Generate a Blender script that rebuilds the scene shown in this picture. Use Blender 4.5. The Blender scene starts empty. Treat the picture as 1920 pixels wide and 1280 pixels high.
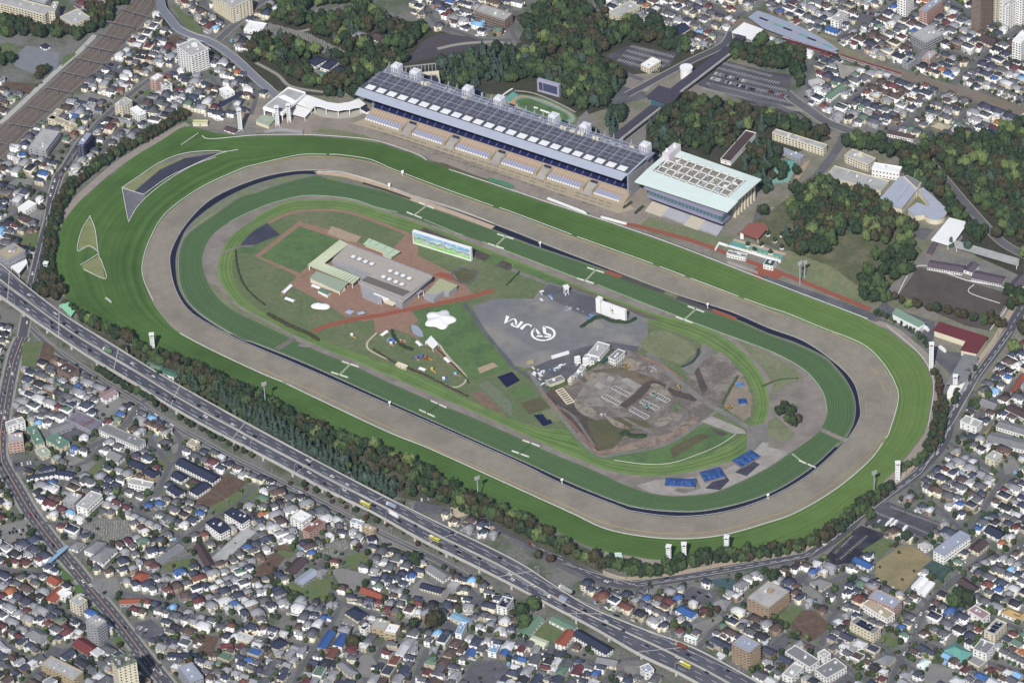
import bpy, bmesh, math, random
import numpy as np
from mathutils import Vector, Matrix
from mathutils.geometry import tessellate_polygon
R=math.radians
rnd=random.Random(7)
# ---------------- camera, sky, sun, exposure ----------------
FPX=8695.0; TH=R(36.29); ROLL=-0.053
CAM=Vector((-26.0,-3615.0,2667.0))
sc=bpy.context.scene
cd=bpy.data.cameras.new('camera'); cam=bpy.data.objects.new('camera',cd)
sc.collection.objects.link(cam); sc.camera=cam
cd.sensor_width=36; cd.lens=FPX/1920*36; cd.clip_start=10; cd.clip_end=20000
cam.matrix_world=Matrix.Translation(CAM)@Matrix.Rotation(math.pi/2-TH,4,'X')@Matrix.Rotation(ROLL,4,'Z')
SUN_EL=R(42); SUN_AZ=R(-13)      # light travels away from the camera and a little to the right
w=bpy.data.worlds.new('World'); sc.world=w; w.use_nodes=True
nt=w.node_tree; nt.nodes.clear()
sky=nt.nodes.new('ShaderNodeTexSky'); sky.sky_type='NISHITA'; sky.sun_disc=False
sky.sun_elevation=SUN_EL; sky.sun_rotation=R(180)-SUN_AZ*-1; sky.air_density=1.0; sky.dust_density=1.0
bg=nt.nodes.new('ShaderNodeBackground'); bg.inputs[1].default_value=0.085
wo=nt.nodes.new('ShaderNodeOutputWorld')
nt.links.new(sky.outputs[0],bg.inputs[0]); nt.links.new(bg.outputs[0],wo.inputs[0])
sl=bpy.data.lights.new('sun','SUN'); sl.energy=4.8; sl.angle=R(0.5); sl.color=(1,.965,.92)
so=bpy.data.objects.new('sun',sl); sc.collection.objects.link(so)
d=Vector((math.sin(-SUN_AZ)*math.cos(SUN_EL), math.cos(SUN_AZ)*math.cos(SUN_EL), -math.sin(SUN_EL)))
so.rotation_euler=d.to_track_quat('-Z','Y').to_euler(); so.location=(0,-500,800)
sc.view_settings.view_transform='Standard'; sc.view_settings.look='None'
sc.view_settings.exposure=0.12; sc.view_settings.gamma=1
sc.cycles.max_bounces=4; sc.cycles.diffuse_bounces=2; sc.cycles.glossy_bounces=2; sc.cycles.transparent_max_bounces=8
# ---------------- picture point -> ground point ----------------
_c,_s=math.cos(ROLL),math.sin(ROLL)
def G(u,v,z=0.0):
 x=(u-960)/FPX; y=(640-v)/FPX
 x,y=_c*x-_s*y,_s*x+_c*y
 dy=math.cos(TH)+y*math.sin(TH); dz=-math.sin(TH)+y*math.cos(TH)
 t=(z-CAM.z)/dz
 return Vector((CAM.x+x*t,CAM.y+dy*t,z))
def GP(pts,z=0.0): return [G(u,v,z) for u,v in pts]
def PX(p):
 q=cam.matrix_world.inverted()@Vector(p)
 return (960+q.x/-q.z*FPX, 640-q.y/-q.z*FPX)
_inv=cam.matrix_world.inverted()
def PX(p):
 q=_inv@Vector(p); return (960-q.x/q.z*FPX, 640+q.y/q.z*FPX)
def cr(pts,closed=False,n=6):
 P=[Vector(p) for p in pts]; N=len(P); out=[]
 rng=range(N) if closed else range(N-1)
 for i in rng:
  if closed: a,b,c,e=P[i-1],P[i],P[(i+1)%N],P[(i+2)%N]
  else: a,b,c,e=P[max(i-1,0)],P[i],P[i+1],P[min(i+2,N-1)]
  for k in range(n):
   t=k/n
   out.append(0.5*((2*b)+(c-a)*t+(2*a-5*b+4*c-e)*t*t+(3*b-a-3*c+e)*t**3))
 if not closed: out.append(P[-1])
 return out
# ---------------- materials ----------------
MATS={}; SAT=.82
def L(c):
 if isinstance(c,str):
  c=c.lstrip('#'); c=tuple(int(c[i:i+2],16)/255 for i in (0,2,4))
  c=tuple((x/12.92 if x<=.04045 else ((x+.055)/1.055)**2.4) for x in c)
  y=.25*c[0]+.6*c[1]+.15*c[2]; return tuple(y+(x-y)*SAT for x in c)
 return c
def newmat(name):
 m=bpy.data.materials.new(name); m.use_nodes=True; n=m.node_tree
 b=n.nodes['Principled BSDF']; b.inputs['Specular IOR Level'].default_value=.3
 return m,n,b
def M(name,col,rough=.85,var=.12,scale=.15,metal=0,var2=0,scale2=.02,col2=None,bump=0,stripe=None,stripe_amt=.1,spec=None,grad=None):
 """noise varied surface colour; col2 + var2 mixes a second colour in patches"""
 if name in MATS: return MATS[name]
 m,n,b=newmat(name); N=n.nodes; K=n.links
 col=L(col); b.inputs['Roughness'].default_value=rough; b.inputs['Metallic'].default_value=metal
 if spec is not None: b.inputs['Specular IOR Level'].default_value=spec
 elif rough>.84: b.inputs['Specular IOR Level'].default_value=.12
 geo=N.new('ShaderNodeNewGeometry')
 nz=N.new('ShaderNodeTexNoise'); nz.inputs['Scale'].default_value=scale; nz.inputs['Detail'].default_value=5; nz.inputs['Roughness'].default_value=.65
 K.new(geo.outputs['Position'],nz.inputs['Vector'])
 mr=N.new('ShaderNodeMapRange'); mr.inputs[1].default_value=.3; mr.inputs[2].default_value=.7; mr.inputs[3].default_value=1-var; mr.inputs[4].default_value=1+var
 K.new(nz.outputs[0],mr.inputs[0])
 src=None
 if col2 is not None:
  n2=N.new('ShaderNodeTexNoise'); n2.inputs['Scale'].default_value=scale2; n2.inputs['Detail'].default_value=6; n2.inputs['Roughness'].default_value=.6
  K.new(geo.outputs['Position'],n2.inputs['Vector'])
  r2=N.new('ShaderNodeMapRange'); r2.inputs[1].default_value=.5-.02-.12*(1-var2); r2.inputs[2].default_value=.62; r2.inputs[3].default_value=0; r2.inputs[4].default_value=var2
  K.new(n2.outputs[0],r2.inputs[0])
  mx=N.new('ShaderNodeMix'); mx.data_type='RGBA'; mx.inputs[6].default_value=(*col,1); mx.inputs[7].default_value=(*L(col2),1)
  K.new(r2.outputs[0],mx.inputs[0]); src=mx.outputs[2]
 if grad:
  sp2=N.new('ShaderNodeSeparateXYZ'); K.new(geo.outputs['Position'],sp2.inputs[0]); rg=N.new('ShaderNodeMapRange'); rg.interpolation_type='SMOOTHSTEP'; rg.inputs[1].default_value=grad[1]; rg.inputs[2].default_value=grad[2]; K.new(sp2.outputs[0],rg.inputs[0])
  mg=N.new('ShaderNodeMix'); mg.data_type='RGBA'; mg.inputs[7].default_value=(*L(grad[0]),1); K.new(rg.outputs[0],mg.inputs[0]); K.new(src,mg.inputs[6]); src=mg.outputs[2]
 mul=N.new('ShaderNodeVectorMath'); mul.operation='SCALE'
 if src: K.new(src,mul.inputs[0])
 else: mul.inputs[0].default_value=col
 fac=mr.outputs[0]
 if stripe:
  uv=N.new('ShaderNodeUVMap'); sp=N.new('ShaderNodeSeparateXYZ'); K.new(uv.outputs[0],sp.inputs[0])
  n3=N.new('ShaderNodeTexNoise'); n3.noise_dimensions='1D'; n3.inputs['Scale'].default_value=stripe; n3.inputs['Detail'].default_value=3
  K.new(sp.outputs[1],n3.inputs['W'])
  r3=N.new('ShaderNodeMapRange'); r3.inputs[1].default_value=.3; r3.inputs[2].default_value=.7; r3.inputs[3].default_value=1-stripe_amt; r3.inputs[4].default_value=1+stripe_amt
  K.new(n3.outputs[0],r3.inputs[0])
  mm=N.new('ShaderNodeMath'); mm.operation='MULTIPLY'; K.new(fac,mm.inputs[0]); K.new(r3.outputs[0],mm.inputs[1]); fac=mm.outputs[0]
 K.new(fac,mul.inputs['Scale']); K.new(mul.outputs[0],b.inputs['Base Color'])
 if bump:
  bp=N.new('ShaderNodeBump'); bp.inputs['Strength'].default_value=bump; bp.inputs['Distance'].default_value=.3
  K.new(nz.outputs[0],bp.inputs['Height']); K.new(bp.outputs[0],b.inputs['Normal'])
 MATS[name]=m; return m
def MV(name,rough=.8,var=.15,scale=.4):
 """colour of each face comes from its paint attribute, varied by noise"""
 m,n,b=newmat(name); N=n.nodes; K=n.links; b.inputs['Roughness'].default_value=rough
 at=N.new('ShaderNodeAttribute'); at.attribute_name='paint'
 geo=N.new('ShaderNodeNewGeometry'); nz=N.new('ShaderNodeTexNoise'); nz.inputs['Scale'].default_value=scale; nz.inputs['Detail'].default_value=4
 K.new(geo.outputs['Position'],nz.inputs['Vector'])
 mr=N.new('ShaderNodeMapRange'); mr.inputs[1].default_value=.3; mr.inputs[2].default_value=.7; mr.inputs[3].default_value=1-var; mr.inputs[4].default_value=1+var
 K.new(nz.outputs[0],mr.inputs[0]); mul=N.new('ShaderNodeVectorMath'); mul.operation='SCALE'
 K.new(at.outputs['Color'],mul.inputs[0]); K.new(mr.outputs[0],mul.inputs['Scale']); K.new(mul.outputs[0],b.inputs['Base Color'])
 MATS[name]=m; return m
def C(name,hexc,rough=.7,var=.1,**k): return M(name,hexc,rough,var,**k)
# ---------------- mesh helpers ----------------
COL=sc.collection
def props(o,label=None,cat=None,group=None,kind=None):
 if label: o['label']=label
 if cat: o['category']=cat
 if group: o['group']=group
 if kind: o['kind']=kind
 return o
class MB:
 def __init__(s): s.v=[]; s.f=[]; s.m=[]; s.uv=None; s.c=[]
 def add(s,vs,fs,mi=0,col=None):
  b=len(s.v); s.v+= [tuple(v) for v in vs]
  for f in fs: s.f.append(tuple(b+i for i in f)); s.m.append(mi); s.c.append(col)
 def box(s,x0,y0,z0,x1,y1,z1,mi=0,col=None,bottom=True):
  vs=[(x0,y0,z0),(x1,y0,z0),(x1,y1,z0),(x0,y1,z0),(x0,y0,z1),(x1,y0,z1),(x1,y1,z1),(x0,y1,z1)]
  fs=[(4,5,6,7),(0,1,5,4),(1,2,6,5),(2,3,7,6),(3,0,4,7)]
  if bottom: fs.append((3,2,1,0))
  s.add(vs,fs,mi,col)
 def prism(s,pts,z0,z1,mi=0,col=None,mt=None):
  n=len(pts); a=sum(pts[i][0]*pts[(i+1)%n][1]-pts[(i+1)%n][0]*pts[i][1] for i in range(n))
  if a<0: pts=pts[::-1]
  b=len(s.v); s.v+=[(p[0],p[1],z0) for p in pts]+[(p[0],p[1],z1) for p in pts]
  for i in range(n):
   j=(i+1)%n; s.f.append((b+i,b+j,b+n+j,b+n+i)); s.m.append(mi); s.c.append(col)
  for t in tessellate_polygon([[Vector((p[0],p[1],0)) for p in pts]]):
   t=[b+n+i for i in t]
   p=[s.v[i] for i in t]
   if (p[1][0]-p[0][0])*(p[2][1]-p[0][1])-(p[2][0]-p[0][0])*(p[1][1]-p[0][1])<0: t=t[::-1]
   s.f.append(tuple(t)); s.m.append(mi if mt is None else mt); s.c.append(col)
 def bar(s,p,q,w,h=None,mi=0,col=None):
  p=Vector(p); q=Vector(q); d=q-p
  if d.length<1e-6: return
  h=h or w; d.normalize(); up=Vector((0,0,1))
  if abs(d.z)>.95: up=Vector((0,1,0))
  x=d.cross(up).normalized(); y=x.cross(d).normalized()
  o=[(-1,-1),(1,-1),(1,1),(-1,1)]
  vs=[p+x*(a*w/2)+y*(b*h/2) for a,b in o]+[q+x*(a*w/2)+y*(b*h/2) for a,b in o]
  s.add(vs,[(0,1,5,4),(1,2,6,5),(2,3,7,6),(3,0,4,7),(3,2,1,0),(4,5,6,7)],mi,col)
 def cyl(s,cx,cy,z0,z1,r,n=12,mi=0,r1=None,col=None):
  r1=r if r1 is None else r1
  vs=[(cx+r*math.cos(2*math.pi*i/n),cy+r*math.sin(2*math.pi*i/n),z0) for i in range(n)]+[(cx+r1*math.cos(2*math.pi*i/n),cy+r1*math.sin(2*math.pi*i/n),z1) for i in range(n)]
  s.add(vs,[(i,(i+1)%n,n+(i+1)%n,n+i) for i in range(n)]+[tuple(range(n,2*n))],mi,col)
 def mesh(s,name,mats):
  me=bpy.data.meshes.new(name); me.from_pydata(s.v,[],s.f)
  for m in (mats if isinstance(mats,(list,tuple)) else [mats]): me.materials.append(m)
  me.polygons.foreach_set('material_index',s.m)
  if any(c is not None for c in s.c):
   ca=me.color_attributes.new('paint','FLOAT_COLOR','CORNER'); arr=[]
   for p,c in zip(me.polygons,s.c): arr+= [*(c or (.5,.5,.5)),1]*p.loop_total
   ca.data.foreach_set('color',arr)
  me.update(); return me
 def build(s,name,mats,parent=None,**k):
  o=bpy.data.objects.new(name,s.mesh(name,mats)); COL.objects.link(o); o.parent=parent
  if k: props(o,**k)
  return o
def link(name,me,parent=None,loc=(0,0,0),rz=0,**k):
 o=bpy.data.objects.new(name,me); COL.objects.link(o); o.parent=parent; o.location=loc; o.rotation_euler=(0,0,rz)
 if k: props(o,**k)
 return o
def thing(name,loc=(0,0,0),rz=0,label=None,cat=None,group=None):
 o=bpy.data.objects.new(name,None); COL.objects.link(o); o.location=loc; o.rotation_euler=(0,0,rz); o.empty_display_size=2
 return props(o,label,cat,group)
def sheet(name,pts,z,mat,px=True,smooth=False,closed=True,**k):
 """flat sheet from a picture outline laid on the ground"""
 P=GP(pts,z) if px else [Vector((p[0],p[1],z)) for p in pts]
 if smooth: P=cr(P,True,6)
 mb=MB(); n=len(P)
 mb.v=[tuple(p) for p in P]
 for t in tessellate_polygon([P]):
  a,b,c=[P[i] for i in t]
  if (b-a).cross(c-a).z<0: t=(t[0],t[2],t[1])
  mb.f.append(tuple(t)); mb.m.append(0); mb.c.append(None)
 if 'kind' not in k: k['kind']='structure'
 return mb.build(name,mat,**k)
def offset_line(P,d,closed=False):
 out=[]; n=len(P)
 for i in range(n):
  a=P[i-1] if (i>0 or closed) else P[i]; b=P[(i+1)%n] if (i<n-1 or closed) else P[i]
  t=(b-a); t.z=0
  t=t.normalized() if t.length>1e-9 else Vector((1,0,0))
  out.append(P[i]+Vector((-t.y,t.x,0))*d)
 return out
def ribbon(name,pts,width,z,mat,px=True,smooth=True,closed=False,mb=None,off=0,n=6,**k):
 P=GP(pts,z) if px else [Vector((p[0],p[1],z)) for p in pts]
 if smooth: P=cr(P,closed,n)
 A=offset_line(P,off+width/2,closed); B=offset_line(P,off-width/2,closed)
 m=mb or MB(); b=len(m.v); N=len(P)
 for p,q in zip(A,B): m.v+= [(p.x,p.y,z),(q.x,q.y,z)]
 for i in range(N if closed else N-1):
  j=(i+1)%N; m.f.append((b+2*i,b+2*i+1,b+2*j+1,b+2*j)); m.m.append(0); m.c.append(None)
 if mb is None:
  if 'kind' not in k: k['kind']='structure'
  return m.build(name,mat,**k)
def dashes(mb,P,off,z,w,ln,gap):
 Q=offset_line(P,off); acc=0
 seg=[(Q[i+1]-Q[i]).length for i in range(len(Q)-1)]; tot=sum(seg)
 def at(s):
  i=0
  while i<len(seg)-1 and s>seg[i]: s-=seg[i]; i+=1
  d=(Q[i+1]-Q[i]).normalized(); return Q[i]+d*min(s,seg[i]),d
 s=0
 while s+ln<tot:
  p,d=at(s); q,_=at(s+ln); nrm=Vector((-d.y,d.x,0))*w/2
  vs=[p-nrm,q-nrm,q+nrm,p+nrm]
  mb.add([(v.x,v.y,z) for v in vs],[(0,1,2,3)]); s+=ln+gap
def angring(pts,ctr,N=360):
 """resample closed outline by angle round a centre"""
 P=cr([Vector((p.x,p.y,0)) for p in pts],True,8); A=[math.atan2(p.y-ctr.y,p.x-ctr.x) for p in P]; Rr=[(p-ctr).length for p in P]
 o=sorted(zip(A,Rr)); a=np.array([x[0] for x in o]); r=np.array([x[1] for x in o])
 a=np.concatenate([a-2*math.pi,a,a+2*math.pi]); r=np.concatenate([r,r,r])
 t=np.linspace(-math.pi,math.pi,N,endpoint=False); rr=np.interp(t,a,r)
 return [Vector((ctr.x+q*math.cos(x),ctr.y+q*math.sin(x),0)) for x,q in zip(t,rr)]
CTR=G(950,650); CTR.z=0
def ring(name,outer,inner,z,mat,N=400,nv=1,**k):
 A=angring(GP(outer),CTR,N); B=angring(GP(inner),CTR,N)
 mb=MB()
 for a,b in zip(A,B):
  for j in range(nv+1):
   p=a.lerp(b,j/nv); mb.v.append((p.x,p.y,z))
 uv=[]
 for i in range(N):
  k2=(i+1)%N
  for j in range(nv):
   mb.f.append((i*(nv+1)+j,i*(nv+1)+j+1,k2*(nv+1)+j+1,k2*(nv+1)+j)[::-1]); mb.m.append(0); mb.c.append(None)
   uv+= [(i+1,j/nv),(i+1,(j+1)/nv),(i,(j+1)/nv),(i,j/nv)]
 o=mb.build(name,mat,kind='structure')
 l=o.data.uv_layers.new(name='UVMap'); l.data.foreach_set('uv',[x for u in uv for x in u])
 return o
# ---------------- track outlines (picture points of the photograph) ----------------
O_=[(450,320),(375,355),(312,402),(282,450),(268,495),(271,527),(285,565),(312,602),(337,624),(400,657),(490,699),(600,749),(730,810),(805,840),(960,910),(1070,960),(1135,990),(1210,1005),(1285,1009),(1360,1001),(1435,980),(1490,960),(1565,917),(1627,865),(1665,812),(1682,752),(1675,717),(1650,677),(1615,647),(1540,617),(1477,591),(1440,579),(1385,557),(1225,497),(1072,442),(960,400),(925,389),(830,356),(730,317),(692,302),(630,294),(580,292),(530,299),(480,311)]
I_=[(480,337),(400,372),(350,420),(322,470),(320,505),(332,550),(362,590),(435,632),(480,652),(575,692),(730,760),(960,862),(1052,907),(1160,950),(1192,960),(1272,969),(1360,960),(1440,934),(1515,892),(1580,834),(1610,790),(1612,760),(1600,717),(1565,680),(1507,640),(1440,615),(1370,585),(1272,554),(1160,512),(1035,464),(960,434),(855,395),(772,370),(720,347),(655,327),(615,321),(550,322)]
D_=[(480,345),(412,377),(357,420),(335,460),(329,495),(337,545),(370,587),(445,635),(480,647),(580,687),(730,755),(960,857),(1060,905),(1160,944),(1192,953),(1272,961),(1347,955),(1440,929),(1515,886),(1575,834),(1587,821),(1602,790),(1604,752),(1590,717),(1565,685),(1545,667),(1490,641),(1440,624),(1385,600),(1310,577),(1270,560),(1135,506),(1010,463),(960,444),(925,430),(840,400),(772,376),(725,356),(700,346),(655,335),(605,328),(550,328)]
J_=[(480,362),(450,370),(400,405),(352,440),(338,470),(336,500),(342,543),(372,584),(447,631),(482,643),(580,683),(730,752),(960,854),(1060,901),(1160,940),(1192,949),(1272,957),(1347,951),(1440,924),(1515,880),(1575,829),(1585,817),(1600,790),(1602,752),(1588,719),(1562,687),(1543,670),(1490,645),(1440,627),(1385,603),(1310,579),(1270,563),(1135,508),(1010,466),(960,447),(925,432),(840,402),(775,378),(730,362),(692,353),(620,337),(590,329),(512,350)]
JI_=[(480,392),(425,420),(395,445),(381,475),(380,500),(390,530),(410,560),(437,582),(480,603),(545,634),(600,660),(655,682),(730,717),(817,755),(880,780),(960,815),(1035,850),(1110,880),(1167,907),(1222,925),(1272,930),(1335,924),(1385,905),(1440,877),(1480,850),(1532,812),(1550,780),(1550,760),(1545,740),(1525,710),(1497,685),(1465,667),(1440,656),(1385,635),(1335,617),(1275,595),(1210,570),(1085,522),(960,474),(855,437),(775,410),(705,388),(655,373),(580,367),(530,375)]
T_=[(350,236),(395,248),(480,256),(567,255),(655,261),(712,269),(775,290),(850,320),(960,360),(1022,380),(1167,427),(1272,464),(1422,522),(1535,565),(1627,600),(1692,640),(1722,667),(1740,695),(1747,722),(1744,757),(1736,800),(1722,825),(1690,865),(1657,902),(1600,950),(1560,985),(1502,1012),(1472,1026),(1400,1040),(1330,1048),(1235,1049),(1197,1044),(1165,1039),(1135,1034),(1085,1016),(1010,978),(892,925),(792,880),(687,838),(592,800),(540,765),(475,735),(375,697),(300,660),(260,640),(175,597),(142,577),(120,552),(112,527),(102,495),(104,470),(112,432),(125,407),(150,377),(175,355),(217,322),(250,295),(300,265)]
# ---------------- ground and tracks ----------------
GROUND=M('ground_earth','#6f6e6a',var=.22,scale=.35,col2='#4c5a3a',var2=.85,scale2=.035,bump=.2)
S=MB(); S.add([(-5000,-5000,-.06),(5000,-5000,-.06),(5000,7000,-.06),(-5000,7000,-.06)],[(0,1,2,3)]); S.build('ground',GROUND,kind='structure')
TURF=M('turf','#476726',var=.10,scale=.05,stripe=16,stripe_amt=.17,col2='#3b561f',var2=.7,scale2=.008,grad=('#5c7731',-60,420))  # grad paints the sun's yellower sheen on the right-hand grass into its colour
JUMP=M('jump_turf','#48623a',var=.10,scale=.3,stripe=22,stripe_amt=.3,col2='#4b6838',var2=.6,scale2=.02)
DIRT=M('dirt','#867f6f',var=.09,scale=.12,stripe=30,stripe_amt=.09,col2='#767063',var2=.7,scale2=.025)
DARK=M('drain_strip','#202438',var=.15)
GREYP=M('grey_path','#77756f',var=.12,col2='#68665f',var2=.7,scale2=.05)
OUTP=M('outer_path','#8d8479',var=.1)
SAND=M('sand_path','#b09a80',var=.1)
ORNG=M('orange_pave','#8f4f38',var=.12,scale=.5)
INF=M('infield_grass','#5b6b42',var=.15,scale=.2,col2='#6c6f4e',var2=.8,scale2=.025)
GRASS2=M('lawn','#54703a',var=.14,scale=.2,col2='#47603a',var2=.8,scale2=.04)
DRY=M('dry_lawn','#6b7250',var=.15,scale=.2,col2='#787a5a',var2=.8,scale2=.04)
ASPH=M('asphalt','#55565b',var=.12,scale=.3,col2='#6a6a6c',var2=.6,scale2=.05)
ASPD=M('dark_asphalt','#3b3c49',var=.12,scale=.3,col2='#48485a',var2=.6,scale2=.05)
BASE=M('course_ground','#7d776c',var=.15,scale=.2,col2='#5f6a42',var2=.7,scale2=.03)
WHITE=M('white_paint','#e8e8e6',rough=.5,var=.04)
YEL=M('rail_yellow','#a58f5c',rough=.5,var=.05)
path_l=[(352,232),(300,259),(250,289),(210,316),(170,350),(143,376),(119,405),(106,432),(97,470),(96,497),(104,530),(115,556)]
ribbon('perimeter_path',path_l,9,.02,OUTP)
ribbon('perimeter_path',[(1120,1033),(1165,1043),(1235,1054),(1330,1052),(1400,1044),(1480,1028)],11,.02,OUTP)
ribbon('perimeter_path',[(1612,597),(1665,612),(1705,640),(1735,668),(1752,700),(1757,730),(1752,770),(1744,805),(1728,832),(1694,874),(1660,910)],8,.02,OUTP)
ribbon('perimeter_path',[(1170,1045),(1230,1052),(1300,1050)],18,.015,OUTP)
ring('turf_track',T_,O_,.04,TURF,nv=8)
ring('dirt_track',O_,I_,.05,DIRT,nv=6)
ring('drain_strip',I_,D_,.06,DARK)
ribbon('drain_strip',[(432,628),(480,649),(580,689),(730,757),(960,859),(1060,906),(1160,946),(1192,955),(1272,963),(1347,957),(1440,930),(1515,887),(1570,838)],3.4,.075,DARK,off=.9)
ring('track_verge',D_,J_,.07,M('verge','#6f6f66',var=.15,col2='#6b7a3c',var2=.7,scale2=.05))
ring('jump_turf_track',J_,JI_,.08,JUMP,nv=6)
infl=angring(GP(JI_),CTR,240)
sheet('infield_ground',infl,.09,INF,px=False)
ribbon('sand_path',[(594,323),(655,331),(720,351),(776,374),(850,399),(925,427)],6.5,.10,SAND)
ribbon('orange_pavement',[(1136,509),(1165,519)],6,.10,ORNG,smooth=False)
ribbon('dark_strip',[(1166,519),(1240,546),(1275,560),(1335,582),(1370,594)],6,.10,M('strip_soil','#4c4a44'),smooth=False)
ribbon('orange_pavement',[(1335,581),(1380,598)],5,.11,ORNG,smooth=False)
ribbon('olive_verge',[(1247,547),(1270,556)],7,.11,DRY,smooth=False)
ribbon('dark_strip',[(680,343),(720,355),(770,373)],3,.11,M('strip_soil2','#3b3a34'),smooth=False)
TANL=M('tan_lawn','#7d8050',var=.1,col2='#6c7a44',var2=.7,scale2=.05)
sheet('asphalt_chute',[(228,352),(262,330),(300,305),(345,288),(400,285),(415,287),(330,320),(290,345),(262,380),(243,415),(238,405)],.07,GREYP)
sheet('tan_lawn',[(229,352),(262,331),(300,309),(340,297),(378,292),(330,305),(300,318),(268,342),(252,358),(232,354)],.08,TANL)
sheet('dark_asphalt_chute',[(252,359),(300,318),(345,297),(407,287),(400,294),(345,318),(310,336),(272,366)],.09,ASPD)
sheet('paved_triangle',[(229,354),(252,360),(271,366),(262,380),(243,413),(240,408)],.10,M('tri_pave','#6d6d74',var=.12,col2='#5c5c62',var2=.6))
sheet('tan_lawn',[(168,406),(178,425),(184,470),(166,463),(147,472),(148,450),(156,425)],.07,TANL)
sheet('tan_lawn',[(153,497),(184,480),(190,485),(197,523),(175,515),(157,507)],.07,TANL)
def rails(name,lines,label,mat=WHITE,h=1.1,wd=.32,step=4,cat='rail',group=None,closed=False,px=True,n=6):
 root=None
 if len(lines)>1:
  q=GP(lines[0])[0] if px else lines[0][0]
  root=thing(name,(q.x,q.y,0),0,label,cat,group)
 for pts in lines:
  mb=MB(); P=cr(GP(pts) if px else pts,closed,n)
  if closed: P=P+[P[0]]
  o=root.location if root else Vector((0,0,0))
  for i in range(len(P)-1):
   a,b=P[i]-o,P[i+1]-o; mb.bar((a.x,a.y,h),(b.x,b.y,h),wd,.25)
   m=max(1,int((b-a).length/step))
   for j in range(m):
    q=a.lerp(b,j/m); mb.bar((q.x,q.y,0),(q.x,q.y,h-.1),.14)
  if root: mb.build('rail_section',mat,root)
  else: root=mb.build(name,mat,label=label,cat=cat,group=group)
 return root
def run(curve,a,b):
 i=curve.index(a); j=curve.index(b)
 return curve[i:j+1] if i<=j else curve[i:]+curve[:j+1]
Oc=O_
RWD=M('rail_white','#cfcdc6',rough=.5)
def rr(lines,label,mat=None,**k): k['mat']=mat or RWD; return rails('running_rail',lines,label,**k)
rr([[(612,291),(570,291),(530,298),(480,310),(450,319),(375,354),(311,401),(281,450),(267,495),(270,527),(288,565)]],'white running rail curving round the left bend between turf and brown dirt',wd=.6)
rr([[(618,291),(640,292),(692,300),(730,316)],[(730,316),(830,354),(925,388)],[(936,391),(960,399),(1072,441)],[(1082,445),(1225,496)],[(1237,501),(1285,519)],[(1295,523),(1385,557)],[(1396,561),(1440,577),(1477,589),(1540,615),(1615,645),(1652,677),(1677,717),(1684,752),(1667,812),(1660,822)]],'white running rail in broken lengths between turf and dirt before the stands',wd=.6)
rr([[(337,626),(400,659),(490,701),(530,717)]],'white running rail on the lower left turf edge, short length',wd=.7)
rr([[(538,721),(600,751),(730,812),(805,842),(960,912),(1070,962),(1135,992),(1210,1007),(1285,1011),(1360,1003),(1435,982),(1492,962),(1567,918),(1629,866),(1655,832)]],'long white running rail between near straight dirt and near turf',wd=.65)
rails('yellow_rail',[[(490,693),(600,741),(655,768)],[(668,775),(745,810)],[(756,815),(792,833)],[(800,836),(960,905),(1070,953),(1135,982),(1210,998),(1285,1002),(1360,994),(1435,973),(1490,952),(1565,908),(1627,857),(1655,820)]],'yellow plank rail on the dirt side of the near straight',mat=YEL,wd=.7,step=6)
rails('yellow_rail',[[(480,313),(530,301),(580,296),(640,297),(690,306),(730,320),(830,360),(960,405)],[(1005,423),(1072,447),(1225,503)],[(1240,508),(1385,562),(1470,595)],[(1560,625),(1590,640)],[(1630,687),(1647,705)],[(1650,715),(1660,735)]],'yellow plank rail between dirt and turf on the far straight',mat=YEL,wd=.8,step=6)
rr([I_],'white rail circling the inner edge of the brown dirt course',wd=.34,closed=True,n=4,mat=M('rail_dull','#b9b8b3',rough=.5))
rr([[(430,418),(480,394),(530,377),(580,368),(655,374),(705,390),(745,399)]],'pale green rail inside the jump turf, upper left',mat=M('rail_green','#9dbf90',rough=.5),wd=.4)
rr([[(795,413),(855,438),(868,442)],[(905,455),(960,476),(1085,524)],[(1120,535),(1210,571),(1335,619),(1440,658),(1497,687),(1525,711),(1545,741),(1551,775)]],'pale green rail inside the jump turf along the far straight',mat=MATS['rail_green'],wd=.4)
rr([[(400,402),(352,438),(337,470),(335,500),(341,545),(371,586),(447,634),(482,646),(580,686),(730,754),(960,857)],[(960,857),(1160,943),(1272,960),(1347,954),(1440,927),(1515,883),(1572,832)]],'thin white rail on the outer edge of the jump turf',wd=.22,mat=MATS['rail_dull'])
rr([[(590,324),(640,325),(712,345),(772,368)],[(772,368),(855,393),(925,420)]],'white rail beside the sandy path on the far straight',wd=.5)
rr([[(379,256),(397,262),(480,255),(567,254),(655,259),(712,267),(780,290),(800,302)]],'white rail along the turf by the top left forecourt',wd=.7)
rr([[(842,319),(960,358),(1022,379),(1167,426),(1272,463),(1422,521),(1535,564),(1627,599)]],'white outer rail of the home straight in front of the stands',wd=.8)
rr([[(1662,611),(1695,638),(1726,667),(1744,695),(1751,722),(1748,757),(1740,800)]],'white outer rail round the right hand bend of the turf',wd=.5)
rr([[(229,353),(262,331),(300,306),(345,289),(400,284),(420,286),(447,282)],[(229,353),(240,412),(243,414)],[(229,353),(252,361),(270,366)],[(270,366),(310,337),(345,319),(400,294),(425,286)],[(243,414),(262,384),(300,350),(357,314),(405,296)]],'white rail round the dark asphalt chute island in the turf',wd=.55)
rr([[(168,406),(178,430),(185,478),(192,495),(198,524),(157,506)],[(170,406),(156,427),(148,450),(146,472),(166,462),(181,471),(183,478),(151,498)]],'white rail round the two tan lawns at the far left turf',wd=.55)
rr([[(197,560),(208,568),(207,565),(199,559)]],'small white rail wedge standing alone on the turf',wd=.6)
rr([[(340,273),(372,251)]],'short white rail alone on the turf near the top left corner',wd=.6)
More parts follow.
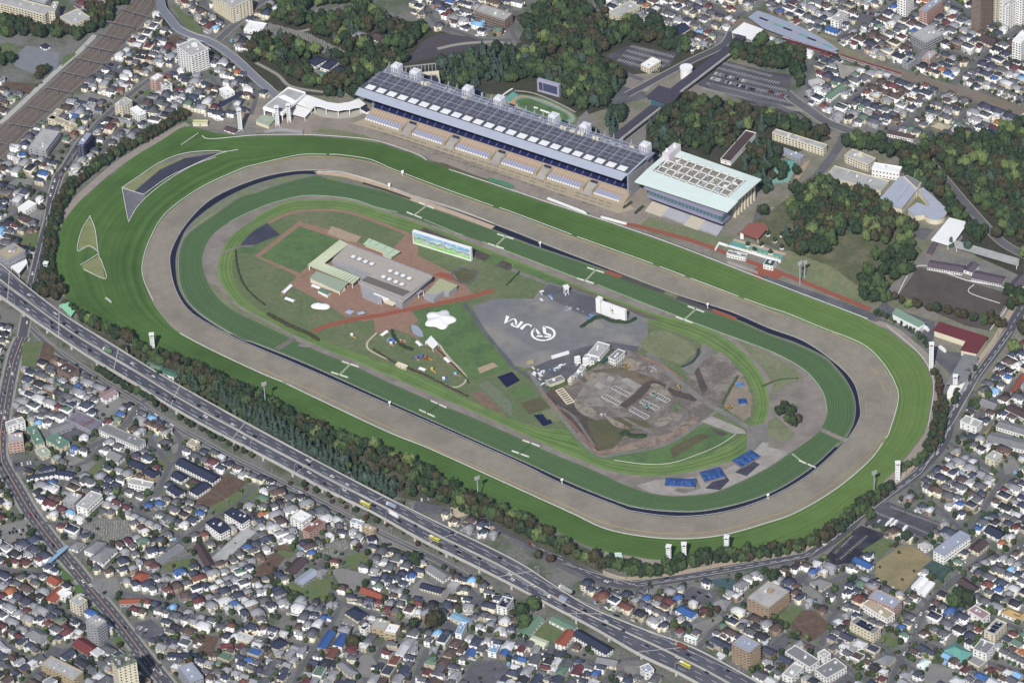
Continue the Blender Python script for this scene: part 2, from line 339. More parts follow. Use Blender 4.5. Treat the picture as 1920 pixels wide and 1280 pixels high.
# ---------------- infield ----------------
def t4(c,r,pts): return [(480*c+x/4,320*r+y/4) for x,y in pts]
_z=[.10]
def S_(name,pts,mat,smooth=False):
 _z[0]+=.005; return sheet(name,pts,_z[0],mat,smooth=smooth)
def Rb(name,pts,w,mat,smooth=True,n=4):
 _z[0]+=.005; return ribbon(name,pts,w,_z[0],mat,smooth=smooth,n=n)
BRICK=M('brick_pave','#896a58',var=.14,scale=.5,col2='#94735d',var2=.6,scale2=.15)
BAND=M('grass_band','#627b3a',var=.1,scale=.08,stripe=10,stripe_amt=.4,col2='#506d34',var2=.6,scale2=.03)
OLIVE=M('olive_soil','#5c573c',var=.18,scale=.2,col2='#4a5030',var2=.7,scale2=.05)
BROWN=M('brown_soil','#69625a',var=.28,scale=.3,col2='#837b6f',var2=.9,scale2=.05)
SOIL2=M('dark_soil','#4d4640',var=.2,scale=.2,col2='#5e524a',var2=.8,scale2=.06)
LOT=M('light_asphalt','#6f7072',var=.1,scale=.12,col2='#86827a',var2=.85,scale2=.02)
CONC=M('concrete','#97928a',var=.1,scale=.2,col2='#827d75',var2=.6,scale2=.06)
BEIGE=M('beige_pave','#a08a70',var=.1)
NAVY=M('navy_cover','#1d2140',var=.15)
GREYD=M('infield_dirt','#827a72',var=.12,scale=.1,col2='#6b675c',var2=.7,scale2=.04)
GO_=[(480,406),(437,437),(415,470),(407,500),(412,527),(435,560),(455,577),(500,600),(545,625),(600,650),(640,668),(655,672),(690,688),(730,705),(817,743),(880,768),(960,804),(1035,839),(1110,871),(1160,886),(1222,892),(1285,886),(1360,867),(1400,850),(1430,800),(1441,770),(1440,735),(1430,708),(1405,672),(1370,640),(1335,620),(1285,602),(1235,590),(1180,570),(1110,545),(1060,525),(975,491),(870,450),(800,423),(730,401),(655,377),(580,374),(542,377)]
GI_=[(480,427),(455,450),(440,475),(435,500),(440,527),(462,562),(500,590),(545,615),(600,638),(635,650),(692,670),(735,685),(790,706),(835,728),(880,750),(955,783),(1010,802),(1060,806),(1085,830),(1120,853),(1160,862),(1222,870),(1285,862),(1350,840),(1395,815),(1407,797),(1416,775),(1418,750),(1405,715),(1385,690),(1350,662),(1320,645),(1285,628),(1235,612),(1180,590),(1110,562),(1060,545),(975,507),(870,462),(800,443),(730,425),(655,397),(580,394),(542,397)]
ring('inner_path',JI_,GO_,.095,GREYD)
ring('grass_band',GO_,GI_,.10,BAND,nv=3)
S_('grey_ground',t4(0,1,[(1700,400),(1580,500),(1525,620),(1520,720),(1560,840),(1640,900),(1630,720),(1660,600),(1750,470),(1860,400),(1920,360),(1920,295)]),GREYD)
S_('grass_verge',[(390,530),(410,560),(437,582),(480,603),(545,634),(520,615),(470,590),(430,565),(405,535)],DRY)
S_('soil_field',t4(1,1,[(1260,425),(1180,480),(1780,700),(1920,740),(1920,700)]),SOIL2)
S_('soil_field',[(1067,533),(1050,546),(1180,590),(1228,600),(1233,596)],M('soil_field','#6b6355',var=.12,col2='#5d5548',var2=.7,scale2=.05))
S_('soil_field',[(960,495),(925,480),(905,488),(955,508)],SOIL2)
S_('lawn',t4(1,1,[(1775,625),(1720,680),(1800,710),(1870,655)]),GRASS2)
S_('lawn',t4(2,1,[(20,700),(0,740),(370,870),(400,830)]),GRASS2)
S_('park_grass',t4(1,1,[(-40,700),(-60,780),(0,980),(200,1080),(420,1150),(680,1110),(600,900),(330,820),(0,690)]),INF)
S_('paved_yard',t4(1,1,[(85,395),(0,440),(-50,480),(-120,560),(0,555),(180,480)]),ASPD)
S_('lawn',[(480,460),(450,462),(447,470),(470,478),(525,441)],GRASS2)
Rb('path',[(415,475),(447,463),(475,461)],3,GREYP)
Rb('brick_path',[(503,418),(525,407),(555,397),(605,394),(642,396),(680,406),(730,425),(760,437),(777,447)],4.5,BRICK)
S_('brick_square',[(560,415),(478,480),(563,520),(595,500),(660,458),(676,446)],BRICK)
S_('lawn',[(562,424),(637,450),(580,496),(562,512),(488,481)],GRASS2)
S_('beige_plaza',[(622,424),(677,444),(665,458),(613,437)],BEIGE)
S_('brick_plaza',[(592,500),(570,518),(560,522),(600,545),(625,560),(660,585),(700,592),(735,586),(775,578),(820,568),(880,558),(888,553),(868,528),(848,512),(782,478),(785,468),(777,447),(762,438),(735,468),(655,452)],BRICK)
S_('paved_terrace',t4(1,1,[(1380,760),(1480,780),(1500,830),(1330,780)]),ORNG)
S_('brick_plaza',[(560,520),(540,532),(620,575),(650,595),(690,588),(640,560)],BRICK)
Rb('brick_path',[(563,514),(548,535),(527,555)],4,BRICK)
Rb('brick_path',[(563,530),(590,548),(620,566),(640,575)],4.5,BRICK)
S_('brick_plaza',[(655,590),(690,588),(780,578),(785,600),(765,615),(790,640),(830,655),(860,690),(855,692),(825,670),(790,640),(755,622),(738,616),(705,625),(700,612)],BRICK)
S_('lawn',[(590,625),(700,598),(703,615),(655,655),(620,642)],INF)
S_('lawn',[(770,582),(865,567),(920,640),(960,685),(890,713),(830,655),(790,630),(785,600)],GRASS2)
S_('playground_grass',[(704,625),(693,640),(692,654),(740,678),(805,703),(847,722),(863,720),(872,708),(868,700),(850,690),(820,660),(790,640),(765,625),(738,618)],INF)
Rb('playground_path',[(706,624),(690,640),(689,652),(703,662),(740,679),(805,706),(847,725),(866,721),(874,710),(868,698),(840,668),(822,643)],1.8,M('pale_path','#b5a993'))
S_('sand_patch',t4(1,2,[(1660,200),(1780,155),(1815,185),(1680,240)]),BEIGE)
Rb('orange_ramp',[(944,543),(922,545),(900,551),(880,557),(780,577),(735,586),(717,590),(655,600),(610,612),(587,621)],6.5,ORNG)
S_('rose_garden',t4(1,1,[(1480,760),(1560,730),(1640,750),(1650,790),(1600,835),(1520,835)]),OLIVE)
Rb('garden_path',t4(1,1,[(1500,735),(1470,780),(1520,835),(1600,845),(1650,800),(1650,750),(1590,725),(1500,735)]),2,ASPH)
S_('hill_lawn',[(975,515),(925,538),(935,550),(960,561),(992,560),(1007,550),(1000,532)],INF,True)
Rb('path',[(960,505),(985,515),(1030,532),(1060,541)],5,GREYP)
S_('asphalt_lot',[(885,573),(930,560),(1000,560),(1008,548),(1030,530),(1065,540),(1110,555),(1170,577),(1215,600),(1215,640),(1200,655),(1140,650),(1075,657),(1005,688),(985,690),(960,684),(920,640)],LOT)
S_('dark_asphalt',[(1010,548),(1030,532),(1110,556),(1160,574),(1160,590),(1120,600),(1080,585)],ASPH)
Rb('path',[(870,568),(915,630),(965,690),(1000,712),(1015,730)],4,ASPH,smooth=False)
S_('construction_yard',[(995,690),(1075,655),(1140,640),(1200,650),(1180,670),(1130,672),(1085,697),(1065,715),(1020,737),(1003,712)],ASPH)
S_('construction_soil',[(1018,737),(1045,730),(1070,713),(1085,695),(1130,673),(1170,655),(1200,662),(1270,700),(1312,738),(1342,752),(1335,770),(1310,792),(1265,824),(1240,834),(1200,838),(1160,850),(1118,851),(1090,825),(1062,790),(1040,765)],BROWN)
S_('soil_mound',t4(2,2,[(820,190),(480,230),(520,290),(420,350),(780,230),(980,330),(1290,430),(1140,300)]),M('mound','#6e6350',var=.2,col2='#57503c',var2=.7,scale2=.05))
S_('grey_gravel',t4(2,2,[(640,230),(760,240),(960,330),(830,500),(560,480),(480,420),(560,300)]),M('gravel','#857f76',var=.2,col2='#6b645a',var2=.8,scale2=.08))
S_('dark_soil',t4(2,2,[(250,390),(330,340),(480,460),(560,560),(700,620),(800,700),(700,800),(640,820),(480,650),(400,560)]),SOIL2)
S_('olive_ground',t4(2,2,[(560,600),(850,560),(1010,600),(1050,640),(870,680),(760,800),(650,820),(600,700)]),OLIVE)
S_('green_patch',t4(2,2,[(1200,490),(1260,450),(1280,500),(1230,535)]),GRASS2)
Rb('haul_road',t4(2,2,[(830,490),(950,400),(1050,310),(1200,380),(1390,430)]),9,M('haul','#524842',var=.15))
Rb('haul_road',t4(2,2,[(1230,480),(1300,540),(1250,610),(1100,660),(900,640)]),4,M('haul2','#6e6862',var=.15))
S_('cleared_edge',t4(2,2,[(800,770),(1000,740),(1200,680),(1320,600),(1400,560),(1370,640),(1250,720),(1130,770),(880,815),(720,830)]),M('rubble','#8a7868',var=.25,scale=.5,col2='#5d5346',var2=.8,scale2=.12))
S_('lawn',t4(2,2,[(640,855),(950,820),(1150,775),(1400,625),(1480,640),(1700,690),(1690,720),(1450,860),(1150,920),(900,920),(760,890)]),GRASS2)
S_('olive_ground',t4(2,2,[(1180,800),(1400,690),(1500,700),(1250,850),(1210,880)]),OLIVE)
S_('soil_bank',t4(2,2,[(1480,640),(1620,690),(1570,715)]),SOIL2)
Rb('haul_road',t4(2,2,[(500,290),(620,380),(760,520),(900,610),(1060,690)]),3,M('haul3','#77706a',var=.2)); Rb('haul_road',t4(2,2,[(1180,300),(1140,420),(1160,540),(1080,640)]),3,MATS['haul3']); Rb('haul_road',t4(2,2,[(330,480),(460,560),(560,700),(620,790)]),3,MATS['haul2'])
for q in ([(470,430),(560,470),(640,540),(560,560),(480,500)],[(1040,330),(1100,320),(1200,400),(1150,420)],[(700,560),(800,600),(880,650),(780,640)],[(820,140),(900,130),(960,200),(880,215)],[(1060,600),(1160,560),(1200,590),(1110,640)],[(540,240),(600,225),(640,260),(570,290)]): S_('soil_patch',t4(2,2,q),M('soil_patch','#8b8272',var=.2,scale=.5,col2='#665c50',var2=.8,scale2=.12),smooth=True)
rails('low_fence',[t4(2,2,[(765,895),(1000,925),(1200,915),(1400,850),(1560,780),(1680,700)])],'pale curved low fence in the striped grass below the construction site',wd=.5,cat='fence',mat=M('fence_pale','#c9c6b4'))
S_('rough_ground',[(1312,668),(1355,660),(1375,680),(1395,705),(1398,730),(1375,745),(1350,765),(1305,735),(1285,705)],BROWN)
S_('dirt_bank',t4(2,2,[(1360,200),(1400,190),(1470,360),(1430,400),(1400,330)]),SOIL2)
S_('grass_mound',[(1200,640),(1222,622),(1245,618),(1300,645),(1305,660),(1278,684),(1230,668),(1205,655)],DRY)
Rb('dark_wall_path',t4(2,2,[(1270,190),(1340,160),(1390,110),(1400,50)]),3,ASPD)
S_('paved_fork',[(1315,645),(1325,645),(1346,662),(1320,675),(1300,700),(1285,698),(1278,690),(1300,680),(1316,660)],GREYP)
S_('storage_ground',t4(2,2,[(1690,270),(1750,280),(1800,420),(1790,560),(1740,590),(1640,530),(1590,480)]),M('storage','#857a68',var=.15,col2='#756c5a',var2=.6,scale2=.08))
Rb('site_road',[(1215,660),(1245,690),(1272,715),(1310,745),(1347,768),(1385,790),(1422,815),(1450,830)],6,GREYP,smooth=False)
Rb('site_road',[(1345,770),(1310,795),(1250,832),(1160,851),(1122,853),(1085,822),(1060,790)],4,GREYP)
Rb('site_road',[(992,695),(1020,740),(1050,780),(1060,792)],4.5,GREYP,smooth=False)
S_('paved_junction',[(1400,800),(1440,790),(1480,820),(1480,840),(1450,845),(1400,850)],GREYP)
S_('paved_fork',t4(2,2,[(1420,600),(1500,560),(1740,660),(1755,690),(1660,690)]),CONC)
S_('concrete_apron',[(1192,910),(1230,899),(1290,895),(1360,880),(1405,855),(1430,828),(1478,838),(1475,852),(1440,876),(1385,904),(1335,923),(1272,929),(1222,924)],CONC)
S_('wet_patch',[(1262,920),(1290,900),(1305,893),(1315,915),(1285,925)],GREYP); S_('dark_yard',[(1322,915),(1355,885),(1368,900),(1350,918)],ASPD); S_('dark_yard',[(1378,885),(1410,862),(1425,870),(1400,892)],ASPD)
S_('teardrop_yard',[(1460,732),(1470,723),(1485,719),(1515,714),(1527,722),(1540,745),(1543,765),(1527,788),(1530,805),(1515,812),(1490,800),(1475,790),(1455,770),(1456,745)],GREYD)
S_('olive_ground',[(1380,636),(1440,662),(1490,690),(1505,708),(1485,716),(1465,725),(1452,740),(1447,715),(1430,690),(1405,662)],DRY)
Rb('crossing_path',[(1500,800),(1527,800),(1555,812),(1582,824),(1590,826)],5.5,GREYD)
S_('paved_yard',[(1440,792),(1475,790),(1515,812),(1500,830),(1480,846),(1440,838)],GREYD)
S_('dry_lawn',t4(3,2,[(0,600),(60,560),(200,690),(170,740),(90,750),(0,700)]),DRY)
Rb('crossing_path',[(518,655),(530,648),(552,634)],7,M('crossing','#6d675c'))
Rb('crossing_strip',[(560,647),(592,650)],4,GREYD)
S_('allotment_lawn',t4(2,2,[(0,360),(90,310),(165,390),(40,435),(0,410)]),GRASS2)
S_('olive_ground',t4(2,2,[(60,460),(210,420),(290,490),(130,545)]),OLIVE)
S_('olive_ground',t4(2,2,[(220,530),(300,495),(385,585),(300,610)]),DRY)
S_('olive_ground',t4(1,2,[(1660,320),(1740,290),(1920,460),(1920,570)]),M('weeds','#66705a',var=.2,scale=.5))
S_('bare_ground',t4(1,2,[(1600,380),(1700,370),(1890,570),(1700,480)]),M('bare','#75604f',var=.2))
for p in (t4(1,2,[(1810,265),(1920,225),(1980,290),(1880,345)]),t4(2,2,[(160,550),(230,545),(260,585),(290,585),(305,610),(235,635)])):
 S_('dark_pond',p,NAVY)
for i,(p,q) in enumerate([((776,404),(799,386)),((929,462),(947,444)),((1097,527),(1116,507)),((1282,600),(1304,580)),((636,703),(656,683)),((800,775),(822,758)),((975,851),(995,831)),((1485,850),(1508,868)),((1513,870),(1522,862))]):
 a,b=G(*p),G(*q)
 if i<8: Rb('worn_strip',[p,q],2.2,M('worn','#8f9a78') if i not in(5,6) else M('worn2','#3f5a22'),smooth=False)
 if i in (7,): continue
 t=(G(*q)-G(*p)).normalized(); nn=Vector((-t.y,t.x,0)); r=thing('hurdle_wing',(a.x,a.y,0),math.atan2(nn.y,nn.x),'low white hurdle wings crossing the green jump track, '+['first','second','third','fourth'][i%4]+(' from left on far side' if i<4 else ' from left on near side') if i<7 else 'short white hurdle wing at the lower right bend','hurdle')
 for y in ((0,-(b-a).length) if i<8 else (0,)):
  m=MB(); m.box(-10,y-.3,0,-.8,y+.3,1.3); m.build('panel',RWD,r); m=MB(); m.box(.8,y-.3,0,9,y+.3,1.3); m.build('panel',RWD,r)
def jz(pts): return [(900+x*180/1920,560+y*180/1920) for x,y in pts]
def paint(name,outs,label,cat='lettering'):
 mb=MB()
 for o in outs:
  P=GP(jz(o),.0); n=len(P); b=len(mb.v); mb.v+= [(p.x,p.y,1.02) for p in P]
  for t in tessellate_polygon([P]):
   a,c,e=[P[i] for i in t]
   if (c-a).cross(e-a).z<0: t=(t[0],t[2],t[1])
   mb.f.append(tuple(b+i for i in t)); mb.m.append(0); mb.c.append(None)
 return mb.build(name,WHITE,label=label,cat=cat)
PTS_A=[[(525,342),(588,372),(540,468),(655,402),(672,414),(560,470),(480,512)]]
PTS_R=[[(818,455),(872,478),(765,594),(715,582)],[(715,582),(655,562),(615,535),(618,505),(650,490),(662,502),(655,520),(672,542),(735,560)],[(650,490),(700,505),(712,490),(690,440),(660,408),(690,400),(728,427),(745,480),(735,540),(712,532),(712,514),(665,503)]]
PTS_J=[[(795,600),(865,537),(910,512),(970,508),(1030,535),(1038,560),(1015,582),(1008,555),(960,530),(922,547),(875,600),(842,632)]]
root=thing('ground_lettering',tuple(G(*jz([(750,500)])[0],0)),0,'white letters JRA painted on the grey lot in the infield','lettering')
for nm,pp in (('letter',PTS_A),('letter',PTS_R),('letter',PTS_J)):
 o=paint(nm,pp,None,None); o.parent=root; o.location=(-root.location.x,-root.location.y,-.38)
em=[]
cx,cy,rx,ry=1265,705,250,150
def ell(a0,a1,k0,k1,n=26):
 A=[math.radians(a0+(a1-a0)*i/n) for i in range(n+1)]
 return [(cx+rx*k0*math.cos(a),cy+ry*k0*math.sin(a)) for a in A]+[(cx+rx*k1*math.cos(a),cy+ry*k1*math.sin(a)) for a in A[::-1]]
em+= [ell(-88,75,1,.82),ell(78,230,1,.82)]
em.append([(1250,562),(1310,570),(1325,690),(1430,725),(1420,760),(1290,715),(1262,690)])
em.append([(1100,600),(1130,605),(1215,715),(1150,715)]); em.append([(1110,768),(1160,738),(1250,742),(1268,775)]); em.append([(1280,752),(1420,760),(1405,790),(1300,782)])
em.append([(1060,650),(1100,600),(1125,605),(1075,680)])
o=paint('ground_emblem',em,'white round emblem painted on the grey lot beside the letters','emblem'); o.location.z=-.38
# ---------------- building helpers ----------------
class Fr:
 def __init__(s,a,b,z=0):
  A=G(*a,z); B=G(*b,z); s.A=A; s.rz=math.atan2(B.y-A.y,B.x-A.x); s.L=(B-A).length; s.ex=Vector((math.cos(s.rz),math.sin(s.rz),0)); s.ey=Vector((-s.ex.y,s.ex.x,0))
 def loc(s,p,z): q=G(*p,z)-s.A; q.z=0; return q.dot(s.ex),q.dot(s.ey)
 def root(s,name,label,cat,group=None): return thing(name,(s.A.x,s.A.y,0),s.rz,label,cat,group)
GLASS=M('glass','#20242e',rough=.25,var=.1,spec=.6); GLASS_T=M('teal_glass','#3d6670',rough=.25,var=.15,scale=.3,spec=.6)
CREAM=M('cream_wall','#cbc2a6',var=.08); WWALL=M('white_wall','#dddcd7',var=.08); GWALL=M('grey_wall','#8e8f94',var=.08); BWALL=M('brown_wall','#7d6a5a',var=.1)
PWALL=M('pink_wall','#ad8a7e',var=.08); YWALL=M('ochre_wall','#a5926c',var=.08); NWALL=M('navy_wall','#343a52',var=.08); LWALL=M('lilac_wall','#9a96ac',var=.06)
RGREY=M('roof_grey','#77787a',var=.12,scale=.3); RLIGHT=M('roof_light','#a3a3a0',var=.1,scale=.3,col2='#8e8e8a',var2=.6,scale2=.1); RWHITE=M('roof_white','#dcdcda',rough=.6,var=.05); RNAVY=M('roof_navy','#2f3548',var=.12,scale=.5)
RBROWN=M('roof_brown','#4e4040',var=.12,scale=.5); RRED=M('roof_red','#6f3534',var=.1,scale=.5); RORNG=M('roof_orange','#8f4a32',var=.1,scale=.5); RBLUE=M('roof_blue','#2f5590',var=.1,scale=.5)
RGREEN=M('roof_green','#5d7c66',var=.1,scale=.4); RTEAL=M('roof_teal','#56958a',var=.1); RMINT=M('roof_mint','#c3d2cb',rough=.6,var=.05,scale=.1); RBLUEG=M('roof_bluegrey','#8d95a6',var=.07); RTAN=M('roof_tan','#a09479',var=.12); RSKY=M('roof_sky','#6e97b4',var=.08)
STEEL=M('steel','#9ba0ae',rough=.5,var=.06); SOLAR=M('solar_panel','#1c2233',rough=.3,var=.1,spec=.6)
_wm={}
def winmesh(w,h,mat=GLASS):
 k=(round(w,1),round(h,1),mat.name)
 if k not in _wm:
  m=MB(); m.box(-w/2,-.07,0,w/2,.02,h,0); m.box(-w/2-.1,-.12,-.15,w/2+.1,.02,-.02,1); m.box(-w/2,-.1,h+.02,w/2,.02,h+.1,1); _wm[k]=m.mesh('window_pane',[mat,WWALL])
 return _wm[k]
def facade(root,W,D,z0,h,floors,bx,by,sides='fl',ww=1.6,wh=1.4,mat=GLASS):
 fh=(h-z0)/floors
 allw=2*(bx+by)*floors
 if allw<=96: sides='flrb'
 tot=floors*sum({'f':bx,'b':bx,'l':by,'r':by}[s] for s in sides)
 if tot>98:
  k=98/tot; bx=max(2,int(bx*k)); by=max(1,int(by*k)); ww=ww/k*.9
 for fl in range(floors):
  z=z0+fl*fh+fh*.3
  for sd in sides:
   n=bx if sd in 'fb' else by; ln=W if sd in 'fb' else D; w_=min(ww,ln/n*.72)
   for i in range(n):
    t=(i+.5)*ln/n
    p,a={'f':((t,-.0,z),0),'b':((t,D,z),math.pi),'l':((0,t,z),-math.pi/2),'r':((W,t,z),math.pi/2)}[sd]
    link('window',winmesh(w_,min(wh,fh*.55),mat),root,p,a)
def bldg(name,label,cat,a,b,c,h,wall=WWALL,roof=RLIGHT,floors=None,bx=None,by=None,balc='',style='flat',units=3,group=None,ww=1.6,wh=1.4,solar=0,z0=0,pent=0,fascia=None,gb=0):
 A,B,Cc=G(*a,0 if gb else h),G(*b,0 if gb else h),G(*c,0 if gb else h)
 W=(Cc-B).length; rz=math.atan2(Cc.y-B.y,Cc.x-B.x); ex=Vector((math.cos(rz),math.sin(rz),0)); ey=Vector((-ex.y,ex.x,0)); D=abs((A-B).dot(ey))
 D=max(D,4)
 root=thing(name,(B.x,B.y,0),rz,label,cat,group)
 occ_box(B,ex,ey,W,D)
 floors=floors or max(1,round(h/3.1)); bx=bx or max(1,int(W/4)); by=by or max(1,int(D/4.5))
 rr_=random.Random(int(B.x*7+B.y*13))
 if style=='flat':
  m=MB(); m.box(0,0,0,W,D,h-.6); m.build('wall',wall,root)
  m=MB(); m.box(-.15,-.15,h-.6,W+.15,D+.15,h-.1,0);
  for q in ((-.2,-.2,W+.2,.15),(-.2,D-.15,W+.2,D+.2),(-.2,.15,.15,D-.15),(W-.15,.15,W+.2,D-.15)): m.box(q[0],q[1],h-.1,q[2],q[3],h+.7,1)
  rf=m.build('roof',[roof,fascia or wall],root)
  for i in range(units):
   u=MB(); x=W*rr_.uniform(.12,.8); y=D*rr_.uniform(.2,.75); s=rr_.uniform(.8,1.8); u.box(x,y,h-.1,x+s*1.6,y+s,h+s*.8); u.build('roof_unit',STEEL if i%2 else RWHITE,rf)
  if pent:
   u=MB(); x=W*.55; y=D*.45; u.box(x,y,h-.1,x+min(5,W*.3),y+min(5,D*.4),h+3); u.build('stair_house',wall,root)
  if solar:
   for i in range(solar):
    u=MB(); x0=W*(.1+.8*i/solar); x1=W*(.1+.8*(i+.85)/solar); u.box(x0,D*.2,h+.2,x1,D*.8,h+.5); u.build('solar_panel',SOLAR,rf)
 else:
  rh=min(D,W)*(.12 if style=='shed' else .28); e=.35
  m=MB(); m.box(0,0,0,W,D,h-rh);
  if style in('gable','shed'):
   if W>=D: m.add([(0,0,h-rh),(0,D,h-rh),(0,D/2,h-.2)],[(0,1,2)]); m.add([(W,0,h-rh),(W,D,h-rh),(W,D/2,h-.2)],[(1,0,2)])
   else: m.add([(0,0,h-rh),(W,0,h-rh),(W/2,0,h-.2)],[(0,1,2)]); m.add([(0,D,h-rh),(W,D,h-rh),(W/2,D,h-.2)],[(1,0,2)])
  m.build('wall',wall,root)
  m=MB(); gable_roof(m,-e,-e,W+e,D+e,h-rh-.1,h,'hip' if style=='hip' else 'gable')
  rf=m.build('roof',roof,root)
  if solar:
   u=MB(); u.bar((W*.2,D*.27,h-rh*.45),(W*.8,D*.27,h-rh*.45),D*.3,.15); u.build('solar_panel',SOLAR,rf)
  h=h-rh
 if floors and bx: facade(root,W,D,0,h-(.6 if style=='flat' else 0),floors,bx,by,ww=ww,wh=wh)
 fh=h/floors
 for sd in balc:
  for fl in range(1,floors):
   z=fl*fh; u=MB()
   if sd=='f': u.box(.4,-1.3,z-.15,W-.4,-.1,z+.0); u.box(.4,-1.35,z,W-.4,-1.2,z+1.0)
   elif sd=='l': u.box(-1.3,.4,z-.15,-.1,D-.4,z); u.box(-1.35,.4,z,-1.2,D-.4,z+1.0)
   elif sd=='r': u.box(W+.1,.4,z-.15,W+1.3,D-.4,z); u.box(W+1.2,.4,z,W+1.35,D-.4,z+1.0)
   u.build('balcony',wall,root)
 return root
def gable_roof(m,x0,y0,x1,y1,z0,z1,kind='gable',mi=0,col=None,t=.25):
 W=x1-x0; D=y1-y0
 if W>=D:
  s=min(D/2,W*.45) if kind=='hip' else 0; r=[(x0+s,(y0+y1)/2,z1),(x1-s,(y0+y1)/2,z1)]
 else:
  s=min(W/2,D*.45) if kind=='hip' else 0; r=[((x0+x1)/2,y0+s,z1),((x0+x1)/2,y1-s,z1)]
 c=[(x0,y0,z0),(x1,y0,z0),(x1,y1,z0),(x0,y1,z0)]
 lo=[(p[0],p[1],p[2]-t) for p in c]
 V=c+r+lo
 if W>=D: F=[(0,1,5,4),(2,3,4,5),(1,2,5),(3,0,4)]
 else: F=[(0,1,4),(1,2,5,4),(2,3,5),(3,0,4,5)]
 if kind=='gable':
  F=[f for f in F if len(f)==4]
  rl=[(p[0],p[1],p[2]-t) for p in r]; V+=rl  # 10,11
  if W>=D: F+=[(1,2,5),(3,0,4)]
  else: F+=[(0,1,4),(2,3,5)]
 F+=[(0,6,7,1),(1,7,8,2),(2,8,9,3),(3,9,6,0)]
 m.add(V,F,mi,col)
class Px:
 """a thing whose parts are prisms traced at their own height"""
 def __init__(s,name,label,cat,at,group=None): s.r=thing(name,tuple(G(*at,0)),0,label,cat,group); s.o=s.r.location.copy()
 def prism(s,part,pts,z0,z1,mat,parent=None,zp=None,mt=None):
  P=[p-s.o for p in GP(pts,z1 if zp is None else zp)]; m=MB(); m.prism([(p.x,p.y) for p in P],z0,z1,0,None,mt)
  occ_poly([(p.x+s.o.x,p.y+s.o.y) for p in P])
  return m.build(part,mat,parent or s.r)
 def posts(s,part,pts,z,r=.3,mat=WHITE,one=True):
  for p in pts:
   q=G(*p,z)-s.o; m=MB(); m.box(q.x-r,q.y-r,0,q.x+r,q.y+r,z-.1); m.build(part,mat,s.r)
 def canopy(s,pts,z,t,mat,post=WHITE,part='roof'):
  o=s.prism(part,pts,z-t,z,mat); P=[q-s.o for q in GP(pts,z)]; c=sum(P,Vector())/len(P)
  for p in P:
   q=p.lerp(c,.06); m=MB(); m.box(q.x-.25,q.y-.25,0,q.x+.25,q.y+.25,z-t); m.build('post',post,s.r)
  return o
# ---------------- occupancy of the ground, 1.5 m cells ----------------
OX,OY,CS=-900.0,-900.0,1.5; NX,NY=1200,1500
OCC=np.zeros((NX,NY),dtype=bool)
def occ_poly(P,val=True,arr=None):
 arr=OCC if arr is None else arr
 xs=[p[0] for p in P]; ys=[p[1] for p in P]
 i0=max(0,int((min(xs)-OX)/CS)); i1=min(NX,int((max(xs)-OX)/CS)+2); j0=max(0,int((min(ys)-OY)/CS)); j1=min(NY,int((max(ys)-OY)/CS)+2)
 if i1<=i0 or j1<=j0: return
 X,Y=np.meshgrid(OX+(np.arange(i0,i1)+.5)*CS,OY+(np.arange(j0,j1)+.5)*CS,indexing='ij'); ins=np.zeros(X.shape,bool); n=len(P)
 for k in range(n):
  x0,y0=P[k][0],P[k][1]; x1,y1=P[(k+1)%n][0],P[(k+1)%n][1]
  if y0==y1: continue
  ins^=((Y<y0)!=(Y<y1))&(X<(x1-x0)*(Y-y0)/(y1-y0)+x0)
 arr[i0:i1,j0:j1][ins]=val
def occ_box(B,ex,ey,W,D,g=1.5):
 P=[B-ex*g-ey*g,B+ex*(W+g)-ey*g,B+ex*(W+g)+ey*(D+g),B-ex*g+ey*(D+g)]; occ_poly([(p.x,p.y) for p in P])
def occ_px(pts,z=0,smooth=False):
 P=GP(pts,z); occ_poly([(p.x,p.y) for p in (cr(P,True,4) if smooth else P)])
def occ_line(pts,w,z=0):
 P=cr(GP(pts,z),False,4); A=offset_line(P,w/2); B=offset_line(P,-w/2)
 for i in range(len(P)-1): occ_poly([(q.x,q.y) for q in (A[i],A[i+1],B[i+1],B[i])])
def occ_hit(P,arr=None):
 arr=OCC if arr is None else arr
 for x,y in P:
  i=int((x-OX)/CS); j=int((y-OY)/CS)
  if i<0 or j<0 or i>=NX or j>=NY or arr[i,j]: return True
 return False
# ---------------- racecourse grounds beyond the home straight ----------------
occ_poly([(p.x,p.y) for p in GP(T_)])
_z=[.02]
PLAZA=M('plaza','#8a8074',var=.12,scale=.25,col2='#7a7268',var2=.7,scale2=.05)
TERR=M('terrace_pave','#a2957c',var=.08,scale=.4)
S_('course_ground',[(340,215),(420,190),(480,175),(520,165),(670,130),(720,90),(860,60),(1000,90),(1200,60),(1400,110),(1560,240),(1700,270),(1920,300),(1920,700),(1860,740),(1790,720),(1762,700),(1740,650),(1700,615),(1620,585),(1535,560),(1422,517),(1272,458),(1167,421),(1022,374),(960,354),(850,314),(775,284),(712,263),(655,255),(567,249),(480,250),(395,242)],BASE)
S_('forecourt',[(380,255),(397,262),(480,256),(480,240),(440,236),(395,246)],GREYP)
S_('forecourt',[(440,215),(500,240),(560,250),(620,240),(560,215),(500,200),(450,205)],PLAZA)
S_('plaza',[(560,215),(500,245),(565,252),(655,257),(712,266),(775,286),(850,316),(960,356),(1022,376),(1167,423),(1200,425),(1240,380),(1190,340),(690,195),(640,215)],PLAZA)
S_('terrace_band',[(660,232),(700,215),(1175,378),(1190,392),(1160,400),(1000,346),(850,292),(720,248)],TERR)
S_('beige_forecourt',t4(1,0,[(440,810),(540,840),(650,845),(780,815),(830,840),(740,880),(620,893),(500,880),(420,850)]),M('stage_pave','#a3a092',var=.06))
S_('olive_lawn',t4(1,0,[(410,990),(480,955),(620,975),(800,1010),(930,1060),(920,1075),(700,1040),(560,1010)]),DRY)
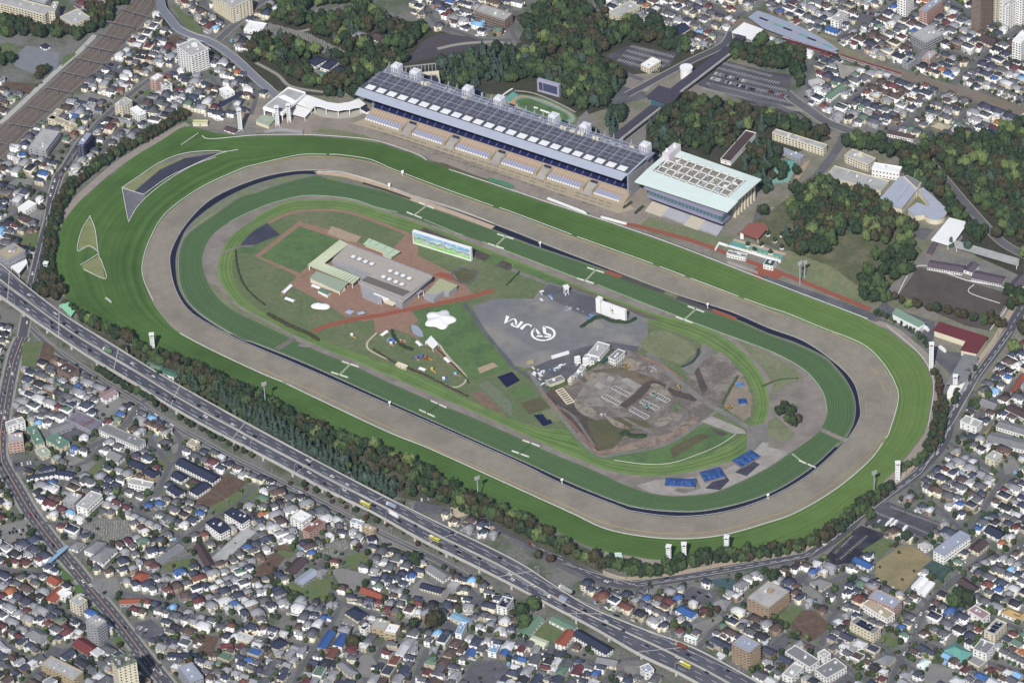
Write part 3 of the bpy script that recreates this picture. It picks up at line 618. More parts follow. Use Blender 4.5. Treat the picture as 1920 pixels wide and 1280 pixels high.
S_('green_strip',[(800,303),(850,318),(960,356),(950,345),(900,332),(830,305)],OLIVE)
S_('lawn',t4(2,1,[(960,400),(1040,350),(1560,520),(1500,565),(1000,430)]),M('dry_strip','#66734f',var=.15,scale=.3,col2='#77784f',var2=.7,scale2=.08))
Rb('red_track',[(1170,420),(1200,425),(1300,452),(1390,485),(1460,510),(1560,550),(1632,580)],6,ORNG)
S_('red_plaza',[(1408,508),(1430,495),(1470,515),(1450,530),(1420,522)],ORNG)
S_('asphalt_walk',[(1425,515),(1440,518),(1630,583),(1655,600),(1640,603),(1530,560),(1430,523)],ASPH)
S_('dry_lawn',t4(3,1,[(90,700),(190,600),(400,655),(500,620),(600,700),(780,720),(700,900),(790,990),(700,980),(470,900),(100,740)]),M('event_lawn','#6b7550',var=.12,scale=.2,col2='#7b7b55',var2=.7,scale2=.05))
S_('stone_terrace',t4(3,1,[(490,620),(600,600),(750,640),(780,700),(700,715),(560,690)]),CONC)
S_('brick_terrace',t4(3,1,[(510,510),(640,520),(900,620),(850,660),(700,650),(560,600)]),BRICK)
S_('grey_plaza',t4(3,1,[(-80,250),(0,280),(160,290),(330,370),(280,460),(200,600),(100,600),(-60,540),(-130,480),(-120,400)]),ASPH)
S_('light_plaza',t4(3,1,[(0,270),(160,290),(100,420),(0,430),(-60,400)]),CONC)
S_('arena',t4(3,1,[(1130,720),(1830,920),(1660,1200),(1480,1160),(1150,1020),(970,940)]),M('arena_dirt','#514a44',var=.1,scale=.15,col2='#5d564e',var2=.6,scale2=.04))
S_('grey_yard',t4(3,1,[(1130,720),(970,930),(900,900),(1100,680),(1200,580),(1900,760),(1880,900),(1830,930)]),GREYP)
S_('asphalt_yard',t4(3,1,[(900,1000),(940,1030),(1250,1130),(1240,1280),(1180,1300),(920,1110),(760,1090),(790,1050),(890,970)]),ASPH)
S_('asphalt_yard',[(1745,655),(1830,665),(1830,720),(1800,740),(1780,700),(1750,670)],ASPH)
S_('dark_yard',t4(3,1,[(1510,430),(1640,490),(1780,570),(1700,600),(1440,530)]),ASPD)
S_('dark_yard',t4(3,1,[(1130,430),(1240,440),(1180,520),(1080,500)]),ASPH)
S_('lawn',t4(2,0,[(1060,950),(1100,910),(1250,930),(1250,990),(1130,985)]),INF)
FLOOR=M('forest_floor','#3e4030',var=.2,scale=.3,col2='#4d4a3a',var2=.6,scale2=.06)
S_('forest_floor',[(440,90),(520,20),(700,20),(830,60),(960,100),(1000,20),(1190,40),(1300,80),(1370,90),(1340,130),(1180,140),(1150,200),(1020,240),(960,180),(840,170),(680,170),(600,180),(520,170),(470,140)],FLOOR)
S_('forest_floor',[(1560,255),(1720,290),(1920,270),(1920,520),(1830,480),(1740,350),(1700,300)],FLOOR)
S_('forest_floor',[(1380,440),(1480,370),(1660,360),(1700,440),(1730,470),(1700,510),(1640,560),(1560,500),(1480,470)],M('park_floor','#565b3e',var=.2,scale=.2,col2='#6e6a50',var2=.8,scale2=.06))
S_('teal_paving',[(1392,300),(1420,272),(1440,270),(1432,292),(1490,322),(1478,342),(1440,345),(1415,330)],M('teal_floor','#6f9c8e',var=.12,scale=.3)); S_('tan_path',[(1488,352),(1478,350),(1508,305),(1520,300)],BEIGE)
S_('forest_floor',[(1200,240),(1300,180),(1500,210),(1560,260),(1460,300),(1440,340),(1200,280)],FLOOR)
PARK=M('parking_asphalt','#48484e',var=.1,scale=.3,col2='#616166',var2=.6,scale2=.05)
S_('parking_lot',t4(2,0,[(880,340),(1240,400),(1180,500),(920,520),(700,420)]),PARK)
S_('parking_lot',t4(2,0,[(1590,450),(1920,540),(2100,560),(2080,700),(2200,800),(1860,800),(1400,640),(1360,600)]),PARK)
S_('dark_plaza',t4(1,0,[(1290,290),(1400,250),(1760,300),(1600,360),(1400,420),(1180,470),(1020,470),(1180,400),(1240,330)]),M('plaza_dark','#4b464b',var=.1,scale=.2,col2='#575055',var2=.6))
S_('grey_plaza',t4(2,0,[(840,650),(1010,700),(1000,740),(880,770),(730,820),(720,760)]),ASPH)
S_('grey_plaza',t4(2,0,[(940,670),(1010,600),(1080,615),(1010,690)]),CONC)
S_('grey_plaza',t4(2,0,[(430,940),(560,830),(640,960),(740,1030),(1010,920),(1000,1100),(800,1100),(560,960)]),M('rear_plaza','#76736f',var=.1))
mk=MB()
def stalls(a,b,rows,n,ln=2.3,wd=.2):
 """rows of painted parking stalls between picture points a..b repeated by row offsets"""
 for (p,q) in rows:
  P,Q=G(*p),G(*q); d=(Q-P).normalized(); nn=Vector((-d.y,d.x,0)); L_=(Q-P).length; k=int(L_/2.6)
  c=[P-d*0+nn*0,Q]; zz=_z[0]+.02
  def quad(u,v,w_):
   t=(v-u).normalized(); s=Vector((-t.y,t.x,0))*w_/2; mk.add([(x.x,x.y,zz) for x in (u-s,v-s,v+s,u+s)],[(0,1,2,3)])
  quad(P,Q,.3)
  for i in range(k+1):
   s=P+d*(i*L_/k); quad(s-nn*ln,s+nn*ln,wd)
stalls(0,0,[((1184-8*i,87+8.5*i),(1262-9*i,107+9*i)) for i in range(4)]+[((1354-7*i,119+9.5*i),(1446+14*i,143+9.5*i+4*i)) for i in range(6)],0,3.0,.42)
mk.build('parking_marks',M('mark_white','#b9b9b6',var=.1),kind='structure')
# ---------------- main grandstand ----------------
F=Fr((687,226),(1167,382)); L_=F.L
gs=F.root('grandstand','very long grandstand with dark roof, white skylight row and grey eave facing the home straight','grandstand')
occ_box(F.A,F.ex,F.ey,L_+6,66)
DKROOF=M('stand_roof','#4a4c58',var=.08,scale=.2); EAVE=M('stand_eave','#9fa6b6',rough=.6,var=.05); SEATN=M('navy_seats','#1d2354',var=.12,scale=1.0); LAV=M('lavender_seats','#8c90ac',var=.08,scale=1.0); BSEAT=M('beige_seats','#a8917c',var=.08,scale=1.0); CREAMB=M('tank_cream','#cfc8ab')
def part(fn,name,mat,parent): m=MB(); fn(m); return m.build(name,mat,parent)
part(lambda m:m.box(-6,44,0,L_+2,58,28),'rear_block',GWALL,gs)
part(lambda m:m.box(-10,58,0,L_+2,66,24),'rear_gallery',RNAVY,gs)
def steps(m,x0,x1,y0,y1,z0,z1,n):
 for i in range(n):
  a=y0+(y1-y0)*i/n; z=z0+(z1-z0)*(i+1)/n; m.box(x0,a,0,x1,y1,z,bottom=False) if i==0 else m.box(x0,a,z-(z1-z0)/n+.001,x1,y1,z,bottom=False)
part(lambda m:steps(m,0,L_,14.5,44,8,21,22),'upper_seating',SEATN,gs)
part(lambda m:steps(m,-2,L_+2,-1,14.3,.4,7,11),'lower_terrace',TERR,gs)
part(lambda m:[m.box(x,14.0,7,x+.5,44,7.9+.01) or m.bar((x,14.6,8.6),(x,43,21.6),.9,.5) for x in np.arange(9,L_-4,9.5)],'aisle',M('aisle','#5a6080'),gs)
part(lambda m:m.box(-2,13.9,7,L_+2,14.4,7.7),'parapet',TERR,gs)
part(lambda m:m.box(L_+.2,10,0,L_+1.6,58,29),'end_wall',GWALL,gs)
part(lambda m:m.box(-4,18,0,-2.6,58,27),'end_wall',GWALL,gs)
def rz_(y): return 28.0+(y-1)*.14
part(lambda m:m.add([(-13,1,28),(L_-.5,1,28),(L_-.5,12,rz_(12)),(-15,12,rz_(12)),(-13,1,27.2),(L_-.5,1,27.2),(L_-.5,12,rz_(12)-.8),(-15,12,rz_(12)-.8)],[(0,1,2,3),(4,5,1,0),(1,5,6,2),(3,7,4,0),(7,6,5,4)]),'eave',EAVE,gs)
part(lambda m:m.add([(-15,12.02,rz_(12)-.1),(L_+1,12.02,rz_(12)-.1),(L_+5,42,rz_(42)),(-10,42,rz_(42)),(-15,12.02,rz_(12)-1.2),(L_+1,12.02,rz_(12)-1.2),(L_+5,42,rz_(42)-1.4),(-10,42,rz_(42)-1.4)],[(0,1,2,3),(4,5,1,0),(1,5,6,2),(3,7,4,0),(2,6,7,3),(7,6,5,4)]),'roof',DKROOF,gs)
nsk=24
for i in range(nsk):
 x=-10+i*(L_+8)/nsk
 part(lambda m:m.bar((x+1.6,17,rz_(17)+.25),(x+11,17,rz_(17)+.25),8.6,.35),'skylight',RWHITE,gs)
 part(lambda m:m.bar((x,22,rz_(22)+.15),(x+1.5,42,rz_(42)+.15),.5,.2),'roof_seam',STEEL,gs)
for y9 in (25,36.5): part(lambda m:m.bar((-12,y9,rz_(y9)+.12),(L_+4,y9,rz_(y9)+.12),.18,.1),'roof_seam',STEEL,gs)
for i in range(48):
 x=-8+i*(L_+8)/48; part(lambda m:m.bar((x,22.5,rz_(22.5)+.1),(x+1.4,42,rz_(42)+.1),.2,.12),'roof_seam',STEEL,gs)
part(lambda m:m.bar((-12,31,rz_(31)+.15),(L_+4,31,rz_(31)+.15),.4,.2),'roof_seam',STEEL,gs)
part(lambda m:m.bar((L_+.5,8,rz_(8)+.4),(L_+5,42,rz_(42)+.4),1.4,.8),'roof_edge',EAVE,gs)
part(lambda m:m.box(-10,42.1,29,L_+5,56,30.5),'equipment_deck',M('equip','#84889a',var=.25,scale=1.5,col2='#565a6b',var2=.8,scale2=.3),gs)
for i in range(30):
 x=-4+i*10.6
 def f(m):
  m.box(x,52,30.5,x+.6,52.6,41); m.bar((x+.3,52.3,39),(x+.3,43,33.5),.4); m.bar((x+.3,43,31),(x+.3,52,31.2),.5)
 part(f,'roof_mast',STEEL,gs)
for y,z in ((44.5,33),(47,34.5),(50,36.5)): part(lambda m:m.bar((-5,y,z),(L_+2,y,z),.45),'pipe_rack',STEEL,gs)
rq=random.Random(3)
for i in range(34):
 x=rq.uniform(-4,L_); y=rq.uniform(43.5,52); s=rq.uniform(1.2,3.2); part(lambda m:m.box(x,y,30.5,x+s*1.7,y+s*.8,30.5+s*.8),'roof_unit',[STEEL,RLIGHT,CREAM][i%3],gs)
for px in ((732,133),(760,150),(858,182),(918,200),(1018,235),(1083,248),(1198,282)):
 x,y=F.loc(px,38)
 def f(m): m.box(x-4,50,24,x+5,59,39.5); m.box(x-2,51.5,39.5,x+3,57,41)
 tw=part(f,'service_tower',M('tower_white','#c9cbd2',var=.06,scale=.8),gs)
 for k in range(3): part(lambda m:m.box(x-3+k*3,49.7,31,x-1.6+k*3,49.98,38),'louvre',GWALL,tw)
for px in ((778,168),(1022,268),(1074,260),(1085,285)):
 x,y=F.loc(px,33)
 for k in (0,4.2): part(lambda m:m.cyl(x+k,46,30.6,34.6,1.7,12),'water_tank',CREAMB,gs)
st=[F.loc(p,3)[0] for p in ((768,243),(849,269),(936,296),(1014,331),(1105,356))]
edges=[-1]+st+[L_+1]
def zt(y): return .9+ (y+1)*6.2/15.3
for i in range(6):
 xa=edges[i]+(8 if i else 2); xb=edges[i+1]-8+(6 if i==5 else 0); n=13; w_=(xb-xa)/n
 for row,(y0,y1,mat,nm) in enumerate(((7.6,12.6,BSEAT,'bench_block'),(.6,5.8,LAV,'seat_block'))):
  def f(m):
   for k in range(n):
    x=xa+k*w_+(0 if row==0 else -3); m.bar((x+w_*.5,y0,zt(y0)+.5),(x+w_*.5,y1,zt(y1)+.5),w_*.82,.5)
  o=part(f,nm,mat,gs)
  def f2(m):
   for k in range(n):
    x=xa+k*w_+(0 if row==0 else -3); m.box(x+w_*.2,y0-.8,0,x+w_*.9,y0-.05,zt(y0)+.9)
  part(f2,'end_cap',RWHITE if row else BSEAT,o)
for x in st:
 part(lambda m:[m.box(x-7,-3,0,x-5.6,11,6.5),m.box(x+4.6,-3,0,x+6,11,6.5)],'stair_wall',TERR,gs)
 part(lambda m:m.bar((x-.5,-5,.8),(x-.5,9,6.6),9.6,.4),'stair_ramp',CONC,gs)
 part(lambda m:m.box(x-3.5,9.2,6.9,x+4,11.5,8.3),'entry_hood',NWALL,gs)
for k,(y,x0,x1) in enumerate(((-7,10,300),(-12,30,310),(-18,60,300))):
 r=F.root('standing_rail',['dark standing rail nearest the seat blocks of the long grandstand','middle dark standing rail before the long grandstand','dark standing rail nearest the home straight before the grandstand'][k],'rail')
 for x in np.arange(x0,x1,9):
  if rq.random()<.8: part(lambda m:[m.box(x,y-.15,1,x+6,y+.15,1.15)]+[m.box(x+i,y-.1,0,x+i+.15,y+.1,.99) for i in (0,2,4,5.8)],'rail_section',M('dark_rail','#5a5148'),r)
# ---------------- second stand with mint roof ----------------
F2=Fr((1208,393),(1360,448)); W2=97.6
ms=F2.root('roofed_stand','glass fronted stand with pale mint roof and open white roof trusses','grandstand')
occ_box(F2.A-F2.ex*12,F2.ex,F2.ey,W2+14,84)
BAL=M('balcony_lilac','#83819a',var=.06)
part(lambda m:m.box(-2,19,0,84,76,22.5),'body',M('stand_beige','#9d9484',var=.08),ms)
part(lambda m:m.box(-8,12,17.2,84.5,19,18.8),'upper_balcony',BAL,ms)
part(lambda m:m.box(-8,11.6,15.4,84.8,12.4,17.2),'balcony_front',BAL,ms)
part(lambda m:m.box(-4,14,9,83,18.9,15.3),'glass_front',GLASS_T,ms)
part(lambda m:m.box(-4,12,6.2,85,18.8,8.9),'lower_balcony',BAL,ms)
part(lambda m:m.box(-2,16,0,83,18.9,6.1),'ground_floor',GLASS,ms)
part(lambda m:m.box(-8,16.5,18.9,84,19.2,24),'roof_shade_band',SEATN,ms)  # navy panel under the roof; the shade there is put into its colour
for k in range(20): part(lambda m:m.box(-3+k*4.3,13.8,9,-2.7+k*4.3,13.98,15.2),'mullion',STEEL,ms)
part(lambda m:m.box(84,12,9.0,86,30,15.2),'side_glass',GLASS_T,ms); part(lambda m:m.box(84,12,15.6,86.5,34,18.6),'side_balcony',BAL,ms); part(lambda m:m.box(84,12,6.3,86.5,26,8.8),'side_balcony',BAL,ms)
for k in range(7):
 part(lambda m:m.box(84.05,36+k*5.8,0,86.4,38+k*5.8,22.4),'side_pillar',CREAM,ms)
 part(lambda m:m.box(84.02,38.2+k*5.8,4,84.6,41.6+k*5.8,18),'side_window',GLASS,ms)
z1=25.5; zr=27
def rfm(m): m.add([(-15,6,zr-1.5),(94,10,zr-1.5),(94,29,zr+.4),(-15,29,zr+.4),(-15,6,zr-2.6),(94,10,zr-2.6),(94,29,zr-.8),(-15,29,zr-.8)],[(0,1,2,3),(4,5,1,0),(1,5,6,2),(3,7,4,0),(2,6,7,3),(7,6,5,4)])
part(rfm,'roof',RMINT,ms)
part(lambda m:m.box(82,29.02,zr-.7,93,74,zr+.5),'roof',RMINT,ms); part(lambda m:m.box(-15,65,zr-.8,81.9,74,zr+.4),'roof',RMINT,ms); part(lambda m:m.box(-15,29.02,zr-.8,-9,64.9,zr+.4),'roof',RMINT,ms)
part(lambda m:m.box(-8.9,29.1,20,81.9,64.9,23.6),'roof_deck',M('deck_beige','#8b857a',var=.2,scale=.5,col2='#6d6a64',var2=.7,scale2=.2),ms)
for k in range(10):
 x=-6+k*9.6
 def f(m):
  m.bar((x,30,zr),(x,65,zr),1.3,.8); m.bar((x,31,zr),(x,39,24),.5); m.bar((x,65,zr),(x,52,24),.5); m.bar((x,50,zr),(x,44,24),.5)
 part(f,'roof_truss',M('truss','#d5d6cc'),ms)
for y in (31.5,41,53,63): part(lambda m:m.bar((-8,y,zr+.1),(81,y,zr+.1),1.2,.6),'roof_purlin',MATS['truss'],ms)
for i in range(16):
 x=rq.uniform(-4,76); y=rq.uniform(33,61); s=rq.uniform(1.5,3.5); part(lambda m:m.box(x,y,23.6,x+s*1.5,y+s,23.6+s*.6),'roof_unit',[RWHITE,RGREY,STEEL][i%3],ms)
part(lambda m:m.box(-12,52,18,-4,74,35),'stair_tower',M('tower_pink','#c3bcc0',var=.05),ms)
for k in range(2): part(lambda m:m.cyl(-9.5+k*2,57+k*11,35,37.5,1.5),'roof_dome',RWHITE,ms)
for x0,x1,mat in ((2,22,0),(22,49,1),(49,66,0),(66,88,1)):
 if mat:
  for k in range(12):
   a=x0+k*(x1-x0)/12; part(lambda m:m.bar((a+1,0,.9),(a+1,10.5,4.6),(x1-x0)/12*.72,.4),'seat_row',M('seat_grey','#9a9ca8',var=.08),ms)
  part(lambda m:steps(m,x0,x1,-1,12,.2,4.3,8),'seat_terrace',CONC,ms)
 else: part(lambda m:steps(m,x0,x1,-2,12,.2,4.3,8),'seat_terrace',M('pale_steps','#b3ab97',var=.06),ms)
# ---------------- west pavilion, canopy, wall, towers ----------------
def z6(pts): return [(480+x/8,140+y/8) for x,y in pts]
p=Px('pavilion','white flat roofed pavilion with open frame left of the curved canopy','pavilion',(530,232))
p.prism('roof_deck',z6([(480,190),(740,268),(395,565),(110,480)]),10.5,12,RLIGHT)
for q in ([(480,182),(745,262),(735,275),(478,196)],[(745,262),(400,580),(385,560),(730,275)],[(400,580),(104,490),(118,470),(392,560)],[(104,490),(480,182),(485,198),(125,478)]): p.prism('roof_rim',z6(q),9.5,13,WHITE)
p.prism('roof_beam',z6([(330,330),(420,300),(620,400),(560,440)]),12.05,12.6,WHITE)
p.posts('pillar',z6([(120,490),(250,530),(385,560),(500,470),(600,395),(730,285),(480,205),(300,340)]),10.4,.7)
p.prism('hall_body',z6([(470,230),(690,300),(400,530),(160,470)]),0,7,GWALL,zp=7)
p=Px('curved_canopy','long white curved fabric canopy joining the pavilion to the grandstand','canopy',(610,195))
p.prism('roof',z6([(600,430),(745,295),(900,350),(1060,408),(1230,435),(1400,412),(1540,358),(1642,440),(1560,490),(1480,500),(1400,525),(1320,525),(1230,545),(1130,525),(1050,510),(960,480),(880,470),(840,520)]),7.5,8.2,RWHITE)
p.posts('post',z6([(640,430),(880,475),(1050,505),(1230,538),(1400,518),(1560,485),(900,360),(1230,442),(1530,368)]),7.5,.3)
p=Px('canopy','small flat white canopy roof before the pavilion','canopy',(565,215)); p.canopy(z6([(600,450),(835,530),(735,640),(505,580)]),5,.8,RWHITE)
p=Px('booth','dark roofed angular booth at the left end of the grandstand','booth',(685,212)); p.prism('wall',z6([(1560,500),(1640,475),(1730,540),(1650,545)]),0,4,WWALL); p.prism('roof',z6([(1545,495),(1640,470),(1740,545),(1700,535),(1650,555)]),4.01,4.8,RNAVY)
p=Px('ticket_hall','low building with pale green flat roof at the top left forecourt','building',(500,232)); p.prism('wall',z6([(0,690),(90,610),(300,640),(190,760)]),0,5,CREAM); p.prism('roof',z6([(-10,690),(85,600),(310,640),(195,765)]),5.01,5.6,M('roof_palegreen','#93a08a',var=.1))
p=Px('curved_wall','dark curved boundary wall at the top left turf corner','wall',(525,240)); p.prism('wall',z6([(120,840),(380,790),(390,800),(560,820),(700,830),(705,900),(690,850),(540,835),(380,812),(125,850)]),0,2.2,GWALL)
def patrol(px_base,h,label,s=3.2,group=None,k=1):
 B=G(*px_base); r=thing('camera_tower',(B.x,B.y,0),rnd.uniform(-.3,.3),label,'tower')
 def f(m):
  for x in (-s/2,s/2):
   for y in (-s/2,s/2): m.box(x-.22,y-.22,0,x+.22,y+.22,h-3)
  n=int(h/3.2)
  for i in range(n):
   z=i*(h-3)/n; z2=(i+1)*(h-3)/n
   for a,b in (((-s/2,-s/2),(s/2,-s/2)),((s/2,-s/2),(s/2,s/2)),((s/2,s/2),(-s/2,s/2)),((-s/2,s/2),(-s/2,-s/2))):
    m.bar((*a,z),(*b,z2),.3); m.bar((*a,z2),(*b,z2),.3)
 part(f,'lattice_frame',WHITE,r)
 def st_(m):
  n=int(h/3.2)
  for i in range(n):
   z=i*(h-3)/n; z2=(i+1)*(h-3)/n; sg=1 if i%2 else -1
   m.bar((-sg*s*.35,0,z),(sg*s*.35,0,z2),.9,.25); m.box(-s*.5,-s*.5,z2-.1,s*.5,s*.5,z2+.05)
 part(st_,'stair',RWHITE,r)
 part(lambda m:m.box(-s*.55,-s*.55,h-3,s*.55,s*.55,h-.3),'cabin',WWALL,r)
 part(lambda m:m.box(-s*.4,-s*.57,h-2.2,s*.4,-s*.551,h-1.0),'window',GLASS,r)
 part(lambda m:m.box(-s*.7,-s*.7,h-.3,s*.7,s*.7,h),'roof',RWHITE,r)
for b_,h,l in (((521,236),24,'white lattice camera tower, left of the two before the pavilion'),((543,229),22,'white lattice camera tower, right of the two before the pavilion'),((451,244),26,'white lattice tower beside the houses at the top left turf corner'),((88,512),13,'white camera tower at the left edge of the turf by the street'),((287,655),19,'white camera tower at the lower left edge of the turf'),((1746,692),31,'tall white lattice tower beside the asphalt yard at right'),((1791,735),20,'white camera tower in front of the grey flat warehouse'),((1683,901),22,'white camera tower at the lower right bend of the turf'),((1254.5,1056),21,'leftmost of the three white towers at the bottom of the turf'),((1283,1050),20,'middle of the three white towers at the bottom of the turf'),((1363,1042),23,'rightmost of the three white towers at the bottom of the turf'),((98,412),6,'short white camera tower beside the upper left street')):
 patrol(b_,h,l,3.6)
def flood(px,h,label):
 B=G(*px); r=thing('floodlight_pole',(B.x,B.y,0),.45,label,'floodlight')
 part(lambda m:m.cyl(0,0,0,h,.6,8,r1=.4),'pole',STEEL,r)
 part(lambda m:[m.box(-2.6,-.4,h+i*1.5-1,2.6,.3,h+.9+i*1.5-1) for i in range(3)],'lamp_bank',RLIGHT,r)
for b_,h,l in (((499,768),30,'floodlight pole behind the tree row at the left lower turf edge'),((897,940),27,'floodlight pole at the middle of the lower turf edge'),((1639,922),22,'floodlight pole at the lower right of the turf by the road'),((1500,532),24,'floodlight pole beside the red path below the event lawn'),((1509,520),17,'thin floodlight pole standing close behind the taller one')):
 flood(b_,h,l)
for i,(b_,l) in enumerate((((755,330),'white post with board on the turf rail near the finish'),((730,354),'white post with board beside the sandy path'),((1013,463),'thin white distance post by the dark strip on the far side'),((1327,578),'thin white distance post near the orange pavement'),((731,762),'thin white distance post by the dark strip on the near side'),((1054,907),'thin white distance post at the lower bend by the dark strip'),((1911-480+9,935),'thin white distance post at the bottom right bend'))):
 B=G(*b_); r=thing('distance_post',(B.x,B.y,0),.4,l,'post'); part(lambda m:m.box(-.25,-.25,0,.25,.25,5),'pole',WHITE,r); part(lambda m:m.box(-1.3,-.15,4.2 if i>1 else 3,1.3,.15,6.4 if i>1 else 7),'board',WHITE,r)
# ---------------- infield buildings ----------------
def z2(pts): return [(560+x/6.4,430+y/6.4) for x,y in pts]
p=Px('lounge_building','large flat beige roofed infield building with rows of square skylights','building',(740,560))
p.prism('wall',z2([(600,180),(1590,550),(1240,870),(740,670),(790,560),(400,380)]),0,9,GWALL)
rf=p.prism('roof',z2([(600,178),(1610,560),(1590,590),(1250,870),(720,650),(740,610),(860,545),(400,378),(420,340)]),9.01,9.8,M('roof_taupe','#a1998e',var=.08,scale=.3))
p.prism('roof_terrace',z2([(830,560),(1340,745),(1250,800),(750,610)]),9.85,10.1,M('roof_dk','#67615b',var=.1,scale=.6))
for a,b in (((600,185),(1590,560)),((1590,590),(1250,830)),((740,640),(1250,850)),((420,380),(860,545))):
 A,B=G(*z2([a])[0],9.8)-p.o,G(*z2([b])[0],9.8)-p.o; m=MB(); m.bar((A.x,A.y,10.2),(B.x,B.y,10.2),1.6,1.0); m.build('parapet',GWALL,p.r)
for c_ in [(655,332),(730,360),(803,390),(878,418),(1100,503),(1177,532),(1252,560),(1328,592),(1018,573),(1090,602),(1165,633),(1240,662)]:
 q=G(*z2([c_])[0],10)-p.o; m=MB(); ex=F.ex;
 for s,z,mi in ((2.9,10.3,0),(2.0,10.9,1)):
  m.prism([(q.x+s*ex.x*a-s*ex.y*b,q.y+s*ex.y*a+s*ex.x*b) for a,b in ((-1,-1),(1,-1),(1,1),(-1,1))],9.9,z,mi)
 m.build('skylight',[RGREY,RWHITE],p.r)
p.prism('annex',z2([(800,700),(1000,790),(1000,860),(940,850),(760,770)]),0,5,GWALL); p.prism('annex_roof',z2([(1060,820),(1200,860),(1130,915),(1030,880)]),4,4.6,CREAM)
p.prism('side_unit',z2([(890,735),(1090,800),(1080,830),(900,760)]),0,6.5,RWHITE)
def ribbed(name,label,pts,z,cols,rows_dir,n,cat='canopy',at=None):
 p=Px(name,label,cat,at or pts[0]); p.canopy(pts,z,.7,cols[0]); P=[q-p.o for q in GP(pts,z)]
 return p
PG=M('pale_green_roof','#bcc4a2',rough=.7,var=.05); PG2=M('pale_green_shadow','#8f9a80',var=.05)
def quadribs(p,a,b,c,d,z,n,mat):
 """ridges from edge a-b to edge d-c"""
 A,B,Cc,D=[q-p.o for q in GP([a,b,c,d],z)]
 for i in range(n):
  t=(i+.5)/n; u=A.lerp(B,t); v=D.lerp(Cc,t); m=MB(); m.bar((u.x,u.y,z+.25),(v.x,v.y,z+.25),(B-A).length/n*.45,.5); m.build('roof_rib',mat,p.r)
q4=z2([(495,125),(600,178),(315,400),(105,430)])
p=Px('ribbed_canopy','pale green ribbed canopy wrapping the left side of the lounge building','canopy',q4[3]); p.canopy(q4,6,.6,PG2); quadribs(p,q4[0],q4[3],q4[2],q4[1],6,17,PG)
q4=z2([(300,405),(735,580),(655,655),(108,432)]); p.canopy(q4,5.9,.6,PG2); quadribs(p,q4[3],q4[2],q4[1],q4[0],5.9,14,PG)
q4=z2([(215,500),(595,640),(495,745),(130,580)]); p=Px('mint_canopy','low canopy with mottled green roof left of the ribbed canopy','canopy',q4[3]); p.canopy(q4,5,.6,M('mottled','#8d9b86',var=.15,scale=.6)); p.prism('wall',z2([(200,570),(560,690),(490,735),(140,600)]),0,4,CREAM,zp=4)
q4=z2([(845,105),(1220,265),(1110,335),(1000,290),(1040,270),(775,175)]); p=Px('green_pavilion','mint green roofed pavilion behind the lounge building','pavilion',q4[0]); p.prism('wall',z2([(850,140),(1180,270),(1100,320),(1010,285),(1045,262),(800,170)]),0,4,CREAM,zp=4); p.prism('roof',q4,4.01,4.7,M('mint_roof','#a3bd98',rough=.7,var=.06))
for a,b in (((835,160),(885,125)),((920,195),(975,165)),((1020,235),(1075,195)),((1070,300),(1155,235))):
 A,B=G(*z2([a])[0],4.8)-p.o,G(*z2([b])[0],4.8)-p.o; m=MB(); m.bar((A.x,A.y,4.85),(B.x,B.y,4.85),.8,.2); m.build('roof_seam',GWALL,p.r)
p=Px('cafe_building','low building with olive yellow flat roof right of the lounge','building',(830,560)); p.prism('wall',z2([(1700,600),(1900,680),(1800,760),(1740,740),(1620,830),(1500,780)]),0,6,GWALL); p.prism('roof',z2([(1690,585),(1910,670),(1800,750),(1740,720),(1640,775),(1540,750)]),6.01,6.6,M('olive_roof','#9da07a',var=.12,scale=.5)); p.prism('awning',z2([(1530,750),(1650,790),(1610,835),(1490,790)]),4,4.5,RWHITE)
p=Px('gate_canopy','small grey canopy between lounge and cafe building','canopy',(770,550)); p.canopy(z2([(1400,700),(1500,735),(1440,780),(1340,745)]),5,.5,GWALL)
bldg('toilet_block','left of two small grey roofed brick huts by the infield path','hut',*z2([(545,980),(620,1000),(670,960)]),4,BWALL,RBLUEG,1,2,1,style='hip')
bldg('toilet_block','right of two small grey roofed brick huts by the infield path','hut',*z2([(690,985),(720,1010),(800,990)]),4,BWALL,RBLUEG,1,2,1,style='hip')
for i,(a,b,l) in enumerate((((586,538),(612,548),'white tent with green rim left of the mint canopy'),((531,552),(546,538),'white tent standing alone on the olive lawn'),((536,562),(552,568),'white tent nearest the path on the olive lawn'))):
 A,B=G(*a),G(*b); r=thing('tent',(A.x,A.y,0),math.atan2(B.y-A.y,B.x-A.x),l,'tent'); w_=(B-A).length; part(lambda m:gable_roof(m,0,-2,w_,2,2.4,3.4),'cover',RWHITE,r); part(lambda m:[m.box(x,y,0,x+.15,y+.15,2.4) for x in (0,w_-.2) for y in (-1.9,1.8)],'frame',WHITE,r)
p=Px('shop_hut','hut with dark green flat roof beside the brick plaza','hut',(605,560)); p.prism('wall',z2([(230,735),(270,700),(385,745),(345,795)]),0,3,WWALL); p.prism('roof',z2([(225,730),(265,695),(390,740),(345,785)]),3.01,3.4,RGREEN)
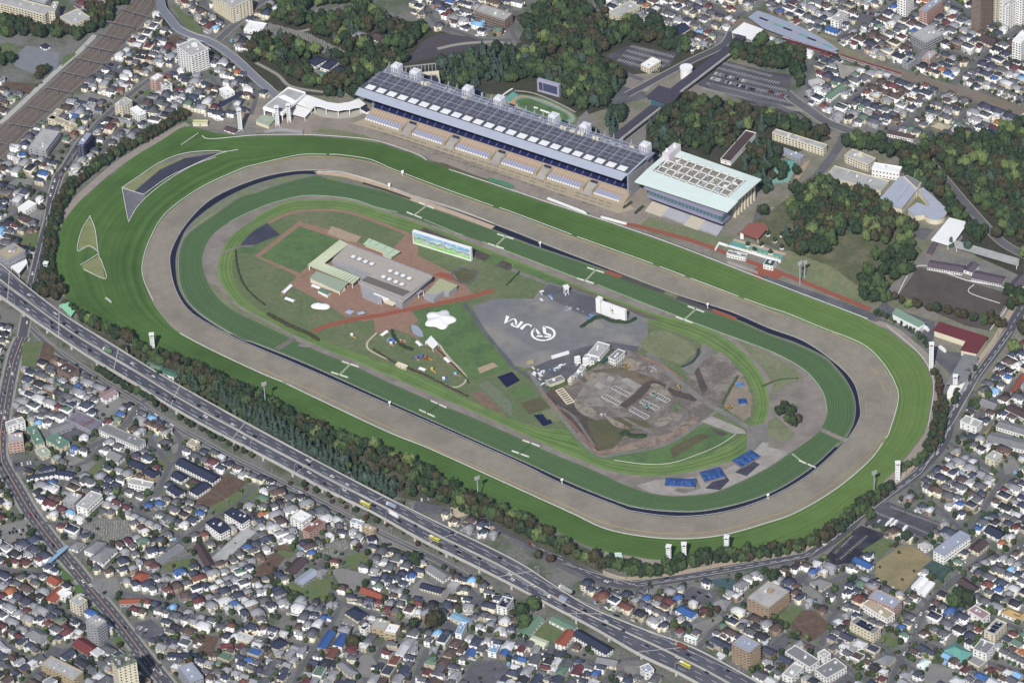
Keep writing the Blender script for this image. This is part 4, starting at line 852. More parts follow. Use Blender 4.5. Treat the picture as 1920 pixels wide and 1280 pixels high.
def blob(name,label,lobes,px_c,h):
 c=G(*px_c); bm=bmesh.new(); N=48; K=10; ring_=[]
 for j in range(K+1):
  row=[]; t=j/K
  for i in range(N):
   a=2*math.pi*i/N; r=lobes(a)*math.sin(t*math.pi/2) if j else 0
   row.append(bm.verts.new((r*math.cos(a),r*math.sin(a),h*math.cos(t*math.pi/2)*(1+.25*math.cos(3*a)*t*(1-t)*2))))
  ring_.append(row)
 for j in range(K):
  for i in range(N):
   try: bm.faces.new((ring_[j][i],ring_[j+1][i],ring_[j+1][(i+1)%N],ring_[j][(i+1)%N]))
   except: pass
 bmesh.ops.remove_doubles(bm,verts=bm.verts,dist=.001)
 me=bpy.data.meshes.new(name); bm.to_mesh(me); bm.free(); me.materials.append(RWHITE)
 for q in me.polygons: q.use_smooth=True
 o=link(name,me,None,(c.x,c.y,0.4)); props(o,label,'inflatable'); return o
def ellr(a,ax,ay,rot):
 a-=rot; return ax*ay/math.hypot(ay*math.cos(a),ax*math.sin(a))
blob('bouncing_dome','small white bean shaped bouncing dome on the infield lawn',lambda a:ellr(a,8.5,5.5,-.15)*(1-.14*math.cos(2*(a-1.2))),(601,575),2.4)
blob('bouncing_dome','large white star shaped bouncing dome on the infield lawn',lambda a:14.2*(1+.15*math.cos(5*a+.6)),(825,600),4)
p=Px('stage','pale blue grey fan shaped stage paving in the playground','stage',(790,625)); p.prism('floor',[(772,608),(783,611),(792,621),(794,630),(785,630),(775,624),(771,616)],0,.9,RBLUEG)
q4=[(797,641),(808,629),(822,644),(812,654)]; p=Px('snack_hut','white ribbed roof hut beside the playground path','hut',(815,650)); p.canopy(q4,3.6,.4,RWHITE); quadribs(p,q4[0],q4[3],q4[2],q4[1],3.6,5,RWHITE)
p.prism('wall',[(802,641),(808,634),(817,644),(811,650)],0,3.1,WWALL,zp=3)
PC=[M('play_blue','#3b62a8'),M('play_yellow','#b99a3a'),M('play_red','#a04a38'),M('play_white','#c9c9c9'),M('play_orange','#c07a2a'),M('play_sky','#7fa6c4')]
def play(px,label,n,seed):
 B=G(*px); r=thing('play_structure',(B.x,B.y,0),0,label,'play equipment'); q=random.Random(seed)
 for i in range(n):
  x,y=q.uniform(-1,1)*n*.9,q.uniform(-.6,.6)*n*.6; m=MB()
  k=i%3
  if k==0:
   m.box(x-1.2,y-1.2,0,x-1,y-1,3.6); m.box(x+1,y-1.2,0,x+1.2,y-1,3.6); m.box(x+1,y+1,0,x+1.2,y+1.2,3.6); m.box(x-1.2,y+1,0,x-1,y+1.2,3.6); m.box(x-1.2,y-1.2,1.6,x+1.2,y+1.2,1.8); gable_roof(m,x-1.5,y-1.5,x+1.5,y+1.5,3.6,4.8,'hip'); m.build('play_tower',PC[q.randrange(6)],r)
  elif k==1: m.bar((x,y,2),(x+4,y-2,.2),1.2,.3); m.bar((x,y-.6,2.4),(x+4,y-2.6,.6),.15,.4); m.build('slide',PC[q.randrange(6)],r)
  else:
   P=[Vector((x+2.4*math.cos(t),y+2.4*math.sin(t),1.2+1.2*math.sin(t*1.5))) for t in np.linspace(0,4.5,8)]
   for a,b in zip(P,P[1:]): m.bar(a,b,.6)
   m.build('climbing_tube',PC[q.randrange(6)],r)
play((749,642),'large colourful climbing frame with arches and slides at the playground',11,1); play((784,673),'blue and yellow slides in the middle of the playground',4,2); play((800,674),'dark blue round climber right of the slides',2,3); play((835,712),'blue climbing frame near the lower rounded playground corner',3,4); play((853,705),'orange and yellow spring toys at the right playground corner',2,5); play((658,632),'colourful star shaped toy on the olive lawn',2,6); play((812,696),'white slide tube by the white tents',2,8)
for a,b,l in (((715,632),(726,624),'white tent at the upper playground corner'),((782,643),(790,651),'white tent beside the curved brick path in the playground'),((787,693),(798,697),'white tent at the middle bottom of the playground'),((835,674),(843,682),'white tent at the right playground edge')):
 A,B=G(*a),G(*b); r=thing('tent',(A.x,A.y,0),math.atan2(B.y-A.y,B.x-A.x),l,'tent'); w_=(B-A).length; part(lambda m:gable_roof(m,0,-2,w_,2,2.4,3.4),'cover',RWHITE,r); part(lambda m:[m.box(x,y,0,x+.15,y+.15,2.4) for x in (0,w_-.2) for y in (-1.9,1.8)],'frame',WHITE,r)
bldg('cream_kiosk','long cream kiosk on the lower rim of the playground path','kiosk',(741,680),(742,683),(760,690),2.6,CREAM,CREAM,1,3,1,units=0)
# ---------------- big screens ----------------
def zs(pts): return [(760+x*140/1920,420+y*140/1920) for x,y in pts]
A=G(*zs([(200,500)])[0]); B=G(*zs([(1690,960)])[0]); Ls=(B-A).length; rzs=math.atan2(B.y-A.y,B.x-A.x)
s1=thing('mural_screen',(A.x,A.y,0),rzs,'very wide white framed wall carrying a green and blue landscape mural','screen'); Hs=15.2
part(lambda m:m.box(0,0,0,Ls,3.4,Hs),'frame',RWHITE,s1)
mu,n_,b_=newmat('mural'); N=n_.nodes; K=n_.links; tc=N.new('ShaderNodeTexCoord'); sx=N.new('ShaderNodeSeparateXYZ'); K.new(tc.outputs['Object'],sx.inputs[0])
nz=N.new('ShaderNodeTexNoise'); nz.inputs['Scale'].default_value=.16; nz.inputs['Detail'].default_value=6; K.new(tc.outputs['Object'],nz.inputs['Vector'])
ma=N.new('ShaderNodeMath'); ma.operation='MULTIPLY_ADD'; ma.inputs[1].default_value=1/14.0; K.new(sx.outputs[2],ma.inputs[0]); m2=N.new('ShaderNodeMath'); m2.operation='MULTIPLY_ADD'; m2.inputs[1].default_value=.9; m2.inputs[2].default_value=-.42; K.new(nz.outputs[0],m2.inputs[0]); K.new(m2.outputs[0],ma.inputs[2])
rp=N.new('ShaderNodeValToRGB'); el=rp.color_ramp.elements; el[0].position=0; el[0].color=(*L('#4f9a2a'),1); el[1].position=1; el[1].color=(*L('#8fb8d8'),1)
for ps,c in ((.2,'#7cc244'),(.34,'#8fce60'),(.45,'#a9a8b0'),(.55,'#8d93a5'),(.64,'#5e9a50'),(.74,'#c6d3d8'),(.86,'#5d8fc0')):
 e=el.new(ps); e.color=(*L(c),1)
K.new(ma.outputs[0],rp.inputs[0])
vo=N.new('ShaderNodeTexVoronoi'); vo.inputs['Scale'].default_value=.45; K.new(tc.outputs['Object'],vo.inputs['Vector'])
mx=N.new('ShaderNodeMix'); mx.data_type='RGBA'; mx.blend_type='OVERLAY'; mx.inputs[0].default_value=.14; K.new(rp.outputs[0],mx.inputs[6]); K.new(vo.outputs['Color'],mx.inputs[7]); K.new(mx.outputs[2],b_.inputs['Base Color'])
part(lambda m:m.box(.9,-.12,2.0,Ls-.9,-.01,Hs-.6),'mural_panel',mu,s1)
def zv(pts): return [(1100+x*100/1920,550+y*100/1920) for x,y in pts]
A=G(*zv([(340,680)])[0]); B=G(*zv([(1390,1060)])[0]); Ls=(B-A).length
s2=thing('video_screen',(A.x,A.y,0),math.atan2(B.y-A.y,B.x-A.x),'two white screen boxes on the infield edge, the wide one with a small brown picture','screen'); Hs=15
part(lambda m:m.box(0,0,0,5.4,5,Hs+2),'side_box',RWHITE,s2); part(lambda m:m.box(6.2,0,0,Ls,3.4,Hs-.6),'main_box',RWHITE,s2)
x=6.2+(Ls-6.2)*.47
part(lambda m:[m.box(x-1.0,-.1,8.2,x+1.2,-.01,10.8),m.box(x-.6,-.1,5.4,x+1.0,-.01,6.1),m.box(x-.4,-.1,6.5,x+1.1,-.01,7.3),m.box(x-2.2,-.1,11.6,x+.3,-.01,12.0)],'printed_picture',M('print_brown','#8a6f55'),s2)
part(lambda m:m.box(x-2.6,-.1,6,x-2.1,-.01,11),'printed_text',RBLUEG,s2)
def z5(pts): return [(900+x/9.6,130+y/9.6) for x,y in pts]
A=G(*z5([(1035,400)])[0]); B=G(*z5([(1425,510)])[0]); Ls=(B-A).length
s3=thing('paddock_screen',(A.x,A.y,0),math.atan2(B.y-A.y,B.x-A.x),'grey framed electronic board standing above the small oval paddock','screen')
part(lambda m:m.box(0,0,0,Ls,4,15),'frame',LWALL,s3); part(lambda m:m.box(2,-.12,3,6.5,-.01,12.6),'display',M('display_dark','#3f4866',rough=.4),s3); part(lambda m:m.box(7.2,-.12,3,Ls-2,-.01,12.6),'display',MATS['display_dark'],s3)
def oval(name,c,k,z,mat,pts=z5([(620,600),(720,520),(900,525),(1200,630),(1500,760),(1620,860),(1590,920),(1500,945),(1400,930),(1000,810),(760,700)])):
 P=GP(pts,z); ct=sum(P,Vector())/len(P); Q=cr([ct+(p-ct)*k+(p-ct).normalized()*c for p in P],True,6); return sheet(name,[(p.x,p.y) for p in Q],z,mat,px=False)
oval('paddock_verge',9,1,.30,MATS['infield_grass']); oval('paddock_mat',6.5,1,.31,RTEAL); oval('paddock_walk',4.5,1,.32,M('walk_orange','#b08a5a')); oval('paddock_mat',1.5,1,.33,M('mat_teal','#5b8f90')); oval('paddock_lawn',-1.5,1,.34,GRASS2)
_z[0]=.35; S_('paddock_mat',z5([(380,580),(590,400),(690,460),(600,500),(540,580),(450,600)]),RTEAL); S_('paddock_entry',z5([(430,610),(640,560),(640,650),(480,660)]),MATS['walk_orange'])
for k,q in enumerate(([(970,670),(1045,690),(1040,705),(965,685)],[(1090,715),(1260,775),(1250,795),(1080,735)])):
 P=Px('sign_board',['short white board lying in the paddock lawn','long white board lying in the paddock lawn'][k],'board',z5(q)[0]); P.prism('board',z5(q),.3,1.0,WHITE)
rails('paddock_steps',[z5([(620,410),(900,440),(1200,540),(1500,680),(1720,800)])],'grey stepped viewing bank above the paddock oval',mat=CONC,h=1.6,wd=2,cat='steps')
rails('paddock_wall',[z5([(340,560),(480,450),(590,380)])],'white curved wall at the left end of the paddock',mat=WHITE,h=2.4,wd=1.5,cat='wall')
p=Px('event_hall','dark roofed hall wrapped by a curved white wall and frame behind the grandstand','building',(800,165))
def zq(pts): return [(640+x/6.4,110+y/6.4) for x,y in pts]
p.prism('hall',zq([(830,200),(1130,190),(1180,330),(900,260)]),0,12,RNAVY)
p.prism('curved_wall',zq([(800,210),(1000,160),(1170,145),(1185,320),(1150,160),(1000,178),(860,215)]),0,16,CREAM)
for i,(a,b) in enumerate((((660,110),(1130,58)),((660,160),(1130,140)))):
 A,B=G(*zq([a])[0],20)-p.o,G(*zq([b])[0],20)-p.o; m=MB(); m.bar((A.x,A.y,20-i*6),(B.x,B.y,20-i*6),1.2,.8); m.build('frame_beam',GWALL,p.r)
for i in range(12):
 t=i/11; A=G(*zq([(660+470*t,110-52*t)])[0],20)-p.o; m=MB(); m.box(A.x-.4,A.y-.4,0,A.x+.4,A.y+.4,20); m.build('frame_post',GWALL,p.r)
p=Px('entrance_lantern','square dark canopy on posts behind the grandstand, left one','canopy',(890,185)); p.canopy(zq([(1590,350),(1685,385),(1600,465),(1475,415)]),16,1.5,RNAVY)
p=Px('entrance_lantern','small square dark canopy behind the grandstand, right one','canopy',(1115,255)); p.canopy([(1106,252),(1113,245),(1122,249),(1116,256)],16,1.2,RNAVY)
# ---------------- roads, expressway, railway ----------------
_z[0]=-.05
STREET=M('street','#5b5b5e',var=.1,scale=.3,col2='#66666a',var2=.6,scale2=.05); STREETD=M('street_dark','#505057',var=.1,scale=.3); SIDE=M('sidewalk','#8d897f',var=.1,scale=.4)
def road(pts,w,mat=STREET,side=0,name='road'):
 if side:
  _z[0]+=.004; ribbon('pavement',pts,w+2*side,_z[0]+.1,SIDE)
  _z[0]+=.004; ribbon(name,pts,w,_z[0]+.1,mat)
 else: _z[0]+=.004; ribbon(name,pts,w,_z[0]+.1,mat,n=5)
 occ_line(pts,w+2*side+1.5)
LM_=MB()
def lane(pts,off,w=.3,ln=5,gap=5,mb=None): dashes(mb or LM_,cr(GP(pts),False,5),off,_z[0]+.13,w,ln,gap)
avenue=[(42,632),(30,660),(20,700),(12,740),(4,790),(-1,830),(0,857),(10,880),(32,917),(57,960),(83,995),(110,1030),(140,1065),(175,1110),(205,1145),(237,1185),(265,1222),(312,1280),(330,1302)]
road(avenue,12.5,STREETD,2.5)
lft=[(160,262),(150,270),(122,315),(110,330),(98,370),(92,410),(82,445),(73,480),(66,510),(57,545),(50,590),(42,632)]
road(lft,9,STREETD,1.5)
road([(342,120),(325,132),(285,147),(250,172),(212,205),(180,235),(160,262)],6,STREET,1)
road([(410,74),(440,47),(480,12),(500,-5)],8,STREET,1)
sser=[(60,615),(85,640),(110,660),(155,690),(200,718),(250,747),(310,788),(375,825),(430,855),(480,880),(530,905),(590,935),(640,962),(705,995),(805,1042),(867,1075),(880,1085)]
road(sser,6,STREET,1)
nring=[(928,1000),(945,992),(967,1003),(1010,1027),(1060,1053),(1110,1077),(1140,1089),(1172,1095),(1215,1092),(1285,1082),(1360,1068),(1435,1055),(1485,1047),(1535,1030),(1590,990),(1610,968),(1652,935),(1702,902),(1740,865),(1762,840),(1775,815),(1780,790),(1790,765),(1805,738),(1825,712),(1850,680),(1880,640),(1915,580),(1935,555)]
_z[0]+=.01; ribbon('promenade',nring,5,_z[0]+.1,M('promenade','#a3937c',var=.08),off=8.5); occ_line(nring,24)
road(nring,10,STREETD,0)
road([(940,1022),(960,1010),(1000,1035),(1060,1066),(1100,1085),(1140,1098)],4,STREET)
for p in ([(1440,1085),(1400,1125),(1355,1155),(1325,1195),(1300,1225)],[(1485,1050),(1445,1080),(1440,1085)],[(1860,1030),(1810,1068),(1765,1105),(1740,1132),(1722,1170),(1712,1197),(1695,1225),(1677,1260),(1670,1290)],[(1920,1010),(1890,1040),(1852,1035)],
          [(650,1050),(610,1045),(600,1075),(622,1110),(640,1130),(700,1150),(740,1165),(850,1185),(930,1200),(1000,1205)],[(640,1130),(620,1170),(600,1200),(580,1230),(560,1260),(550,1290)],[(740,1165),(725,1200),(700,1240),(680,1290)],
          [(800,1215),(790,1240),(770,1290)],[(1000,1205),(1060,1225),(1110,1240),(1150,1245),(1170,1235),(1215,1235),(1260,1250)],[(1150,1245),(1130,1290)],
          [(480,1195),(540,1205),(600,1215)],[(222,1110),(300,1125),(370,1150),(440,1165),(480,1170)],[(320,1030),(345,1010),(370,990),(420,960),(450,940),(480,910)],[(345,1010),(300,985),(250,950),(220,930)],[(120,830),(160,840),(200,820),(240,790),(260,760),(280,745)],[(200,820),(170,860),(130,880),(110,920)],[(280,820),(320,870),(340,830),(320,800)],[(320,870),(310,890),(290,930),(260,945)],[(30,850),(60,860),(100,875)],[(60,990),(80,980),(130,985),(180,1000)],[(125,1215),(90,1240),(60,1270),(40,1290)],[(135,1210),(180,1190),(160,1170),(110,1140)],[(180,1190),(240,1230)],
          [(0,960),(25,965),(50,965)],[(0,1065),(30,1070),(75,1073)],[(0,1195),(40,1230),(60,1235)],
          [(1500,1200),(1560,1230),(1600,1260),(1640,1280)],[(1560,1090),(1540,1130),(1590,1150)],[(1500,1080),(1530,1100),(1580,1080),(1640,1080),(1700,1100),(1740,1130)],[(1640,1080),(1690,1050),(1730,1020),(1700,1000)],[(1580,1090),(1570,1140),(1550,1170),(1540,1210)],[(1640,1205),(1680,1230),(1720,1260)],[(1765,1105),(1810,1130),(1860,1160),(1920,1180)],[(1735,1140),(1710,1150),(1650,1120)],[(1712,1197),(1780,1220),(1850,1240),(1920,1260)],
          [(1780,830),(1810,850),(1860,880),(1920,905)],[(1702,902),(1730,930),(1770,960),(1810,1000),(1860,1030)],[(1890,880),(1865,920),(1840,960),(1810,1000)],[(1820,740),(1845,760),(1830,790),(1800,810)],[(1920,700),(1880,740),(1845,760)],
          [(1565,75),(1600,55),(1665,17),(1680,0)],[(1640,255),(1700,232),(1745,195),(1790,155),(1830,120),(1875,77),(1920,50)],[(1520,165),(1510,150),(1530,110),(1540,95)],[(1560,205),(1600,185),(1625,165),(1650,150)],[(1840,260),(1800,225),(1830,200),(1860,180)],[(1700,232),(1760,262)],[(1780,0),(1820,30),(1870,45),(1920,50)],[(1700,70),(1730,90),(1790,100),(1830,120)],[(1240,10),(1290,35),(1340,60),(1380,72)],[(1320,0),(1370,30),(1400,22)],[(1150,60),(1110,25),(1100,0)],
          [(965,20),(960,60),(975,80)],[(800,10),(815,40),(860,60),(910,75),(960,75)],[(380,0),(395,25),(430,45)],[(0,165),(40,170),(75,155)],[(0,330),(50,345),(80,360),(95,370)],[(40,290),(80,270),(130,255)],[(350,115),(400,150),(430,190),(420,215)],[(470,215),(480,180),(470,150)],[(230,215),(260,190),(300,170),(330,155)],[(190,300),(200,270),(230,240)],[(0,420),(30,400),(70,370)],[(20,560),(50,590)]):
 road(p,4.6)
road([(1372,60),(1355,85),(1300,112),(1250,138),(1200,165),(1175,178)],8,STREETD,1.5)
road([(1472,172),(1490,188),(1515,205),(1552,230),(1615,252),(1660,262),(1702,272),(1730,280)],10,STREET,1.5)
road([(1585,250),(1572,275),(1555,300),(1530,330),(1500,352),(1490,365)],9,STREET,0)
road([(1740,300),(1772,337),(1800,370),(1840,415),(1880,455),(1925,480)],9,STREET,1)
road([(1205,150),(1180,140),(1120,112),(1040,100),(980,85)],6,STREET)
road([(630,30),(560,60),(480,40)],4,SIDE); road([(480,118),(520,140),(545,162),(600,172),(660,178)],4,SIDE)
road([(820,92),(870,82),(940,80),(970,100),(1040,100)],5,SIDE)
road([(1330,160),(1400,180),(1470,205),(1520,230),(1560,245)],6,STREET)
lane(avenue,0,.45,60,.5,MB()); _mb=MB(); dashes(_mb,cr(GP(avenue),False,5),0,_z[0]+.13,.7,40,.2); _mb.build('centre_line',M('line_orange','#b08a6a'),kind='structure')
for o in (3.6,-3.6): lane(avenue,o)
for o in (3.3,-3.3): lane(nring,o,.4,80,.5)
lane(nring,0,.4,6,5)
for r_ in (lft,): lane(r_,0,.4,60,.5)
lane(sser,0,.3,60,.5)
LM_.build('lane_marks',M('lane_white','#c9c9c6'),kind='structure')
for p in ([(110,1058),(140,1085),(133,1092),(122,1090),(108,1062)],[(135,1097),(150,1094),(163,1115),(155,1120),(137,1104)],[(180,1135),(190,1150),(178,1150),(172,1138)],[(225,1190),(236,1205),(222,1208),(214,1195)]): S_('verge_grass',p,M('verge_green','#4c6a2e',var=.15,scale=.4)); occ_px(p)
XH=8.5
TB=[(-20,485),(0,495),(62,547),(125,595),(195,639),(205,645),(360,737),(480,803),(640,890),(790,961),(960,1047),(1110,1139),(1210,1190),(1310,1220),(1430,1286)]
TB=[(-30,478),(0,495),(62,547),(130,598),(205,643),(280,690),(360,737),(480,803),(640,889),(790,965),(960,1048),(1035,1095),(1110,1140),(1210,1181),(1310,1219),(1440,1290)]
BBm=[(-30,535),(0,555),(50,590),(112,632),(180,676),(255,720),(322,762),(400,806),(480,847),(560,890),(620,922),(700,960),(797,1015),(880,1055),(960,1095),(1035,1135),(1110,1174),(1200,1226),(1272,1260),(1330,1292)]
T3=cr(GP(TB,XH),False,5); B3=cr(GP(BBm,XH),False,5)
def resamp(P,n):
 d=[0];
 for i in range(len(P)-1): d.append(d[-1]+(P[i+1]-P[i]).length)
 return [Vector((np.interp(t,d,[p.x for p in P]),np.interp(t,d,[p.y for p in P]),0)) for t in np.linspace(0,d[-1],n)]
NX_=150; T3=resamp(T3,NX_); B3=resamp(B3,NX_); C3=[a.lerp(b,.5) for a,b in zip(T3,B3)]
occ_poly([(p.x,p.y) for p in offset_line(T3,5)+offset_line(B3,-5)[::-1]])
xo=T3[0].copy(); xw=thing('expressway',(xo.x,xo.y,0),0,'raised multi lane expressway with pale parapets running diagonally along the lower left','expressway')
def lr(t): return [a.lerp(b,t)-xo for a,b in zip(T3,B3)]
def slab(name,P,Q,z0,z1,mat,parent=xw):
 m=MB(); n=len(P)
 for p,q in zip(P,Q): m.v+= [(p.x,p.y,z1),(q.x,q.y,z1),(p.x,p.y,z0),(q.x,q.y,z0)]
 for i in range(n-1):
  a=4*i; b=a+4
  for f in ((a,a+1,b+1,b),(a+2,b+2,b+3,a+3),(a,b,b+2,a+2),(a+1,a+3,b+3,b+1)): m.f.append(f[::-1] if f[0]==a and f[1]==a+1 else f[::-1]); m.m.append(0); m.c.append(None)
 return m.build(name,mat,parent)
XASP=M('express_asphalt','#4b4c56',var=.1,scale=.2,col2='#5c5d64',var2=.8,scale2=.02)
slab('deck',lr(0),lr(1),XH-1.6,XH,XASP)
PARA=M('parapet_pale','#b1ada3',var=.08)
slab('parapet',lr(-.02),lr(.008),XH-1.8,XH+1.1,PARA); slab('parapet',lr(.992),lr(1.02),XH-1.8,XH+1.1,PARA)
slab('median_barrier',lr(.478),lr(.485),XH+.001,XH+1,PARA); slab('median_barrier',lr(.515),lr(.522),XH+.001,XH+1,PARA); slab('median_strip',lr(.49),lr(.51),XH+.001,XH+.03,M('median_tan','#8d8374'))
mk2=MB()
for i in range(6,NX_,13):
 a,b=lr(.012)[i],lr(.988)[i]; part(lambda m:m.bar((a.x,a.y,XH-.05),(b.x,b.y,XH-.05),.7,.16),'expansion_joint',PARA,xw)
for t in (.16,.315,.685,.84): dashes(mk2,lr(t),0,XH+.03,.32,8,12)
for t in (.045,.455,.545,.955): dashes(mk2,lr(t),0,XH+.03,.3,200,.3)
mk2.build('lane_marking',MATS['lane_white'],xw)
for i in range(4,NX_-2,6):
 a=T3[i]-xo; b=B3[i]-xo; d=(b-a).normalized()
 for t in (.1,.5,.9):
  q=a.lerp(b,t); m=MB(); m.box(q.x-1,q.y-1,0,q.x+1,q.y+1,XH-2.6); m.build('pier',PARA,xw)
 m=MB(); m.bar((a.x,a.y,XH-2.2),(b.x,b.y,XH-2.2),1.6,1.1); m.build('cross_beam',PARA,xw)
def lamp(B,rz,h,label,z0=0,group=None):
 r=thing('street_lamp',(B.x,B.y,z0),rz,label,'street lamp',group)
 part(lambda m:m.cyl(0,0,0,h,.22,6,r1=.12),'pole',STEEL,r); part(lambda m:m.bar((0,0,h),(0,2.4,h+.3),.18),'arm',STEEL,r); part(lambda m:m.box(-.3,1.8,h+.1,.3,3,h+.4),'lamp_head',RLIGHT,r)
ordn=['first','second','third','fourth','fifth','sixth','seventh','eighth','ninth','tenth','eleventh','twelfth','thirteenth','fourteenth','fifteenth','sixteenth','seventeenth','eighteenth','nineteenth','twentieth']
def ordi(i): return ordn[i] if i<20 else f'{i+1}th' if (i+1)%10 not in(1,2,3) or 10<(i+1)%100<14 else f"{i+1}"+{1:'st',2:'nd',3:'rd'}[(i+1)%10]
k=0
for i in range(8,NX_-2,9):
 d=(B3[i]-T3[i]).normalized(); lamp(B3[i]+d*.9,math.atan2(-d.y,-d.x)-math.pi/2,10,f'tall grey lamp on the lower expressway parapet, {ordi(k)} from left',XH-.5,'lamps on the lower expressway parapet'); k+=1
k=0
for i in range(12,NX_-2,11):
 d=(T3[i]-B3[i]).normalized(); lamp(T3[i]+d*.9,math.atan2(-d.y,-d.x)-math.pi/2,9,f'grey lamp on the upper expressway parapet, {ordi(k)} from left',XH-.5,'lamps on the upper expressway parapet'); k+=1
A=G(82,1062,5.5); B=G(128,1022,5.5); r=thing('footbridge',(A.x,A.y,0),math.atan2(B.y-A.y,B.x-A.x),'light blue pedestrian footbridge crossing the wide avenue','footbridge'); Lf=(B-A).length
BLUEB=M('bridge_blue','#86a3bd',var=.05)
part(lambda m:m.box(0,-1.6,4.6,Lf,1.6,5.1),'deck',BLUEB,r); part(lambda m:m.box(0,-1.7,5.11,Lf,-1.55,6.3),'railing',BLUEB,r); part(lambda m:m.box(0,1.55,5.11,Lf,1.7,6.3),'railing',BLUEB,r)
part(lambda m:m.bar((1,-1.7,5),(12,-6,0),2,.4),'stair',BLUEB,r); part(lambda m:m.bar((Lf-1,1.7,5),(Lf-8,8,0),2,.4),'stair',BLUEB,r)
for x in (1.5,Lf/2,Lf-1.5): part(lambda m:m.box(x-.4,-.4,0,x+.4,.4,4.6),'pillar',BLUEB,r)
ub=[(300,-10),(303,15),(318,35),(335,55),(362,68),(390,77),(420,95),(450,118),(480,145),(500,160),(520,178),(535,190)]
P_=cr(GP(ub,6),False,5); oo=P_[0].copy(); vr=thing('viaduct',(oo.x,oo.y,0),0,'blue grey curving viaduct road at the top left','viaduct')
VB=M('viaduct_grey','#70747d',var=.1,scale=.3)
def hz(i,n): return 6.0*min(1,(n-i)/22)
m=MB(); n=len(P_); A_=offset_line(P_,5); B_=offset_line(P_,-5); lo=[]
for i,(p,q) in enumerate(zip(A_,B_)): z=max(.3,hz(i,n)); m.v+= [(p.x-oo.x,p.y-oo.y,z),(q.x-oo.x,q.y-oo.y,z),(p.x-oo.x,p.y-oo.y,z-1.2),(q.x-oo.x,q.y-oo.y,z-1.2)]
for i in range(n-1):
 a=4*i;b=a+4
 for f in ((a,a+1,b+1,b),(a+2,b+2,b+3,a+3),(a,b,b+2,a+2),(a+1,a+3,b+3,b+1)): m.f.append(f[::-1]); m.m.append(0); m.c.append(None)
m.build('deck',VB,vr)
for off in (4.9,-4.9):
 Q=offset_line(P_,off); m=MB()
 for i in range(n-1): z=max(.3,hz(i,n))+.6; z2=max(.3,hz(i+1,n))+.6; m.bar((Q[i].x-oo.x,Q[i].y-oo.y,z),(Q[i+1].x-oo.x,Q[i+1].y-oo.y,z2),.4,1.2)
 m.build('parapet',RLIGHT,vr)
for i in range(2,n-14,5): q=P_[i]-oo; part(lambda m:m.box(q.x-1.2,q.y-1.2,0,q.x+1.2,q.y+1.2,max(.4,hz(i,n)-1.3)),'pier',GWALL,vr)
occ_line(ub,13,0)
BAL_=M('ballast','#75695c',var=.15,scale=.4,col2='#7a7060',var2=.7,scale2=.06); RUST=M('rust_track','#62504a',var=.12); RAILC=M('rail_steel','#958a80',rough=.5)
yard=[(250,-3),(297,-3),(290,20),(225,95),(180,135),(130,178),(100,205),(55,245),(25,275),(-5,305),(-5,238),(20,220),(60,185),(100,150),(150,105),(190,68),(225,25)]
S_('railway_bed',yard,BAL_); occ_px(yard)
Lc=[(250,-3),(225,25),(190,68),(150,105),(100,150),(60,185),(20,220),(-5,240)]; Rc=[(297,-3),(290,20),(225,95),(180,135),(130,178),(100,205),(55,245),(25,275),(-5,305)]
Lr=resamp(cr(GP(Lc),False,4),40); Rr=resamp(cr(GP(Rc),False,4),40)
zt_=_z[0]+.06
for j,t in enumerate((.12,.2,.3,.38,.5,.6,.7,.8,.88)):
 P=[a.lerp(b,t) for a,b in zip(Lr,Rr)]; m=MB()
 ribbon('track_bed',[(p.x,p.y) for p in P],2.4,zt_,RUST if j in(1,3,6) else M('track_dark','#4f463e',var=.15),px=False,n=1)
 for off in (.75,-.75):
  Q=offset_line(P,off)
  for a,b in zip(Q,Q[1:]): m.bar((a.x,a.y,zt_+.1),(b.x,b.y,zt_+.1),.22,.15)
 props(m.build('rail_track',RAILC),f'railway track at the top left, {ordi(j)} from the white fence side','railway track','tracks of the top left railway')
ribbon('rail_walk',[(178,66),(150,95),(110,130),(75,162),(40,195),(0,232)],6,.12,M('pale_walk','#a5a39c',var=.08)); occ_line([(178,66),(110,130),(40,195),(0,232)],7)
for i,(a,b) in enumerate((((890,60),(1110,125)),((800,155),(1000,200)),((720,245),(915,290)),((640,340),(850,385)),((560,430),(770,475)),((450,530),(650,575)),((330,650),(530,690)),((190,785),(380,835)),((60,920),(230,950)),((-10,1060),(110,1100)))):
 A=G(a[0]/4,a[1]/4,8); B=G(b[0]/4,b[1]/4,8); r=thing('catenary_gantry',(A.x,A.y,0),math.atan2(B.y-A.y,B.x-A.x),f'dark overhead wire gantry across the railway, {ordi(i)} from the top','gantry','overhead wire gantries of the railway'); w_=(B-A).length
 part(lambda m:(m.bar((0,0,8),(w_,0,8),.4),m.bar((0,0,7.2),(w_,0,7.2),.3)),'beam',M('gantry_grey','#6f6f72'),r)
 for x in (0,w_*.5,w_): part(lambda m:m.box(x-.25,-.25,0,x+.25,.25,8),'post',MATS['gantry_grey'],r)
rl=[(1380,40),(1440,62),(1500,78),(1560,97),(1590,105),(1640,122),(1690,140),(1765,162),(1840,185),(1925,212)]
_z[0]+=.01; ribbon('railway_bed',rl,17,_z[0]+.1,BAL_); occ_line(rl,19); ribbon('railway_bed',[(1480,55),(1530,72),(1590,98),(1640,118)],10,_z[0]+.11,M('grass_bank','#7a7458',var=.12)); occ_line([(1480,55),(1530,72),(1590,98),(1640,118)],14)
for j,o in enumerate((-4,0,4)):
 P=offset_line(cr(GP(rl),False,4),o); m=MB()
 for off in (.7,-.7):
  for a,b in zip(offset_line(P,off),offset_line(P,off)[1:]): m.bar((a.x,a.y,.25),(b.x,b.y,.25),.22,.15)
 props(m.build('rail_track',RAILC),['lower','middle','upper'][2-j if False else j]+' track of the railway at the top right','railway track')
